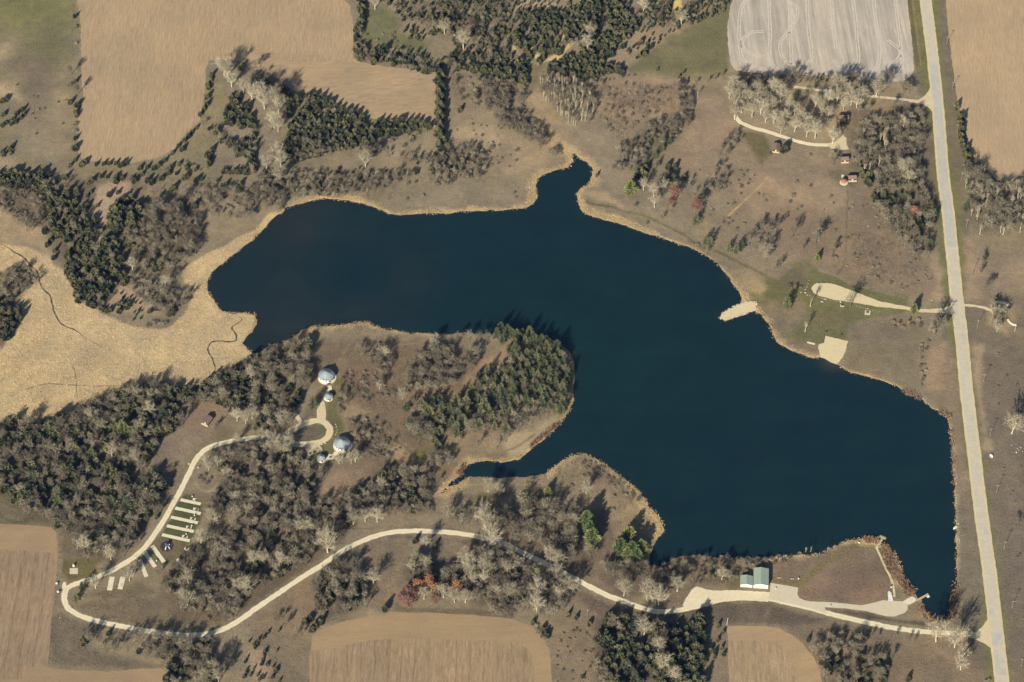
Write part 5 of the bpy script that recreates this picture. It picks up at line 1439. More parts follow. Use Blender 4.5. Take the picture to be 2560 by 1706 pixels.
# ------------------------------------------------------------------ tree models (metres; each copy is scaled)
class TB:
    def __init__(s, seed):
        s.V, s.F, s.r = [], [], random.Random(seed)
    def tube(s, a, b, ra, rb, n=4):
        tube(s.V, s.F, a, b, ra, rb, n)
    def leaf(s, p, d, ln, wd):
        """one three-cornered spray from p along d"""
        r = s.r
        d = d.normalized()
        o = Vector((r.uniform(-1, 1), r.uniform(-1, 1), r.uniform(-1, 1))).cross(d)
        if o.length < 1e-3:
            o = d.orthogonal()
        o = o.normalized() * wd * .5
        k = len(s.V)
        s.V += [tuple(p - o), tuple(p + o), tuple(p + d * ln)]
        s.F.append((k, k + 1, k + 2))
    def mesh(s, name, mat, sm=False):
        return mesh_of(name, s.V, s.F, [mat], None, sm)

def bare_tree(seed, H, W, limbs, twigs, tw, base=.22, spread=1.0, limb_r=.11):
    """trunk with main limbs; twigs carried on branches out to an uneven rounded crown"""
    r = random.Random(seed)
    t, c = TB(seed), TB(seed + 1)
    lean = Vector((r.uniform(-.06, .06), r.uniform(-.06, .06), 0))
    top = Vector((lean.x * H, lean.y * H, H * .55))
    fork = top * (base + .1) / .55
    t.tube((0, 0, -.1), fork, limb_r * 2.4 * H / 10, limb_r * 1.8 * H / 10, 6)
    t.tube(fork, top, limb_r * 1.8 * H / 10, limb_r * .7 * H / 10, 5)
    ends = []
    for i in range(limbs):
        f = r.uniform(base + .05, .55) / .55
        p = top * f
        a = i * 2.399 + r.uniform(-.5, .5)
        el = r.uniform(.45, 1.25) if i else 1.5
        rr = W * r.uniform(.7, 1.05)
        cz = H * .62
        e = Vector((math.cos(a) * math.cos(el) * rr * spread, math.sin(a) * math.cos(el) * rr * spread, cz + math.sin(el) * (H - cz) * r.uniform(.75, 1.05)))
        m = p.lerp(e, .5) + Vector((0, 0, -.05 * H)) + Vector((r.uniform(-.3, .3), r.uniform(-.3, .3), 0))
        t.tube(p, m, limb_r * H / 10, limb_r * .65 * H / 10, 4)
        t.tube(m, e, limb_r * .65 * H / 10, limb_r * .25 * H / 10, 3)
        for k in range(5):
            q = (p.lerp(m, .6 + .4 * k) if k < 1 else m.lerp(e, r.uniform(0, 1)))
            d = Vector((r.uniform(-1, 1), r.uniform(-1, 1), r.uniform(-.25, 1.0))).normalized() * W * r.uniform(.3, .55)
            ends.append((q, q + d))
            t.tube(q, q + d, limb_r * .4 * H / 10, limb_r * .12 * H / 10, 3)
        ends.append((m, e))
    for i in range(twigs):
        a, b = r.choice(ends)
        q = a.lerp(b, r.uniform(.25, 1.0))
        d = (b - a).normalized() * .8 + Vector((r.uniform(-1, 1), r.uniform(-1, 1), r.uniform(-.5, 1)))
        c.leaf(q, d, W * r.uniform(.2, .42), tw * r.uniform(.7, 1.3))
    return t, c

def cedar(seed, H, W, n, ov=1.0):
    """dense upright evergreen: leafy sprays in uneven bulges round a dark heart"""
    r = random.Random(seed)
    c = TB(seed)
    ph = [r.uniform(0, 6.28) for _ in range(6)]
    def rad(a, h):
        f = max(0.0, 1 - h) ** .75 * min(1, h * 5 + .45)
        return W * f * (1 + .22 * math.sin(3 * a + ph[0] + h * 7) + .14 * math.sin(5 * a + ph[1] - h * 11))
    V, Fc = c.V, c.F
    rings, seg = 6, 7
    for k in range(rings):
        h = k / (rings - 1) * .92 + .03
        for i in range(seg):
            a = 2 * math.pi * i / seg + k * .4
            q = rad(a, h) * .72
            V.append((q * math.cos(a), q * math.sin(a), h * H))
    for k in range(rings - 1):
        for i in range(seg):
            j = (i + 1) % seg
            Fc.append((k * seg + i, k * seg + j, (k + 1) * seg + j, (k + 1) * seg + i))
    for i in range(n):
        h = 1 - math.sqrt(r.uniform(0, 1))
        h = min(.98, max(.02, h * r.uniform(.9, 1.1)))
        a = r.uniform(0, 6.283)
        q = rad(a, h) * r.uniform(.6, .98)
        p = Vector((q * math.cos(a), q * math.sin(a), h * H))
        d = Vector((math.cos(a), math.sin(a), r.uniform(.2, 1.3)))
        c.leaf(p, d, W * r.uniform(.32, .6), W * r.uniform(.22, .42) * ov)
    tube(V, Fc, (0, 0, -.1), (0, 0, H * .3), W * .09, W * .06, 5)
    return c

def pine(seed, H, W, tiers, per, dens):
    """layered pine: whorls of spreading boughs getting shorter to the tip, sky between the layers"""
    r = random.Random(seed)
    t, c = TB(seed), TB(seed + 1)
    t.tube((0, 0, -.1), (0, 0, H * .5), .035 * H * .55, .02 * H * .55, 6)
    t.tube((0, 0, H * .5), (0, 0, H * .97), .02 * H * .55, .004 * H, 5)
    for k in range(tiers):
        f = k / (tiers - 1)
        z = H * (.14 + .84 * f)
        L = W * (1 - f) ** .7 * (.9 + .2 * r.random()) + .12 * W
        a0 = r.uniform(0, 6.28)
        n = max(4, int(per * (1 - .4 * f)))
        for i in range(n):
            a = a0 + 2 * math.pi * i / n + r.uniform(-.25, .25)
            ln = L * r.uniform(.7, 1.12)
            up = .12 + .5 * f
            d = Vector((math.cos(a), math.sin(a), up))
            p0 = Vector((0, 0, z))
            e = p0 + d * ln
            t.tube(p0, e, .012 * H * .5, .004 * H * .5, 3)
            for m in range(dens):
                s = r.uniform(.15, 1.0)
                q = p0 + d * (ln * s)
                side = Vector((-math.sin(a), math.cos(a), 0)) * r.choice((-1, 1)) * r.uniform(.3, 1.1)
                c.leaf(q, d.normalized() + side + Vector((0, 0, r.uniform(0, .5))), ln * r.uniform(.24, .42) + .15, ln * r.uniform(.12, .22) + .12)
    for m in range(10):
        c.leaf(Vector((0, 0, H * .9)), Vector((r.uniform(-.4, .4), r.uniform(-.4, .4), 1)), H * .1, .25)
    return t, c

def leafy(seed, H, W, n, tw):
    """round crown still holding its leaves in clumps"""
    r = random.Random(seed)
    t, c = TB(seed), TB(seed + 1)
    t.tube((0, 0, -.1), (0, 0, H * .5), .02 * H, .012 * H, 6)
    cl = []
    for i in range(26):
        a = i * 2.399
        el = r.uniform(-.3, 1.5)
        q = W * r.uniform(.55, .95)
        cl.append(Vector((math.cos(a) * math.cos(el) * q, math.sin(a) * math.cos(el) * q, H * .55 + math.sin(el) * H * .4)))
        t.tube((0, 0, H * r.uniform(.25, .5)), cl[-1], .007 * H, .002 * H, 3)
    for i in range(n):
        q = r.choice(cl) + Vector((r.gauss(0, 1), r.gauss(0, 1), r.gauss(0, 1))) * W * .17
        c.leaf(q, Vector((r.uniform(-1, 1), r.uniform(-1, 1), r.uniform(-.6, .8))), tw * r.uniform(.8, 1.4), tw * r.uniform(.7, 1.2))
    return t, c

def shrub(seed, H, W, n, tw):
    r = random.Random(seed)
    c = TB(seed)
    for i in range(9):
        a = r.uniform(0, 6.28); q = W * r.uniform(.2, .9)
        c.tube((0, 0, -.05), (q * math.cos(a), q * math.sin(a), H * r.uniform(.5, .95)), .05, .02, 3)
    for i in range(n):
        a = r.uniform(0, 6.28); q = W * math.sqrt(r.random()) * r.uniform(.6, 1.05)
        z = H * r.uniform(.1, .75) * (1 - .4 * (q / W) ** 2)
        c.leaf(Vector((q * math.cos(a), q * math.sin(a), z)), Vector((math.cos(a) * .6 + r.uniform(-.6, .6), math.sin(a) * .6 + r.uniform(-.6, .6), r.uniform(.2, 1.2))), H * r.uniform(.22, .42), tw * r.uniform(.7, 1.3))
    return c

PR = {}
def two(kind, k, t, c, tm, cm, H):
    PR.setdefault(kind, []).append((t.mesh('trunk', MAT[tm]), c.mesh('crown', MAT[cm]), H))
for k in range(9):
    two('B', k, *bare_tree(10 + k, 9.0, 3.6, 11, 640, .085), 'trunk', 'twig', 9.0)
for k in range(4):
    two('D', k, *bare_tree(40 + k, 8.0, 3.2, 10, 760, .09), 'trunk', 'twig_dark', 8.0)
for k in range(5):
    two('W', k, *bare_tree(70 + k, 13.0, 5.4, 16, 1500, .085, .16, 1.05, .11), 'trunk_pale', 'twig_pale', 13.0)
for k in range(3):
    two('L', k, *bare_tree(90 + k, 11.0, 2.4, 9, 420, .085, .3, .8, .10), 'trunk_pale', 'twig', 11.0)
for k in range(8):
    c = cedar(100 + k, 5.0, (1.55, 1.8, 2.05, 1.7, 2.3, 1.9, 1.6, 2.15)[k], 430)
    PR.setdefault('C', []).append((None, c.mesh('cedar_tree', MAT['cedar']), 5.0))
for k in range(5):
    two('P', k, *pine(130 + k, 11.0, 3.0, 10, 9, 10), 'trunk', 'pine', 11.0)
for k in range(3):
    two('G', k, *pine(150 + k, 16.0, 4.8, 15, 12, 36), 'trunk', 'pine_bright', 16.0)
for k in range(2):
    two('R', k, *leafy(160 + k, 9.0, 3.4, 900, .5), 'trunk', 'red', 9.0)
    two('O', k, *leafy(164 + k, 9.0, 3.2, 620, .5), 'trunk_pale', 'orange', 9.0)
for k in range(5):
    c = shrub(170 + k, 2.6, 1.9, 260, .16)
    PR.setdefault('S', []).append((None, c.mesh('bare_shrub', MAT['twig_dark' if k < 2 else 'twig']), 2.6))

KIND = {'B': ('bare_tree', 'grey bare tree'), 'D': ('dark_bare_tree', 'dark bare tree'), 'W': ('pale_bare_tree', 'pale bare tree'), 'L': ('slender_bare_tree', 'slim bare tree'),
        'C': ('cedar_tree', 'dark cedar'), 'P': ('pine_tree', 'olive pine'), 'G': ('bright_pine_tree', 'bright green pine'), 'R': ('russet_tree', 'russet leafy tree'),
        'O': ('orange_tree', 'orange leafy tree'), 'S': ('bare_shrub', 'bushy bare shrub')}
PLUR = {'B': 'grey bare trees', 'D': 'dark bare trees', 'W': 'pale bare trees', 'L': 'slim bare trees', 'C': 'cedars', 'P': 'pines', 'G': 'bright pines', 'R': 'russet trees', 'O': 'orange trees', 'S': 'bare shrubs'}
HC = {'B': .55, 'D': .55, 'W': .52, 'L': .55, 'C': .36, 'P': .45, 'G': .45, 'R': .55, 'O': .55, 'S': .4}
RAD = {'B': 3.3 / 9, 'D': 3.0 / 8, 'W': 5.2 / 13, 'L': .22, 'C': .36, 'P': .27, 'G': .29, 'R': .38, 'O': .36, 'S': .75}

FILLS = []
SAND = [T(2,0,[(200,510),(250,470),(270,530),(220,580)]), T(2,0,[(130,445),(215,415),(225,465),(150,485)]), T(2,0,[(440,300),(495,330),(480,420),(450,490),(410,450)]), T(2,0,[(500,395),(560,400),(500,480),(430,560),(320,560),(430,500)]), T(2,0,[(1450,20),(1545,0),(1570,70),(1500,120),(1460,80)]), T(2,0,[(320,330),(370,340),(380,400),(320,390)]), T(2,0,[(-10,430),(60,480),(120,560),(60,560),(0,500)])]
TREES = []          # kind, u, v (crown middle in the photo), height, region
SCL = {'B': 1.22, 'D': 1.16, 'W': 1.5, 'L': 1.15, 'P': 1.2}
SMALLREG = ('scrub above the north', 'far-left pasture', 'thicket above the marsh', 'small pasture', 'narrow lake', 'sandy-cut', 'top middle', "big field's", 'shore beside', 'brown point', 'pinkish', 'above the lake')
def grow(reg, kind):
    f = SCL.get(kind, 1.0)
    return 1 + (f - 1) * (.35 if any(q in reg for q in SMALLREG) and kind != 'W' else 1)
def put(reg, kind, pts, h0, h1=None):
    h0, h1 = h0 * grow(reg, kind), (h1 or h0) * grow(reg, kind)
    for i, (u, v) in enumerate(pts):
        rr = random.Random(int(u * 7 + v * 13))
        TREES.append([kind, u, v, rr.uniform(h0, h1 or h0), reg, True])
_rg = random.Random(77)
def _gap(u, v):
    q = (np.array([u * 1.0]), np.array([v * 1.3]))
    return float(vnoise(q[0], q[1], 42, 61)[0] * .7 + vnoise(q[0], q[1], 17, 62)[0] * .3)
def fill(reg, uv, spec, gap=.62):
    if gap <= .56:
        spec = [(k, int(n * 1.55), a * 1.05, b * 1.08) for k, n, a, b in spec]
        gap *= .80
    us = [p[0] for p in uv]; vs_ = [p[1] for p in uv]
    if any(q[0] in 'BD' for q in spec):
        FILLS.append(uv)
    done = []
    area = abs(sum(uv[i - 1][0] * uv[i][1] - uv[i][0] * uv[i - 1][1] for i in range(len(uv)))) / 2
    for kind, n, h0, h1 in spec:
        h0, h1 = h0 * grow(reg, kind), h1 * grow(reg, kind)
        tries, got = 0, 0
        while got < n and tries < n * 30:
            tries += 1
            u, v = _rg.uniform(min(us), max(us)), _rg.uniform(min(vs_), max(vs_))
            if not (-25 < u < 2590 and -25 < v < 1740) or not inside(uv, np.array([u]), np.array([v]))[0]:
                continue
            if kind == 'C' and any(inside(q, np.array([u]), np.array([v + 5]))[0] for q in SAND):
                continue
            h = _rg.uniform(h0, h1)
            if gap < .46:
                if kind in 'BD' and area > 9000 and _gap(u, v) < .39:
                    continue
                h *= _rg.uniform(.62, 1.15)
            rp = h * RAD[kind] / .3
            if any((u - a) ** 2 + ((v - b) / .8) ** 2 < ((rp + c) * gap) ** 2 for a, b, c in done):
                continue
            done.append((u, v, rp))
            TREES.append([kind, u, v, h, reg, False])
            got += 1

R_ = "the big field's left fence"
put(R_, 'C', T(0,0,[(685,150),(690,745),(640,940),(705,965),(690,1030),(700,1060),(690,1270),(686,1360),(685,1470)]), 4.2, 5.8)
put(R_, 'S', T(0,0,[(692,250),(700,400),(640,780),(690,1140),(685,1210)]), 2.0, 3.0)
put(R_, 'D', T(0,0,[(650,640),(715,815)]), 9, 10)
R_ = "the big field's lower edge"
put(R_, 'C', T(0,0,[(640,1520),(745,1510),(780,1490),(880,1510),(950,1505),(1005,1500),(1060,1500),(1110,1515),(1160,1500),(1280,1545),(1350,1535),(1410,1545),(1450,1520),(1510,1475),(1580,1405),(1635,1340),(1670,1370),(1690,1290),(1730,1250),(1760,1215),(1800,1175),(1835,1050),(1870,1000),(1895,960),(1898,890),(1905,780),(1915,810),(1940,690),(1935,740)]), 3.6, 5.6)
put(R_, 'D', T(0,0,[(1865,1130)]), 5)
R_ = 'the far-left pasture'
put(R_, 'C', T(0,0,[(20,925),(55,915),(30,1050),(60,1130),(20,1150),(120,1090),(150,1040),(200,1010),(215,1050),(190,1080),(100,1140),(140,1120),(20,1390),(30,1420),(90,1370),(100,1410),(110,1340)]), 3.2, 5.4)
put(R_, 'S', T(0,0,[(530,940),(600,920),(300,885),(340,890),(330,1230),(570,1140),(350,1010),(320,1090),(290,1050),(155,780),(400,1000)]), 1.2, 2.0)

R_ = 'the wood above the lake'
put(R_, 'W', T(0,0,[(2080,650),(2230,800),(2310,850),(2120,740),(2050,620)])+T(1,0,[(30,850),(70,930),(180,880),(200,960),(160,1110),(200,1150),(190,1400),(220,1470),(90,1500)]), 9, 13)
put(R_, 'W', T(1,0,[(1000,1470)])+T(1,1,[(210,40)]), 11)
put(R_, 'D', T(0,0,[(2230,520),(2340,590)])+T(1,0,[(35,575),(90,660),(195,710),(350,800)]), 5, 9)  # the first is a dark tree added in place of a pale tree's cast shadow
put(R_, 'C', T(0,0,[(2210,620)])+T(1,0,[(20,720),(130,770),(230,790),(290,840)]), 5, 6)
put(R_, 'S', T(1,0,[(1360,1340),(1270,1270),(1240,1300),(1430,1270),(1430,1290),(1190,1370),(1480,1230)]), 2.0, 3.4)
CED = T(1,0,[(60,730),(260,810),(380,900),(560,885),(700,955),(800,1015),(940,1055),(990,1110),(1050,1180),(1300,1130),(1600,1150),(1590,1210),(1350,1215),(1150,1290),(1000,1340),(850,1350),(600,1410),(400,1480),(230,1480),(280,1300),(310,1000),(200,880)])
put(R_, 'C', T(1,0,[(370,905),(480,880),(540,880),(600,895),(640,920),(690,940),(740,975),(780,1000),(830,1020),(880,1030),(930,1045),(970,1080),(1130,1110),(1180,1120),(1240,1120),(1290,1125),(1330,1110),(1390,1120),(1440,1125),(1490,1125),(1540,1140),(1585,1165)]), 5.5, 6.5)
fill(R_, CED, [('C', 165, 4.2, 6.6), ('B', 26, 4, 6)], .5)
fill(R_, T(0,0,[(2080,830),(2180,880),(2290,1000),(2330,1160),(2200,1180),(2060,1160),(2030,1050),(2090,930)]), [('C', 34, 4, 6)], .5)
fill(R_, T(0,0,[(1900,1180),(2000,1170),(2050,1300),(2200,1300),(2350,1180),(2350,1568),(1900,1568),(1870,1430),(1960,1350)])+T(0,1,[(1900,0),(2300,40),(2350,0)]), [('C', 52, 3.5, 6), ('B', 26, 4, 7)], .5)
fill(R_, T(0,0,[(1500,1568),(1700,1450),(1800,1460),(1850,1568)]), [('C', 5, 3, 4), ('S', 5, 1.5, 2)], .7)
fill(R_, T(1,0,[(0,1180),(280,1250),(300,1480),(600,1420),(900,1370),(1150,1300),(1250,1450),(1650,1430),(1760,1568),(0,1568)])+T(1,1,[(0,0),(60,200),(250,240),(900,230),(1050,180),(1300,100),(1600,-40)]), [('B', 120, 4, 7), ('D', 36, 4, 6), ('C', 18, 3, 5), ('S', 50, 1.8, 3)], .5)
fill(R_, T(1,1,[(0,0),(260,200),(260,330),(160,330),(0,340)]), [('D', 22, 4, 6), ('B', 10, 4, 7)], .45)
put(R_, 'P', T(1,1,[(330,180),(225,330)]), 6, 7)
put(R_, 'C', T(1,1,[(460,170),(570,140),(140,60),(250,130)]), 5, 6)

R_ = 'the tall cedar hedge'
g = resample(T(1,0,[(1690,640),(1688,900),(1692,1150),(1700,1360)]), 8.5)
put(R_, 'C', [(u + ((i % 3) - 1) * 5.5, v) for i, (u, v) in enumerate(g)], 6.8, 8.2)
put(R_, 'D', T(1,0,[(1760,1360),(1800,1410),(1720,1420)]), 3.5, 5)
fill(R_, T(1,0,[(1640,1340),(1740,1330),(1800,1420),(1900,1500),(1900,1568),(1640,1568)]), [('C', 8, 3, 5), ('D', 10, 4, 5), ('B', 8, 4, 6)], .5)
R_ = 'the small pasture hedgerow'
fill(R_, T(1,0,[(930,-40),(1030,-40),(1000,60),(990,250),(960,340),(990,400),(1010,520),(920,560),(910,380),(900,260),(930,120)]), [('C', 26, 4.5, 6.5), ('B', 12, 4, 6)], .45)
fill(R_, T(1,0,[(910,520),(1010,460),(1100,450),(1280,440),(1420,450),(1540,540),(1720,560),(1700,680),(1550,660),(1350,620),(1100,590),(960,570)]), [('C', 30, 4.5, 6.5), ('B', 26, 4, 6.5)], .45)

R_ = 'the top middle wood'
put(R_, 'W', T(1,0,[(1900,375)]), 13)
put(R_, 'W', T(1,0,[(1090,30),(1730,250)])+T(2,0,[(1210,60),(1560,160),(720,290),(690,400)]), 9, 11)
fill(R_, T(1,0,[(1180,-30),(2350,-30),(2350,600),(2330,640),(2200,620),(2170,700),(1900,640),(1780,600),(1700,560),(1830,480),(1780,330),(1640,330),(1560,300),(1450,200),(1330,190),(1220,80)]), [('C', 100, 4, 6.5), ('B', 70, 4, 7.5), ('D', 40, 4, 7)], .5)
fill(R_, T(1,0,[(1290,260),(1480,230),(1560,330),(1520,390),(1320,320)]), [('C', 14, 2.5, 3.6)], .7)
put(R_, 'S', T(1,0,[(1015,320),(1160,315),(1110,370),(1240,345),(1270,355),(1265,305),(1290,385)]), 1.4, 2.2)
fill('the upper creek wood', T(1,0,[(1800,600),(2200,620),(2350,620),(2350,800)])+T(2,0,[(60,520),(130,580),(130,770),(60,750),(0,740)]), [('C', 40, 5, 7)], .45)
R_ = 'the sandy-cut cedar wood'
fill(R_, T(2,0,[(20,150),(100,95),(300,120),(450,100),(600,60),(700,-40),(1060,-40),(1100,130),(1180,210),(1100,330),(960,400),(900,500),(830,520),(760,470),(640,470),(560,400),(500,390),(450,480),(330,490),(300,520),(260,480),(150,510),(90,460),(20,380)]), [('C', 200, 4.2, 6.6), ('B', 22, 4, 6)], .46)
put(R_, 'C', T(2,0,[(175,535),(240,550),(290,540),(260,575),(990,440),(1020,430),(1180,390),(1240,400),(1280,430),(1230,460),(1170,510),(1220,500),(870,470),(520,30),(1290,230)]), 3.8, 5.2)
fill(R_, T(2,0,[(330,600),(480,540),(600,475),(750,480),(830,580),(1060,630),(1040,665),(850,690),(700,715),(550,705),(330,660)]), [('C', 92, 4, 6)], .46)
fill(R_, T(2,0,[(1150,230),(1400,200),(1350,420),(1220,520),(1080,560),(1050,460),(1150,400),(1180,320)]), [('C', 28, 1.8, 3.2)], .9)
fill(R_, T(2,0,[(1600,200),(1780,-30),(2020,-30),(1960,100),(1800,180),(1620,230)]), [('C', 40, 2.0, 3.6), ('S', 8, 1.4, 2)], .8)
fill(R_, T(2,0,[(1380,-30),(1480,-30),(1470,100),(1680,130),(1690,40),(1760,-30),(1640,230),(1380,230),(1180,200),(1120,120)]), [('C', 30, 3.5, 5.5), ('B', 24, 4, 6), ('D', 8, 4, 6)], .5)
fill(R_, T(2,0,[(0,-20),(420,20),(400,80),(200,110),(20,140)]), [('C', 34, 1.8, 3.2), ('S', 10, 1.2, 2)], .75)
fill(R_, T(2,0,[(640,700),(860,690),(1040,670),(1160,690),(960,740),(660,770)]), [('C', 12, 1.6, 2.6), ('S', 8, 1.2, 1.8)], .9)
put(R_, 'C', T(2,0,[(1335,640),(1580,660),(1705,205),(1350,380),(1400,330),(1440,290),(1480,285),(1530,255),(1620,720),(1535,705)]), 1.6, 3.0)
R_ = "the creek's right-hand thicket"
fill(R_, T(2,0,[(250,690),(600,720),(700,830),(790,940),(700,1130),(560,1140),(400,1000),(260,850)]), [('L', 46, 6, 9), ('B', 34, 4, 6.5), ('D', 8, 4, 5)], .5)
R_ = "the creek's left-hand thicket"
fill(R_, T(2,0,[(-30,760),(100,830),(120,960),(170,1050),(260,1130),(330,1230),(440,1350),(440,1440),(380,1430),(250,1330),(100,1250),(-30,1200)])+T(1,0,[(2150,1050),(1950,930),(1800,860),(1790,660),(2000,690),(2350,760)]), [('D', 90, 4, 6), ('B', 60, 4, 6.5), ('S', 20, 2, 3)], .48)
put(R_, 'C', T(1,0,[(1870,1010)]), 5)
put(R_, 'S', T(1,0,[(1985,1145),(2215,1165),(2075,1245),(1990,1470)])+T(2,0,[(45,1380),(40,1475)]), 1.6, 2.4)
fill('the scrub above the north shore', T(1,0,[(1750,1420),(1850,1320),(2180,1320),(2100,1568),(1750,1568)])+T(1,1,[(1500,-20),(2080,-20),(2090,110),(1850,60),(1780,130),(1650,130),(1580,60)]), [('B', 40, 4, 6.5), ('S', 26, 2, 3), ('D', 14, 4, 6)], .5)
put('the scrub above the north shore', 'S', T(1,1,[(1400,45),(1465,105),(1530,235),(1385,260),(1390,120),(970,180),(1010,160)])+T(2,1,[(20,205),(35,245)]), 1.4, 2.6)
R_ = 'the pinkish creek meadow'
fill(R_, T(2,0,[(650,780),(1450,790),(1500,1080),(1250,1090),(950,1250),(850,1150),(800,1000)]), [('S', 36, 1.5, 2.8), ('B', 10, 4, 5)], 1.2)
fill(R_, T(2,0,[(1530,750),(1600,760),(1660,950),(1640,1130),(1600,1160),(1530,1100),(1510,880)]), [('D', 26, 4, 6), ('B', 10, 5, 7)], .45)
fill(R_, T(2,0,[(1250,1110),(1500,1090),(1560,1160),(1500,1300),(1380,1320),(1240,1280)]), [('B', 24, 4, 6.5), ('D', 8, 4, 5)], .5)
put(R_, 'P', T(2,0,[(1400,1290),(1450,1300),(1380,1360),(1300,1270),(1270,1300),(1340,1500),(1310,1420)]), 6, 8)
put(R_, 'C', T(2,0,[(1430,1530),(1490,1540),(1230,1240),(1230,1550),(1170,1560)])+T(2,1,[(1200,30),(1430,40),(1480,70),(1150,40)]), 6, 8)
fill(R_, T(2,0,[(960,1300),(1200,1280),(1270,1360),(1260,1568),(1050,1568),(900,1568),(980,1430)]), [('B', 20, 4, 7), ('D', 10, 4, 6), ('S', 6, 2, 3)], .5)
fill(R_, T(2,0,[(1990,1200),(2080,1180),(2120,1260),(1990,1400),(1900,1480),(1880,1400)]), [('B', 14, 4, 7)], .5)
fill(R_, T(2,0,[(1860,1480),(1980,1500),(2000,1568)])+T(2,1,[(1950,40),(1960,180),(1850,200),(1780,140),(1860,0)]), [('B', 12, 4, 7), ('S', 6, 2, 3)], .5)
put(R_, 'L', T(2,0,[(1705,860)]), 7)
put(R_, 'D', T(2,0,[(1530,60+700),(1690,720+40),(1870,720),(1930,690),(1800,740)]), 4, 5)
R_ = "the inlet's east shore"
put(R_, 'G', T(2,1,[(1090,150)]), 14)
put(R_, 'W', T(2,1,[(1210,130),(1300,190),(1390,140),(1310,280)]), 8, 10)
put(R_, 'R', T(2,1,[(1490,200)]), 13)
put(R_, 'R', T(2,1,[(1460,280)]), 7)
put(R_, 'R', T(2,1,[(1700,310)]), 12)
put(R_, 'P', T(2,1,[(1690,450),(1780,640),(1820,650)]), 8, 9)
put(R_, 'P', T(2,1,[(1990,710),(2060,720),(2110,680)]), 8, 9)
put(R_, 'C', T(2,1,[(1580,60),(780,40)]), 4, 5)
put(R_, 'B', T(2,1,[(1460,350),(1380,430),(1790,740),(1620,160),(1680,200),(1740,170),(1640,90)]), 4, 6)
put(R_, 'S', T(2,1,[(1140,310),(1980,450),(1975,310),(2035,305),(2105,150),(2130,490),(2020,470),(1700,685),(1240,480)]), 1.4, 2.4)
R_ = 'the copse above the beach'
put(R_, 'B', T(2,1,[(2240,560),(2300,520),(2320,620),(2250,680),(2300,740),(2200,600),(2330,800),(2180,640)])+T(3,1,[(20,560),(40,650),(10,720)]), 7, 9)
put(R_, 'D', T(2,1,[(2290,480),(2340,540)])+T(3,1,[(110,860),(60,900),(40,480),(90,500)]), 5, 7)
put(R_, 'B', T(3,1,[(230,560),(480,580),(440,620)]), 10, 12)
put(R_, 'D', T(3,1,[(330,700),(620,680),(600,740)]), 7, 5)
put(R_, 'G', T(3,1,[(455,800)]), 7)
put(R_, 'S', T(3,1,[(230,230),(200,290),(170,420),(390,140),(260,105),(620,800),(590,790),(960,890),(1000,990),(1015,880),(1130,1030)]), 1.8, 2.6)
R_ = 'the swimming beach lawn'
put(R_, 'P', T(3,1,[(180,1215)]), 11)
put(R_, 'G', T(3,1,[(1345,1265)]), 10)
put(R_, 'L', T(3,1,[(395,1200),(345,1430)]), 10, 11)
put(R_, 'B', T(3,1,[(765,1190)]), 12)
put(R_, 'B', T(3,1,[(1545,1430)]), 16)
put(R_, 'B', T(3,1,[(1620,1420),(1500,1460)]), 9)
put(R_, 'O', T(3,1,[(255,1060)]), 3.2)
put(R_, 'O', T(3,1,[(1200,1410),(1290,1390)]), 3.5)
put(R_, 'S', T(3,1,[(300,1070),(200,1060),(1150,1390),(1240,1440),(1320,1420),(1160,1440),(1380,1370),(1400,1420)]), 2.0, 3.0)
fill(R_, T(3,2,[(1390,0),(1480,0),(1440,440),(1390,400)]), [('S', 14, 1.5, 2.4)], .8)

R_ = 'the grove below the tilled field'
put(R_, 'W', T(2,0,[(2040,780),(2120,830),(2060,900),(2170,900),(2260,830),(2330,900),(2110,980),(2210,1010),(2290,980),(2050,1030),(2330,1070),(2000,850)])
    + T(3,0,[(120,870),(60,800),(200,960),(40,960),(250,1000),(310,1080),(60,1080),(160,1080),(250,1150),(120,1170),(500,1010),(560,1040),(600,1250),(380,1120),(440,1200),(360,1200),(700,800),(640,770),(770,900),(640,880),(700,960),(820,940),(1000,820),(1050,790),(440,930),(560,900),(860,860)]), 8.5, 11.5)
put(R_, 'B', T(3,0,[(330,870),(400,840),(900,920),(920,1000),(840,1020),(1240,850),(1270,800),(1150,960),(1020,870),(540,1130),(610,1480),(590,1430)]), 6, 8)
fill(R_, T(3,0,[(-250,690),(0,690),(300,690),(480,700),(900,700),(940,760),(620,740),(300,750),(-200,760)]), [('D', 30, 4, 6), ('C', 8, 3, 4)], .5)
put(R_, 'D', T(3,0,[(230,650),(260,690),(800,700),(750,690),(700,720),(1100,690),(1130,720),(1300,820),(1240,790)]), 7, 9)
put(R_, 'C', T(3,0,[(150,1370),(690,1120)]), 8, 8)
put(R_, 'S', T(3,0,[(380,1430),(20,1420)]), 2.2)
R_ = 'the wood beside the highway'
fill(R_, T(3,0,[(930,1080),(1120,1090),(1340,970),(1420,1060),(1420,1230),(1440,1300),(1400,1400),(1420,1568),(740,1568),(790,1350),(740,1280),(820,1150)]), [('B', 78, 6, 9), ('D', 26, 5, 7), ('L', 14, 8, 11), ('C', 12, 4, 6)], .52)
fill(R_, T(3,1,[(830,0),(1430,-40),(1420,120),(1560,320),(1540,460),(1480,560),(1500,690),(1470,790),(1350,780),(1180,620),(1050,450),(1000,300),(930,160)]), [('B', 78, 6, 9), ('D', 26, 5, 7), ('C', 18, 5, 7), ('P', 8, 7, 9)], .52)
put(R_, 'W', T(3,0,[(1290,1520),(1230,1540)])+T(3,1,[(1300,60)]), 9, 10)
put(R_, 'R', T(3,0,[(1085,1535)]), 6)
put(R_, 'O', T(3,1,[(1345,370)]), 10)
put(R_, 'R', T(3,1,[(1490,390)]), 6)
R_ = "the right stubble field's hedge"
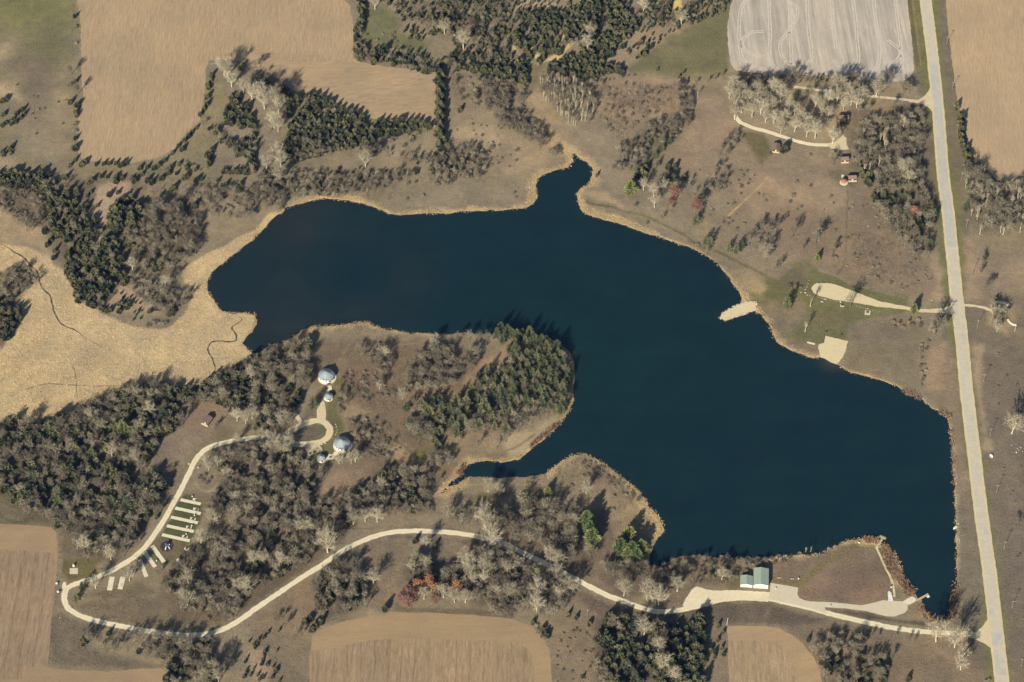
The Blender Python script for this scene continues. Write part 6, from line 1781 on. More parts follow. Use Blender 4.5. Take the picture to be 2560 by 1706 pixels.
put(R_, 'C', T(3,0,[(1735,980),(1760,1080),(1790,1080),(1765,1140),(1775,1190),(1770,1250),(1780,1300),(1790,1340),(1800,1380),(1830,1360),(1815,1420),(1840,1440),(1820,1490),(1800,1540),(1850,1530),(1840,1568)]), 5, 7)
put(R_, 'D', T(3,0,[(1900,1490),(1960,1540),(1910,1550)]), 4, 6)
R_ = 'the grove across the highway'
fill(R_, T(3,1,[(1790,-20),(1960,-40),(2040,40),(2060,160),(2200,130),(2380,60),(2420,520),(2100,560),(1960,560),(1860,400),(1840,250)]), [('B', 60, 7, 10), ('L', 26, 8, 11), ('D', 8, 5, 6)], .48)
put(R_, 'P', T(3,1,[(1830,60),(1840,160),(1850,240),(1820,330),(1840,110)]), 6, 8)
put(R_, 'D', T(3,1,[(1970,850),(1960,920),(1980,790),(2030,1040),(2060,1030),(2000,1060)]), 5, 7)
R_ = 'the lone round grove'
put(R_, 'B', T(3,1,[(2080,1250),(2150,1270),(2090,1330),(2160,1350),(2120,1400),(2060,1380),(2180,1300)]), 6, 8)
put(R_, 'W', T(3,1,[(2120,1290),(2110,1440),(2070,1290)]), 6, 7)
put(R_, 'C', T(3,1,[(2090,1180)]), 4)

R_ = 'the wood left of the lake'
put(R_, 'C', T(0,1,[(450,40),(580,70),(600,60),(540,90),(840,90),(810,110),(830,200),(800,230),(700,180),(720,220),(930,50),(985,55),(1060,60),(1060,100),(1120,70),(1230,90),(1210,70),(1300,35),(1350,90),(1390,110),(1480,70),(1545,20),(1620,25),(1690,60),(1725,55),(1810,80),(1790,90),(1850,80),(1590,160),(1560,170),(2000,90),(2070,130),(1480,220),(1000,220),(1080,200),(890,320),(800,320),(900,470),(2200,130)]), 3.4, 6)
fill(R_, T(0,1,[(-20,20),(380,20),(410,100),(330,180),(250,150),(100,110),(-20,110)]), [('C', 44, 4.5, 6.5)], .46)
fill(R_, T(0,1,[(400,110),(480,110),(600,110),(620,260),(740,300),(790,420),(880,470),(760,570),(980,520),(880,600),(840,680),(900,700),(960,620),(1100,620),(1130,850),(1170,1050),(1080,1060),(1060,1140),(980,1180),(920,1290),(840,1240),(700,1190),(650,980),(600,800),(640,640),(400,560),(430,350)]), [('C', 140, 4.8, 7.5), ('B', 34, 5, 7)], .48)
fill(R_, T(0,1,[(980,340),(1100,260),(1220,240),(1290,320),(1290,500),(1150,520),(1050,560),(1000,480)]), [('C', 26, 6, 8.5)], .45)
fill(R_, T(0,1,[(1300,330),(1480,250),(1700,200),(1850,400),(1850,620),(1780,790),(1620,850),(1500,920),(1300,900),(1200,850),(1120,620),(1300,520)]), [('B', 76, 5, 8), ('D', 34, 5, 7), ('C', 16, 4, 6)], .5)
fill(R_, T(0,1,[(1650,170),(2350,150),(2350,400),(2150,420),(1960,410),(1860,420),(1800,300)]), [('B', 34, 4, 6), ('D', 22, 4, 5.5), ('S', 20, 2, 3)], .55)
fill(R_, T(0,1,[(1190,920),(1290,930),(1340,1010),(1450,1080),(1640,1100),(1740,1200),(1640,1270),(1450,1270),(1330,1210),(1210,1090)]), [('B', 40, 4, 5.5), ('S', 40, 2.2, 3.2)], .45)
put(R_, 'W', T(0,1,[(1510,1020),(1210,860)]), 7, 8)
put(R_, 'D', T(0,1,[(1590,960),(1640,930),(1740,1140),(1700,1130),(1740,770),(1770,690)]), 5, 6)
put(R_, 'C', T(0,1,[(1400,860),(1460,880),(1520,850),(1420,900)]), 6, 7)
put(R_, 'C', T(0,1,[(1090,1220),(1120,1230),(1160,1250),(1180,1230),(1090,1290),(980,1290),(950,1280),(1010,1280),(920,1260),(1370,1290),(1390,1280),(1580,1300),(1600,1290),(1560,1310)]), 4.2, 5.5)
put(R_, 'C', T(0,1,[(1110,1125),(1130,1160),(1200,1155),(1180,1190),(1150,1190),(1240,1210),(1285,1215),(1275,1275),(1300,1285),(1230,1300),(1270,1300),(1250,1320),(1290,1355),(1225,1365),(1430,1280),(1460,1275),(1000,1140)]), 1.8, 2.8)
put(R_, 'C', T(0,1,[(430,680),(460,640),(500,730),(490,800),(600,870),(620,890),(610,930)]), 4, 6)
put(R_, 'S', T(0,1,[(1400,1400),(1440,1390),(1360,1420),(1480,1410),(1520,1400)]), 2, 3)
R_ = 'the thicket above the marsh'
fill(R_, T(0,1,[(-20,110),(180,180),(420,260),(400,480),(260,560),(100,430),(-20,330)]), [('B', 34, 4, 6), ('D', 18, 4, 5.5), ('S', 14, 2, 3)], .55)
R_ = "the marsh's left wood"
fill(R_, T(0,1,[(-20,950),(150,850),(300,880),(350,990),(230,1100),(130,1160),(-20,1150)]), [('B', 22, 4, 6), ('S', 26, 2, 3)], .5)
fill(R_, T(0,1,[(-30,1150),(120,1180),(190,1290),(150,1420),(60,1540),(-30,1560)]), [('C', 18, 5.5, 8), ('D', 12, 5, 7)], .45)

R_ = "the campground's left wood"
fill(R_, T(0,2,[(-30,760),(120,700),(400,730),(640,650),(900,550),(1340,380),(1470,350),(1560,430),(1700,560),(1660,690),(1700,760),(1560,820),(1440,880),(1380,1060),(1300,1200),(1180,1220),(1160,1300),(1300,1280),(1480,1180),(1590,1180),(1440,1440),(1480,1568),(260,1568),(100,1450),(-30,1420)]), [('C', 110, 6, 9.5), ('P', 26, 8, 11), ('B', 140, 6, 9.5), ('D', 90, 6, 8.5), ('S', 60, 2, 3.4)], .5)
put(R_, 'W', T(0,2,[(830,680),(1370,620),(1020,1000),(1250,470),(1290,770),(1240,1060)]), 8, 10)
put(R_, 'G', T(0,2,[(1130,800)]), 14)
put(R_, 'P', T(0,2,[(540,1430),(590,1180),(1160,1510)]), 12)
fill(R_, T(0,3,[(330,0),(1480,-20),(1400,120),(1300,230),(1200,400),(1080,380),(900,450),(720,400),(640,200),(520,120)]), [('B', 44, 6, 9), ('D', 22, 5, 8), ('C', 12, 5, 8)], .5)
put(R_, 'W', T(0,3,[(1010,390),(760,310)]), 11, 9)
put(R_, 'P', T(0,3,[(890,220)]), 9)
R_ = 'the wood above the lone cabin'
fill(R_, T(0,2,[(1560,430),(1760,420),(1900,360),(2050,290),(2200,210),(2350,130),(2350,620),(2200,640),(2060,580),(1850,530),(1700,550)]), [('C', 50, 5, 8), ('B', 22, 6, 8), ('D', 16, 5, 7)], .48)
put(R_, 'W', T(0,2,[(2050,490),(2300,290),(2170,680),(2250,700),(2310,660)]), 7, 9)
put(R_, 'B', T(0,2,[(2060,680),(1960,790),(1990,760)]), 5)
R_ = 'the wood beside the round cabins'
fill(R_, T(1,2,[(-30,150),(200,70),(330,0),(480,-30),(500,200),(520,330),(420,480),(340,620),(330,760),(200,860),(-30,830)]), [('B', 66, 6, 8.5), ('D', 30, 5, 7), ('C', 24, 5, 7.5)], .5)
put(R_, 'W', T(1,2,[(270,690),(90,640),(220,720)])+T(0,2,[(2180,900)]), 6, 8)
put(R_, 'P', T(1,2,[(525,560)]), 10)
put(R_, 'C', T(1,2,[(450,20),(420,80),(480,30)]), 8)

R_ = "the peninsula's brown middle"
fill(R_, T(1,2,[(1400,170),(1500,60),(1760,50),(2020,50),(2060,160),(1880,380),(1650,430),(1400,430),(1360,300)]), [('B', 56, 6, 8.5), ('D', 26, 5, 7)], .5)
put(R_, 'W', T(1,2,[(1630,20),(1130,410),(1340,490),(1190,100)])+T(1,1,[(1650,1540)]), 6, 8)
fill(R_, T(1,2,[(930,60),(1150,60),(1260,140),(1230,280),(1180,310),(1000,180)]), [('B', 18, 4, 6.5), ('D', 8, 4, 5)], .55)
fill(R_, T(1,2,[(750,300),(1100,260),(1300,450),(1100,560),(850,500)]), [('S', 40, 1.5, 2.5)], .8)
fill(R_, T(1,2,[(740,440),(830,420),(850,560),(780,640),(740,600)]), [('B', 8, 4, 5), ('S', 6, 2, 3)], .6)
fill(R_, T(1,2,[(900,700),(1060,720),(1250,930),(1400,1050),(1100,1080),(900,950),(840,780)]), [('S', 50, 1.4, 2.6), ('B', 12, 4, 6)], .7)
R_ = 'the peninsula pine wood'
fill(R_, T(1,2,[(1330,640),(1450,540),(1600,520),(1770,520),(1800,600),(1700,680),(1850,500),(1950,420),(2050,290),(2300,200),(2380,170),(2380,790),(2240,800),(2050,810),(1900,830),(1720,860),(1600,700),(1480,650)]), [('P', 48, 7, 11), ('B', 26, 6, 8), ('C', 16, 5, 7), ('D', 14, 5, 7)], .62)
fill(R_, T(2,2,[(-20,20),(200,100),(300,30),(480,110),(490,230),(520,300),(530,470),(480,610),(400,630),(280,590),(130,560),(-20,560)]), [('P', 58, 8, 11), ('C', 16, 6, 8.5), ('B', 14, 6, 8), ('D', 12, 5, 7)], .6)
fill(R_, T(2,1,[(-100,1490),(0,1440),(120,1460),(250,1480),(360,1568)])+T(2,2,[(440,40),(480,120),(400,140),(200,20),(0,30),(-100,10)]), [('P', 20, 7, 9)], .5)
put(R_, 'P', T(1,1,[(2250,1440),(2210,1490),(2310,1460)]), 10)
put(R_, 'B', T(1,1,[(1960,1510),(2060,1520),(1850,1540),(2120,1530)]), 8, 9)
fill(R_, T(2,2,[(440,180),(560,200),(560,300),(520,280)]), [('D', 5, 3, 4)], .6)
put(R_, 'B', T(2,2,[(60,720),(130,640),(200,640),(250,680),(180,720),(330,640),(60,790),(20,680),(120,760),(290,650)])+T(1,2,[(2330,830),(2290,880)]), 7, 9)
fill(R_, T(1,2,[(1400,700),(1560,700),(1700,880),(1560,900),(1400,830)]), [('B', 14, 6, 8), ('P', 5, 7, 8)], .5)
put(R_, 'C', T(1,2,[(1660,930),(1690,960),(1640,900)]), 6)
put(R_, 'B', T(1,2,[(2040,930),(2210,950),(1850,920)]), 5, 7)
fill('the narrow lake arm scrub', T(1,2,[(1590,1020),(1760,1020),(1800,1100),(1640,1180),(1560,1120)]), [('B', 16, 5, 7), ('D', 6, 4, 5)], .5)

R_ = 'the scrub below the round cabins'
fill(R_, T(0,2,[(1940,1060),(2050,1000),(2180,930),(2350,960),(2350,1568),(1900,1568),(1920,1480),(2050,1280),(2080,1180),(1990,1180)]), [('B', 44, 6, 8.5), ('D', 26, 5, 7.5), ('C', 10, 5, 7), ('S', 20, 2, 3)], .5)
put(R_, 'W', T(0,2,[(2160,1430),(1910,1150),(1990,1100),(1880,1090),(2080,1220)]), 6, 8)
put(R_, 'S', T(0,2,[(1880,1230),(1860,1280),(1900,1300),(1830,1250),(1930,1260)]), 2, 2.6)
put(R_, 'W', T(1,2,[(60,860),(130,880),(200,960),(300,920),(140,960),(260,990)]), 7, 9)
fill(R_, T(1,2,[(-20,960),(380,960),(470,1080),(540,1160),(620,1200),(780,1140),(560,1290),(520,1420),(620,1480),(900,1400),(1060,1250),(1180,1150),(1560,1170),(1690,1290),(1590,1330),(1620,1568),(-20,1568)]), [('C', 26, 5, 7.5), ('B', 84, 6, 8.5), ('D', 46, 5, 7.5), ('S', 80, 2, 3.2)], .5)
put(R_, 'W', T(1,2,[(870,1080),(910,1060),(1150,1310),(760,1080)]), 7, 8)
fill(R_, T(1,3,[(-20,-20),(950,-20),(900,110),(760,260),(560,250),(480,480),(250,590),(-20,690)]), [('B', 62, 6, 9), ('D', 36, 5, 7), ('C', 18, 5, 8)], .5)
put(R_, 'W', T(1,3,[(400,140),(470,130),(60,430),(890,60),(1000,40),(1110,40),(230,440)]), 8, 11)
put(R_, 'W', T(1,3,[(650,290)]), 15)
R_ = 'the wood inside the bend'
fill(R_, T(0,3,[(1650,430),(1850,250),(2000,200),(2350,-20),(2350,720),(2200,900),(2050,1010),(1900,1060),(1680,900),(1560,760),(1480,680),(1520,560)]), [('B', 54, 6, 9), ('D', 36, 5, 8), ('C', 12, 5, 7), ('S', 30, 2, 3)], .5)
put(R_, 'W', T(0,3,[(2240,680),(1710,800),(1720,600),(1950,60),(1840,250),(2320,430)]), 9, 11)
put(R_, 'W', T(0,3,[(1180,590),(1220,540),(870,660)]), 7, 9)
put(R_, 'P', T(0,3,[(695,790),(755,680)]), 7)
put(R_, 'D', T(0,3,[(790,650),(1450,560),(1280,500)]), 5, 7)
R_ = 'the bottom left drive belt'
fill(R_, T(0,3,[(780,1060),(1050,1040),(1500,1130),(1950,1170),(1930,1320),(1750,1330),(1450,1340),(1200,1300),(850,1290),(740,1180)]), [('B', 36, 5, 8), ('D', 26, 5, 7), ('C', 6, 5, 6)], .5)
fill(R_, T(0,3,[(1480,1300),(1900,1330),(2020,1420),(1960,1600),(1530,1600)]), [('C', 14, 6, 8), ('B', 16, 6, 9), ('D', 8, 5, 7)], .5)
put(R_, 'W', T(0,3,[(1960,1440),(1880,1510),(2000,1520)]), 9, 10)
put(R_, 'D', T(0,3,[(2100,1330),(2080,1400),(2140,1380)]), 5, 7)
R_ = 'the slope beside the bottom field'
put(R_, 'C', T(0,3,[(2290,1190),(2330,1220),(2340,1250),(2250,1380),(2270,1340),(2260,1460),(2265,1490),(2240,1515),(2330,1440),(2300,1500)])+T(1,3,[(20,1180),(70,1155),(110,1110),(15,1230),(80,1290),(70,1320),(60,1360),(50,1400),(100,1400),(110,1410),(190,1280),(160,1420),(180,1460),(190,1470),(150,1520),(15,1500),(65,1525),(30,1540),(215,1555),(210,1090)]), 2.0, 3.4)
put(R_, 'D', T(1,3,[(240,970),(300,1000),(180,990),(260,1040)]), 5, 6)
put(R_, 'B', T(1,3,[(380,1080),(420,1120),(350,1150),(450,1060)]), 4.5, 6)
put(R_, 'C', T(1,3,[(450,1020),(500,980),(590,1020),(540,1050),(510,1080)]), 5, 7)
R_ = 'the copse above the bottom field'
fill(R_, T(1,3,[(520,640),(690,490),(930,440),(960,520),(1010,660),(1020,850),(870,900),(700,990),(560,960),(540,800)]), [('B', 38, 6, 8.5), ('C', 8, 6, 8), ('D', 12, 5, 7)], .48)
put(R_, 'W', T(1,3,[(1075,610)]), 9)
put(R_, 'C', T(1,3,[(1185,890)]), 7)
R_ = 'the autumn grove'
put(R_, 'R', T(1,3,[(1390,730),(1340,790),(1400,830),(1650,800),(1450,770)]), 9, 11)
put(R_, 'O', T(1,3,[(1480,670),(1610,690),(1840,680),(1590,640)]), 11, 12)
put(R_, 'W', T(1,3,[(1720,740),(1820,790),(1920,790),(1540,760)]), 8, 9)
fill(R_, T(1,3,[(1420,420),(1620,420),(1650,580),(1900,500),(1980,620),(1960,780),(1850,640),(1660,640),(1450,600)]), [('D', 16, 5, 8), ('B', 14, 6, 8), ('C', 14, 5, 7)], .48)
put(R_, 'W', T(1,3,[(1470,440),(1560,470),(1560,290),(1430,510)]), 7, 8)
put(R_, 'C', T(1,3,[(1460,270),(1640,320)]), 5)
R_ = 'the middle drive wood'
put(R_, 'W', T(1,3,[(2140,110),(2170,240),(2100,60)]), 13, 15)
fill(R_, T(1,3,[(1830,420),(2350,290),(2350,960),(2080,940),(1980,800),(1990,560)]), [('B', 36, 6, 9), ('D', 16, 6, 8), ('W', 8, 8, 10)], .5)
fill(R_, T(1,3,[(1750,-20),(2350,-20),(2350,200),(2280,120),(2000,100),(1780,110)]), [('B', 18, 6, 9), ('D', 10, 5, 7)], .55)
fill(R_, T(2,2,[(0,1420),(280,1480),(600,1480),(600,1568),(0,1568)])+T(2,3,[(0,-20),(560,-20),(600,230),(540,440),(470,420),(260,300),(100,230),(0,300)]), [('B', 52, 6, 9.5), ('D', 26, 5, 8)], .5)
put(R_, 'W', T(2,3,[(350,410),(410,440)]), 11)
fill(R_, T(2,3,[(-20,480),(200,450),(520,560),(560,640),(560,800),(420,950),(150,900),(-20,900)]), [('B', 40, 6, 9), ('D', 20, 6, 8), ('W', 4, 8, 10), ('C', 4, 4, 5)], .48)
put(R_, 'W', T(2,3,[(240,700),(230,850)]), 12)
put(R_, 'C', T(2,3,[(515,950),(590,975),(280,1080),(310,1120)]), 3, 5)
fill(R_, T(2,3,[(830,480),(1240,480),(1260,600),(1200,640),(1080,600),(900,590)]), [('D', 22, 5, 7), ('B', 14, 5, 7)], .5)
put(R_, 'B', T(2,3,[(560,380),(700,340),(560,440),(720,400),(760,380)]), 6, 8)
put(R_, 'W', T(2,3,[(1030,710),(1240,730),(1290,780),(1350,790),(1520,680)]), 8, 12)
put(R_, 'W', T(2,2,[(680,1350)])+T(1,2,[(2130,1330),(2230,1370)]), 7, 9)
put(R_, 'G', T(2,2,[(330,1370)]), 8)
put(R_, 'S', T(2,2,[(540,1330),(930,1430),(650,1240),(750,1260),(700,1230),(1160,1450),(1030,1280),(920,1550)]), 1.6, 2.6)
fill(R_, T(2,2,[(640,1060),(880,1170),(1200,1440),(1100,1470),(860,1280),(640,1200)]), [('S', 28, 1.5, 2.4)], .7)
put(R_, 'G', T(2,3,[(690,60),(720,150),(740,220)]), 14, 16)
put(R_, 'G', T(2,3,[(1000,310),(1080,200),(1110,340),(1190,310),(1060,380),(1150,390)]), 12, 15)
R_ = 'the shore beside the sheds'
fill(R_, T(2,3,[(1290,510),(1500,440),(1700,410),(2350,430),(2350,500),(2150,560),(2000,660),(1700,660),(1600,700),(1520,640),(1330,620)]), [('B', 32, 4, 6.5), ('D', 26, 3.5, 5), ('S', 26, 2, 3)], .5)
put(R_, 'O', T(2,3,[(1330,540),(1450,510)]), 4)
put(R_, 'W', T(2,3,[(1930,580)]), 8)
R_ = "the brown point's shore"
put(R_, 'S', T(3,3,[(40,430),(100,410),(160,420),(60,470),(140,460),(290,385),(570,350),(620,330),(200,420),(440,400)]), 2, 3)
put(R_, 'L', T(3,3,[(350,350),(395,345),(550,345)]), 5, 6)
R_ = 'the bottom cedar block'
fill(R_, T(2,3,[(780,1000),(850,970),(1100,970),(1300,1010),(1500,1020),(1650,1010),(1770,980),(1740,1200),(1750,1400),(1790,1620),(900,1620),(850,1400),(790,1160)]), [('C', 104, 6.5, 9), ('B', 14, 7, 9), ('D', 8, 6, 8)], .48)
put(R_, 'W', T(2,3,[(1215,1080),(1345,1230),(1380,1400),(1480,1500)]), 10, 12)
put(R_, 'C', T(2,3,[(1895,1050),(1940,1110),(1890,1180),(1925,1255),(1945,1310),(1820,1280),(1865,1290),(1860,1335),(650,1520),(710,1030)]), 3, 4.5)
fill(R_, T(2,3,[(740,1350),(830,1350),(880,1500),(860,1600),(760,1500)]), [('B', 10, 4, 6)], .5)
fill("the bottom field's right edge", T(2,3,[(150,980),(230,1030),(320,1080),(340,1180),(280,1160),(200,1060)]), [('C', 7, 3, 4.5), ('S', 6, 2, 3)], .6)
R_ = 'the lower right copse'
fill(R_, T(3,3,[(380,1180),(560,1060),(700,1130),(900,1180),(880,1330),(1150,1330),(1120,1450),(900,1620),(540,1620),(440,1350)]), [('B', 30, 5, 8), ('D', 14, 5, 7), ('C', 22, 4, 6.5)], .55)
put(R_, 'D', T(3,3,[(1010,1150),(1170,1150),(1300,1170),(1350,1180),(960,1130)]), 4, 5)
put(R_, 'W', T(3,3,[(1560,1110)]), 15)
put(R_, 'W', T(3,3,[(1730,1170)]), 14)
put(R_, 'W', T(3,3,[(1780,1400),(1800,1300)]), 9, 10)
put(R_, 'D', T(3,3,[(1700,980),(1680,930),(1710,870)]), 3.5)
put(R_, 'B', T(3,3,[(1840,1280)]), 6)
put(R_, 'C', T(3,3,[(370,1180),(1060,1540),(1290,1540)]), 4, 6)
put(R_, 'S', T(3,3,[(2030,1550),(2000,1560)]), 2)
put('the pasture beside the dam', 'W', T(3,2,[(2255,770)]), 13)
fill('the pasture beside the dam', T(3,3,[(2250,0),(2400,-20),(2400,120),(2280,100)]), [('D', 8, 2.5, 4)], .7)
put('the pasture beside the dam', 'S', T(3,3,[(2310,400),(2290,420)]), 1.6)

fill('the meadow above the beach', T(2,1,[(1700,0),(2350,-20),(2350,480),(2000,560),(1820,480),(1800,300)])+T(3,1,[(0,480),(600,150),(700,400),(640,560),(500,500),(100,430)]), [('S', 34, 1.1, 2.0)], 1.1)
fill('the meadow above the beach', T(3,1,[(740,250),(950,300),(1050,480),(1350,800),(1500,820),(1540,1100),(1250,1120),(720,930)]), [('S', 40, 1.0, 1.9)], 1.1)
fill('the pasture beside the dam', T(3,2,[(2050,0),(2400,-20),(2400,1568),(2200,1568)]), [('S', 16, .9, 1.5)], 1.4)
fill('the slope beside the bottom field', T(2,3,[(400,1100),(740,1050),(760,1300),(720,1600),(400,1600)]), [('S', 26, 1.0, 1.8)], 1.1)
fill('the meadow left of the creek', T(1,0,[(1800,1050),(2300,1150),(2350,1540),(1980,1568),(1850,1320)]), [('S', 24, 1.0, 1.8)], 1.1)
# ------------------------------------------------------------------ where each stands; keep water, roads and buildings clear
good = []
BLD = [(816, 944, 9), (855, 1114, 9), (822, 995, 5), (803, 1149, 5), (1901, 1455, 11), (1866, 1460, 8), (2109, 297, 6), (2112, 400, 5), (2131, 447, 5), (1940, 370, 5), (513, 1055, 6), (417, 1366, 7), (2109, 457, 4)]
BLD = [(P(u, v), r_) for u, v, r_ in BLD]
TR = np.array([P(t[1], t[2], t[3] * HC[t[0]]) for t in TREES])
il = inside(LAKE, TR[:, 0], TR[:, 1])
dd = np.minimum(linedist(DRIVE, TR[:, 0], TR[:, 1]) - 2.0, linedist(LOOP, TR[:, 0], TR[:, 1]) - 2.5)
dh = linedist(HWY, TR[:, 0], TR[:, 1])
for i, t in enumerate(TREES):
    x, y = TR[i]
    if il[i] and t[0] != 'S' and linedist(LAKE, np.array([x]), np.array([y]), True)[0] > 1.0:
        if not t[5]:
            continue
    if not t[5] and (dd[i] < (1.2 if t[0] in 'BDWL' else 1.8) or dh[i] < 7):
        continue
    if any((x - b[0][0]) ** 2 + (y - b[0][1]) ** 2 < b[1] ** 2 for b in BLD) and not t[5]:
        continue
    good.append(t + [x, y])
bykind = {}
for t in good:
    bykind.setdefault(t[0], []).append(t)
LIMIT = 300
rr_ = random.Random(99)
CELL_ROW = ['top', 'upper part', 'middle', 'lower part', 'bottom']
def grid_names(n):
    """names along one axis"""
    return n
def ordinal(i, n):
    if n == 1: return 'only'
    if i == 0: return 'leftmost'
    if i == n - 1: return 'rightmost'
    return {1: 'second-from-left', 2: 'third-from-left', 3: 'fourth-from-left', 4: 'fifth-from-left', 5: 'sixth-from-left', 6: 'seventh-from-left'}.get(i, f'{ORD[i]}-from-left')
ROWN = {1: [''], 2: ['upper half', 'lower half'], 3: ['top', 'middle', 'bottom'], 4: ['top', 'upper middle', 'lower middle', 'bottom'], 5: ['top', 'upper part', 'middle', 'lower part', 'bottom']}
SIDE = {1: [''], 2: ['left', 'right'], 3: ['left', 'central', 'right'], 4: ['far-left', 'left', 'right', 'far-right'], 5: ['far-left', 'left', 'central', 'right', 'far-right']}
HW_ = {}
counts = {}
for kind, lst in bykind.items():
    lst.sort(key=lambda t: (-t[5], -t[3]))
    ind, rest = lst[:LIMIT], lst[LIMIT:]
    nm, look = KIND[kind]
    regs = {}
    for t in ind:
        regs.setdefault(t[4], []).append(t)
    for reg, ts in regs.items():
        n = len(ts)
        nr = min(5, max(1, round(math.sqrt(n / 4.0))))
        nc = min(5, max(1, math.ceil(n / 5.0 / nr)))
        ts.sort(key=lambda t: t[2])
        per = math.ceil(n / nr)
        for a in range(nr):
            row = sorted(ts[a * per:(a + 1) * per], key=lambda t: t[1])
            if not row:
                continue
            pc = math.ceil(len(row) / nc)
            for b in range(nc):
                cell = row[b * pc:(b + 1) * pc]
                for i, t in enumerate(cell):
                    place = (SIDE[nc][b] + ' ' + ROWN[nr][a]).strip()
                    lb = f'{ordinal(i, len(cell))} {look} ' + (f'in the {place} of {reg}' if place else f'at {reg}' if not reg.startswith(('the wood', 'the copse', 'the thicket')) else f'in {reg}')
                    trunk, crown, H = PR[kind][rr_.randrange(len(PR[kind]))]
                    s = t[3] / H
                    x, y = t[6], t[7]
                    grp = f'{PLUR[kind]} in {reg}'
                    az = rr_.uniform(0, 6.28)
                    f = rr_.uniform(.9, 1.12)
                    if trunk is None:
                        o = link(nm, crown, None, (x, y, 0), az, (s * f, s * f, s))
                        tag(o, lb, 'shrub' if kind == 'S' else 'tree', grp)
                    else:
                        o = thing(nm, lb, 'tree', (x, y, 0), az, grp)
                        o.scale = (s * f, s * f, s)
                        link('trunk', trunk, o)
                        link('crown', crown, o)
    counts[kind] = (len(ind), len(rest))
    HW_[kind] = rest
print('TREES', counts)

# ------------------------------------------------------------------ the smaller ones beyond three hundred of a kind: one object for each kind
STUFF = {'C': ('cedar_thicket', 'smaller dark cedars filling the evergreen woods', 'cedars'), 'B': ('bare_thicket', 'smaller grey bare trees filling the leafless woods', 'trees'),
         'D': ('dark_thicket', 'smaller dark bare trees filling the leafless woods', 'trees'), 'P': ('pine_thicket', 'smaller olive pines filling the peninsula wood', 'pines'), 'S': ('scrub_thicket', 'smaller bare shrubs scattered through the scrub', 'shrubs'), 'W': ('pale_thicket', 'smaller pale bare trees', 'trees'), 'L': ('slender_thicket', 'smaller slim bare trees', 'trees')}
for kind, rest in HW_.items():
    if not rest:
        continue
    nm, lb, cat = STUFF[kind]
    npro = len(PR[kind])
    me = bpy.data.meshes.new(nm)
    me.from_pydata([(t[6], t[7], 0) for t in rest], [], [])
    for an, ty, vals in (('size', 'FLOAT', [t[3] / PR[kind][0][2] for t in rest]), ('turn', 'FLOAT', [rr_.uniform(0, 6.28) for t in rest]), ('pick', 'INT', [rr_.randrange(npro) for t in rest])):
        at = me.attributes.new(an, ty, 'POINT')
        at.data.foreach_set('value', vals)
    o = link(nm, me)
    tag(o, lb, cat, kind='stuff')
    ng = bpy.data.node_groups.new(nm, 'GeometryNodeTree')
    ng.interface.new_socket('Geometry', in_out='INPUT', socket_type='NodeSocketGeometry')
    ng.interface.new_socket('Geometry', in_out='OUTPUT', socket_type='NodeSocketGeometry')
    gi, go = ng.nodes.new('NodeGroupInput'), ng.nodes.new('NodeGroupOutput')
    outs = []
    for layer in ((0, 1) if PR[kind][0][0] else (1,)):
        jn = ng.nodes.new('GeometryNodeGeometryToInstance')
        for k in range(npro):
            src = bpy.data.objects.new(nm + '_model', PR[kind][k][layer])
            oi = ng.nodes.new('GeometryNodeObjectInfo')
            oi.inputs['Object'].default_value = src
            oi.inputs['As Instance'].default_value = False
            ng.links.new(oi.outputs['Geometry'], jn.inputs[0])
        ip = ng.nodes.new('GeometryNodeInstanceOnPoints')
        ip.inputs['Pick Instance'].default_value = True
        ng.links.new(gi.outputs[0], ip.inputs['Points'])
        ng.links.new(jn.outputs[0], ip.inputs['Instance'])
        def att(name, ty):
            a = ng.nodes.new('GeometryNodeInputNamedAttribute')
            a.data_type = ty
            a.inputs['Name'].default_value = name
            return a.outputs['Attribute']
        cx = ng.nodes.new('ShaderNodeCombineXYZ')
        ng.links.new(att('turn', 'FLOAT'), cx.inputs[2])
        ng.links.new(cx.outputs[0], ip.inputs['Rotation'])
        ng.links.new(att('size', 'FLOAT'), ip.inputs['Scale'])
        ng.links.new(att('pick', 'INT'), ip.inputs['Instance Index'])
        outs.append(ip.outputs[0])
    jo = ng.nodes.new('GeometryNodeJoinGeometry')
    for q in outs:
        ng.links.new(q, jo.inputs[0])
    ng.links.new(jo.outputs[0], go.inputs[0])
    md = o.modifiers.new('scatter', 'NODES')
    md.node_group = ng

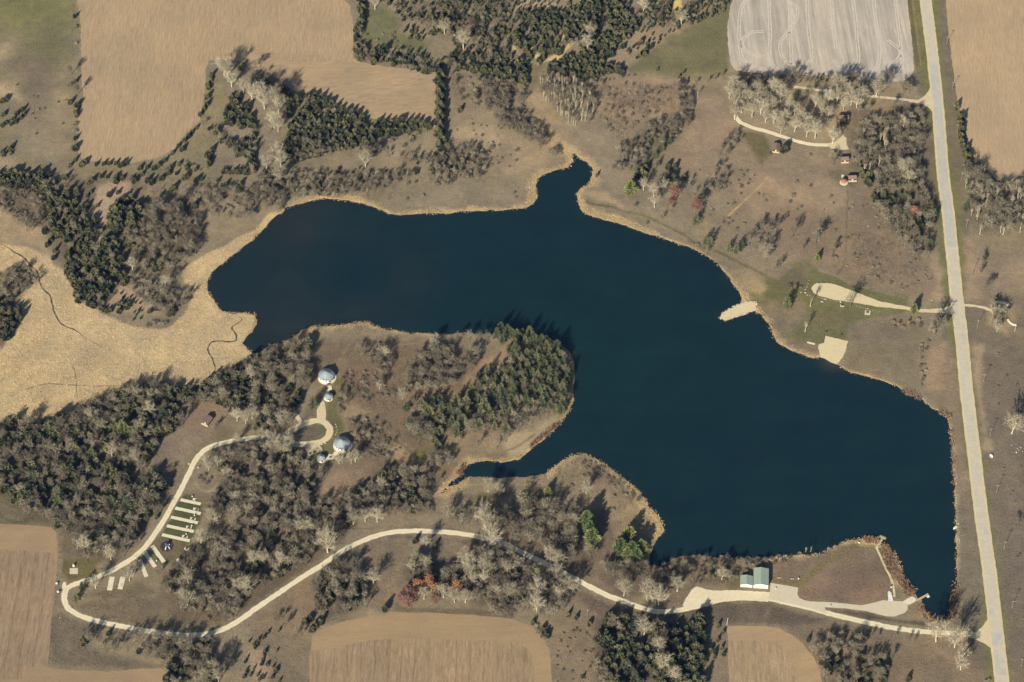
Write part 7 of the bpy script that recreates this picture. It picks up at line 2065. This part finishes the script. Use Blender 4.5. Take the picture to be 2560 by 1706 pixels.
# ------------------------------------------------------------------ brushy undergrowth knitting the leafless woods together
FILLS += [T(1,2,[(740,60),(1400,40),(1360,620),(780,640)]), T(1,2,[(820,700),(1500,720),(1700,1100),(900,1100)]), T(2,2,[(340,1200),(640,1060),(1200,1440),(1000,1560),(500,1400)]), T(2,0,[(640,780),(1500,770),(1500,1250),(900,1280)]), T(1,1,[(300,120),(1300,80),(1250,340),(1000,240),(640,190),(330,270)]), T(0,1,[(1300,60),(2300,60),(2300,200),(1300,220)]), T(3,1,[(740,560),(1300,700),(1540,1000),(1240,1100),(800,940)])]
ug = []
for i, uv in enumerate(FILLS):
    g = G(uv)
    pa_ = np.array(g)
    ext = pa_.max(0) - pa_.min(0)
    q = scatter(g, int(ext[0] * ext[1] / 7.0), 300 + i)
    ug.append(q)
ug = np.concatenate(ug)
k_ = (linedist(DRIVE, ug[:, 0], ug[:, 1]) > 3.4) & (linedist(LOOP, ug[:, 0], ug[:, 1]) > 4) & (linedist(HWY, ug[:, 0], ug[:, 1]) > 9) & ~inside(LAKE, ug[:, 0], ug[:, 1])
for pol in LAWNS:
    k_ &= ~inside(pol, ug[:, 0], ug[:, 1])
k_ &= (vnoise(ug[:, 0], ug[:, 1], 11, 81) * .6 + vnoise(ug[:, 0], ug[:, 1], 4, 82) * .4) > .38
ug = ug[k_]
tufts('undergrowth', ug, .8, 2.6, .16, [(150, 136, 112), (134, 120, 98), (122, 108, 92), (164, 148, 120), (128, 118, 90)], 9, 303, 'low grey brown brush under and between the leafless trees', 'undergrowth', .35, .95)

# ------------------------------------------------------------------ thin blue air between the camera and the ground
hm, n, l, b = mat_new('air')
n.remove(b)
pv = n.new('ShaderNodeVolumePrincipled')
pv.inputs['Color'].default_value = (0.24, 0.46, 1.0, 1)
pv.inputs['Density'].default_value = 0.7e-5
l.new(pv.outputs[0], n['Material Output'].inputs['Volume'])
gx0, gx1, gy0, gy1 = float(gx[0]) - 5, float(gx[-1]) + 5, float(gy[0]) - 5, float(gy[-1]) + 5
hz = boxes('haze', [(gx0, gx1, gy0, gy1, -2.8, CAM.z + 20)], hm)
tag(hz, 'thin blue air over the whole landscape', 'haze', kind='stuff')
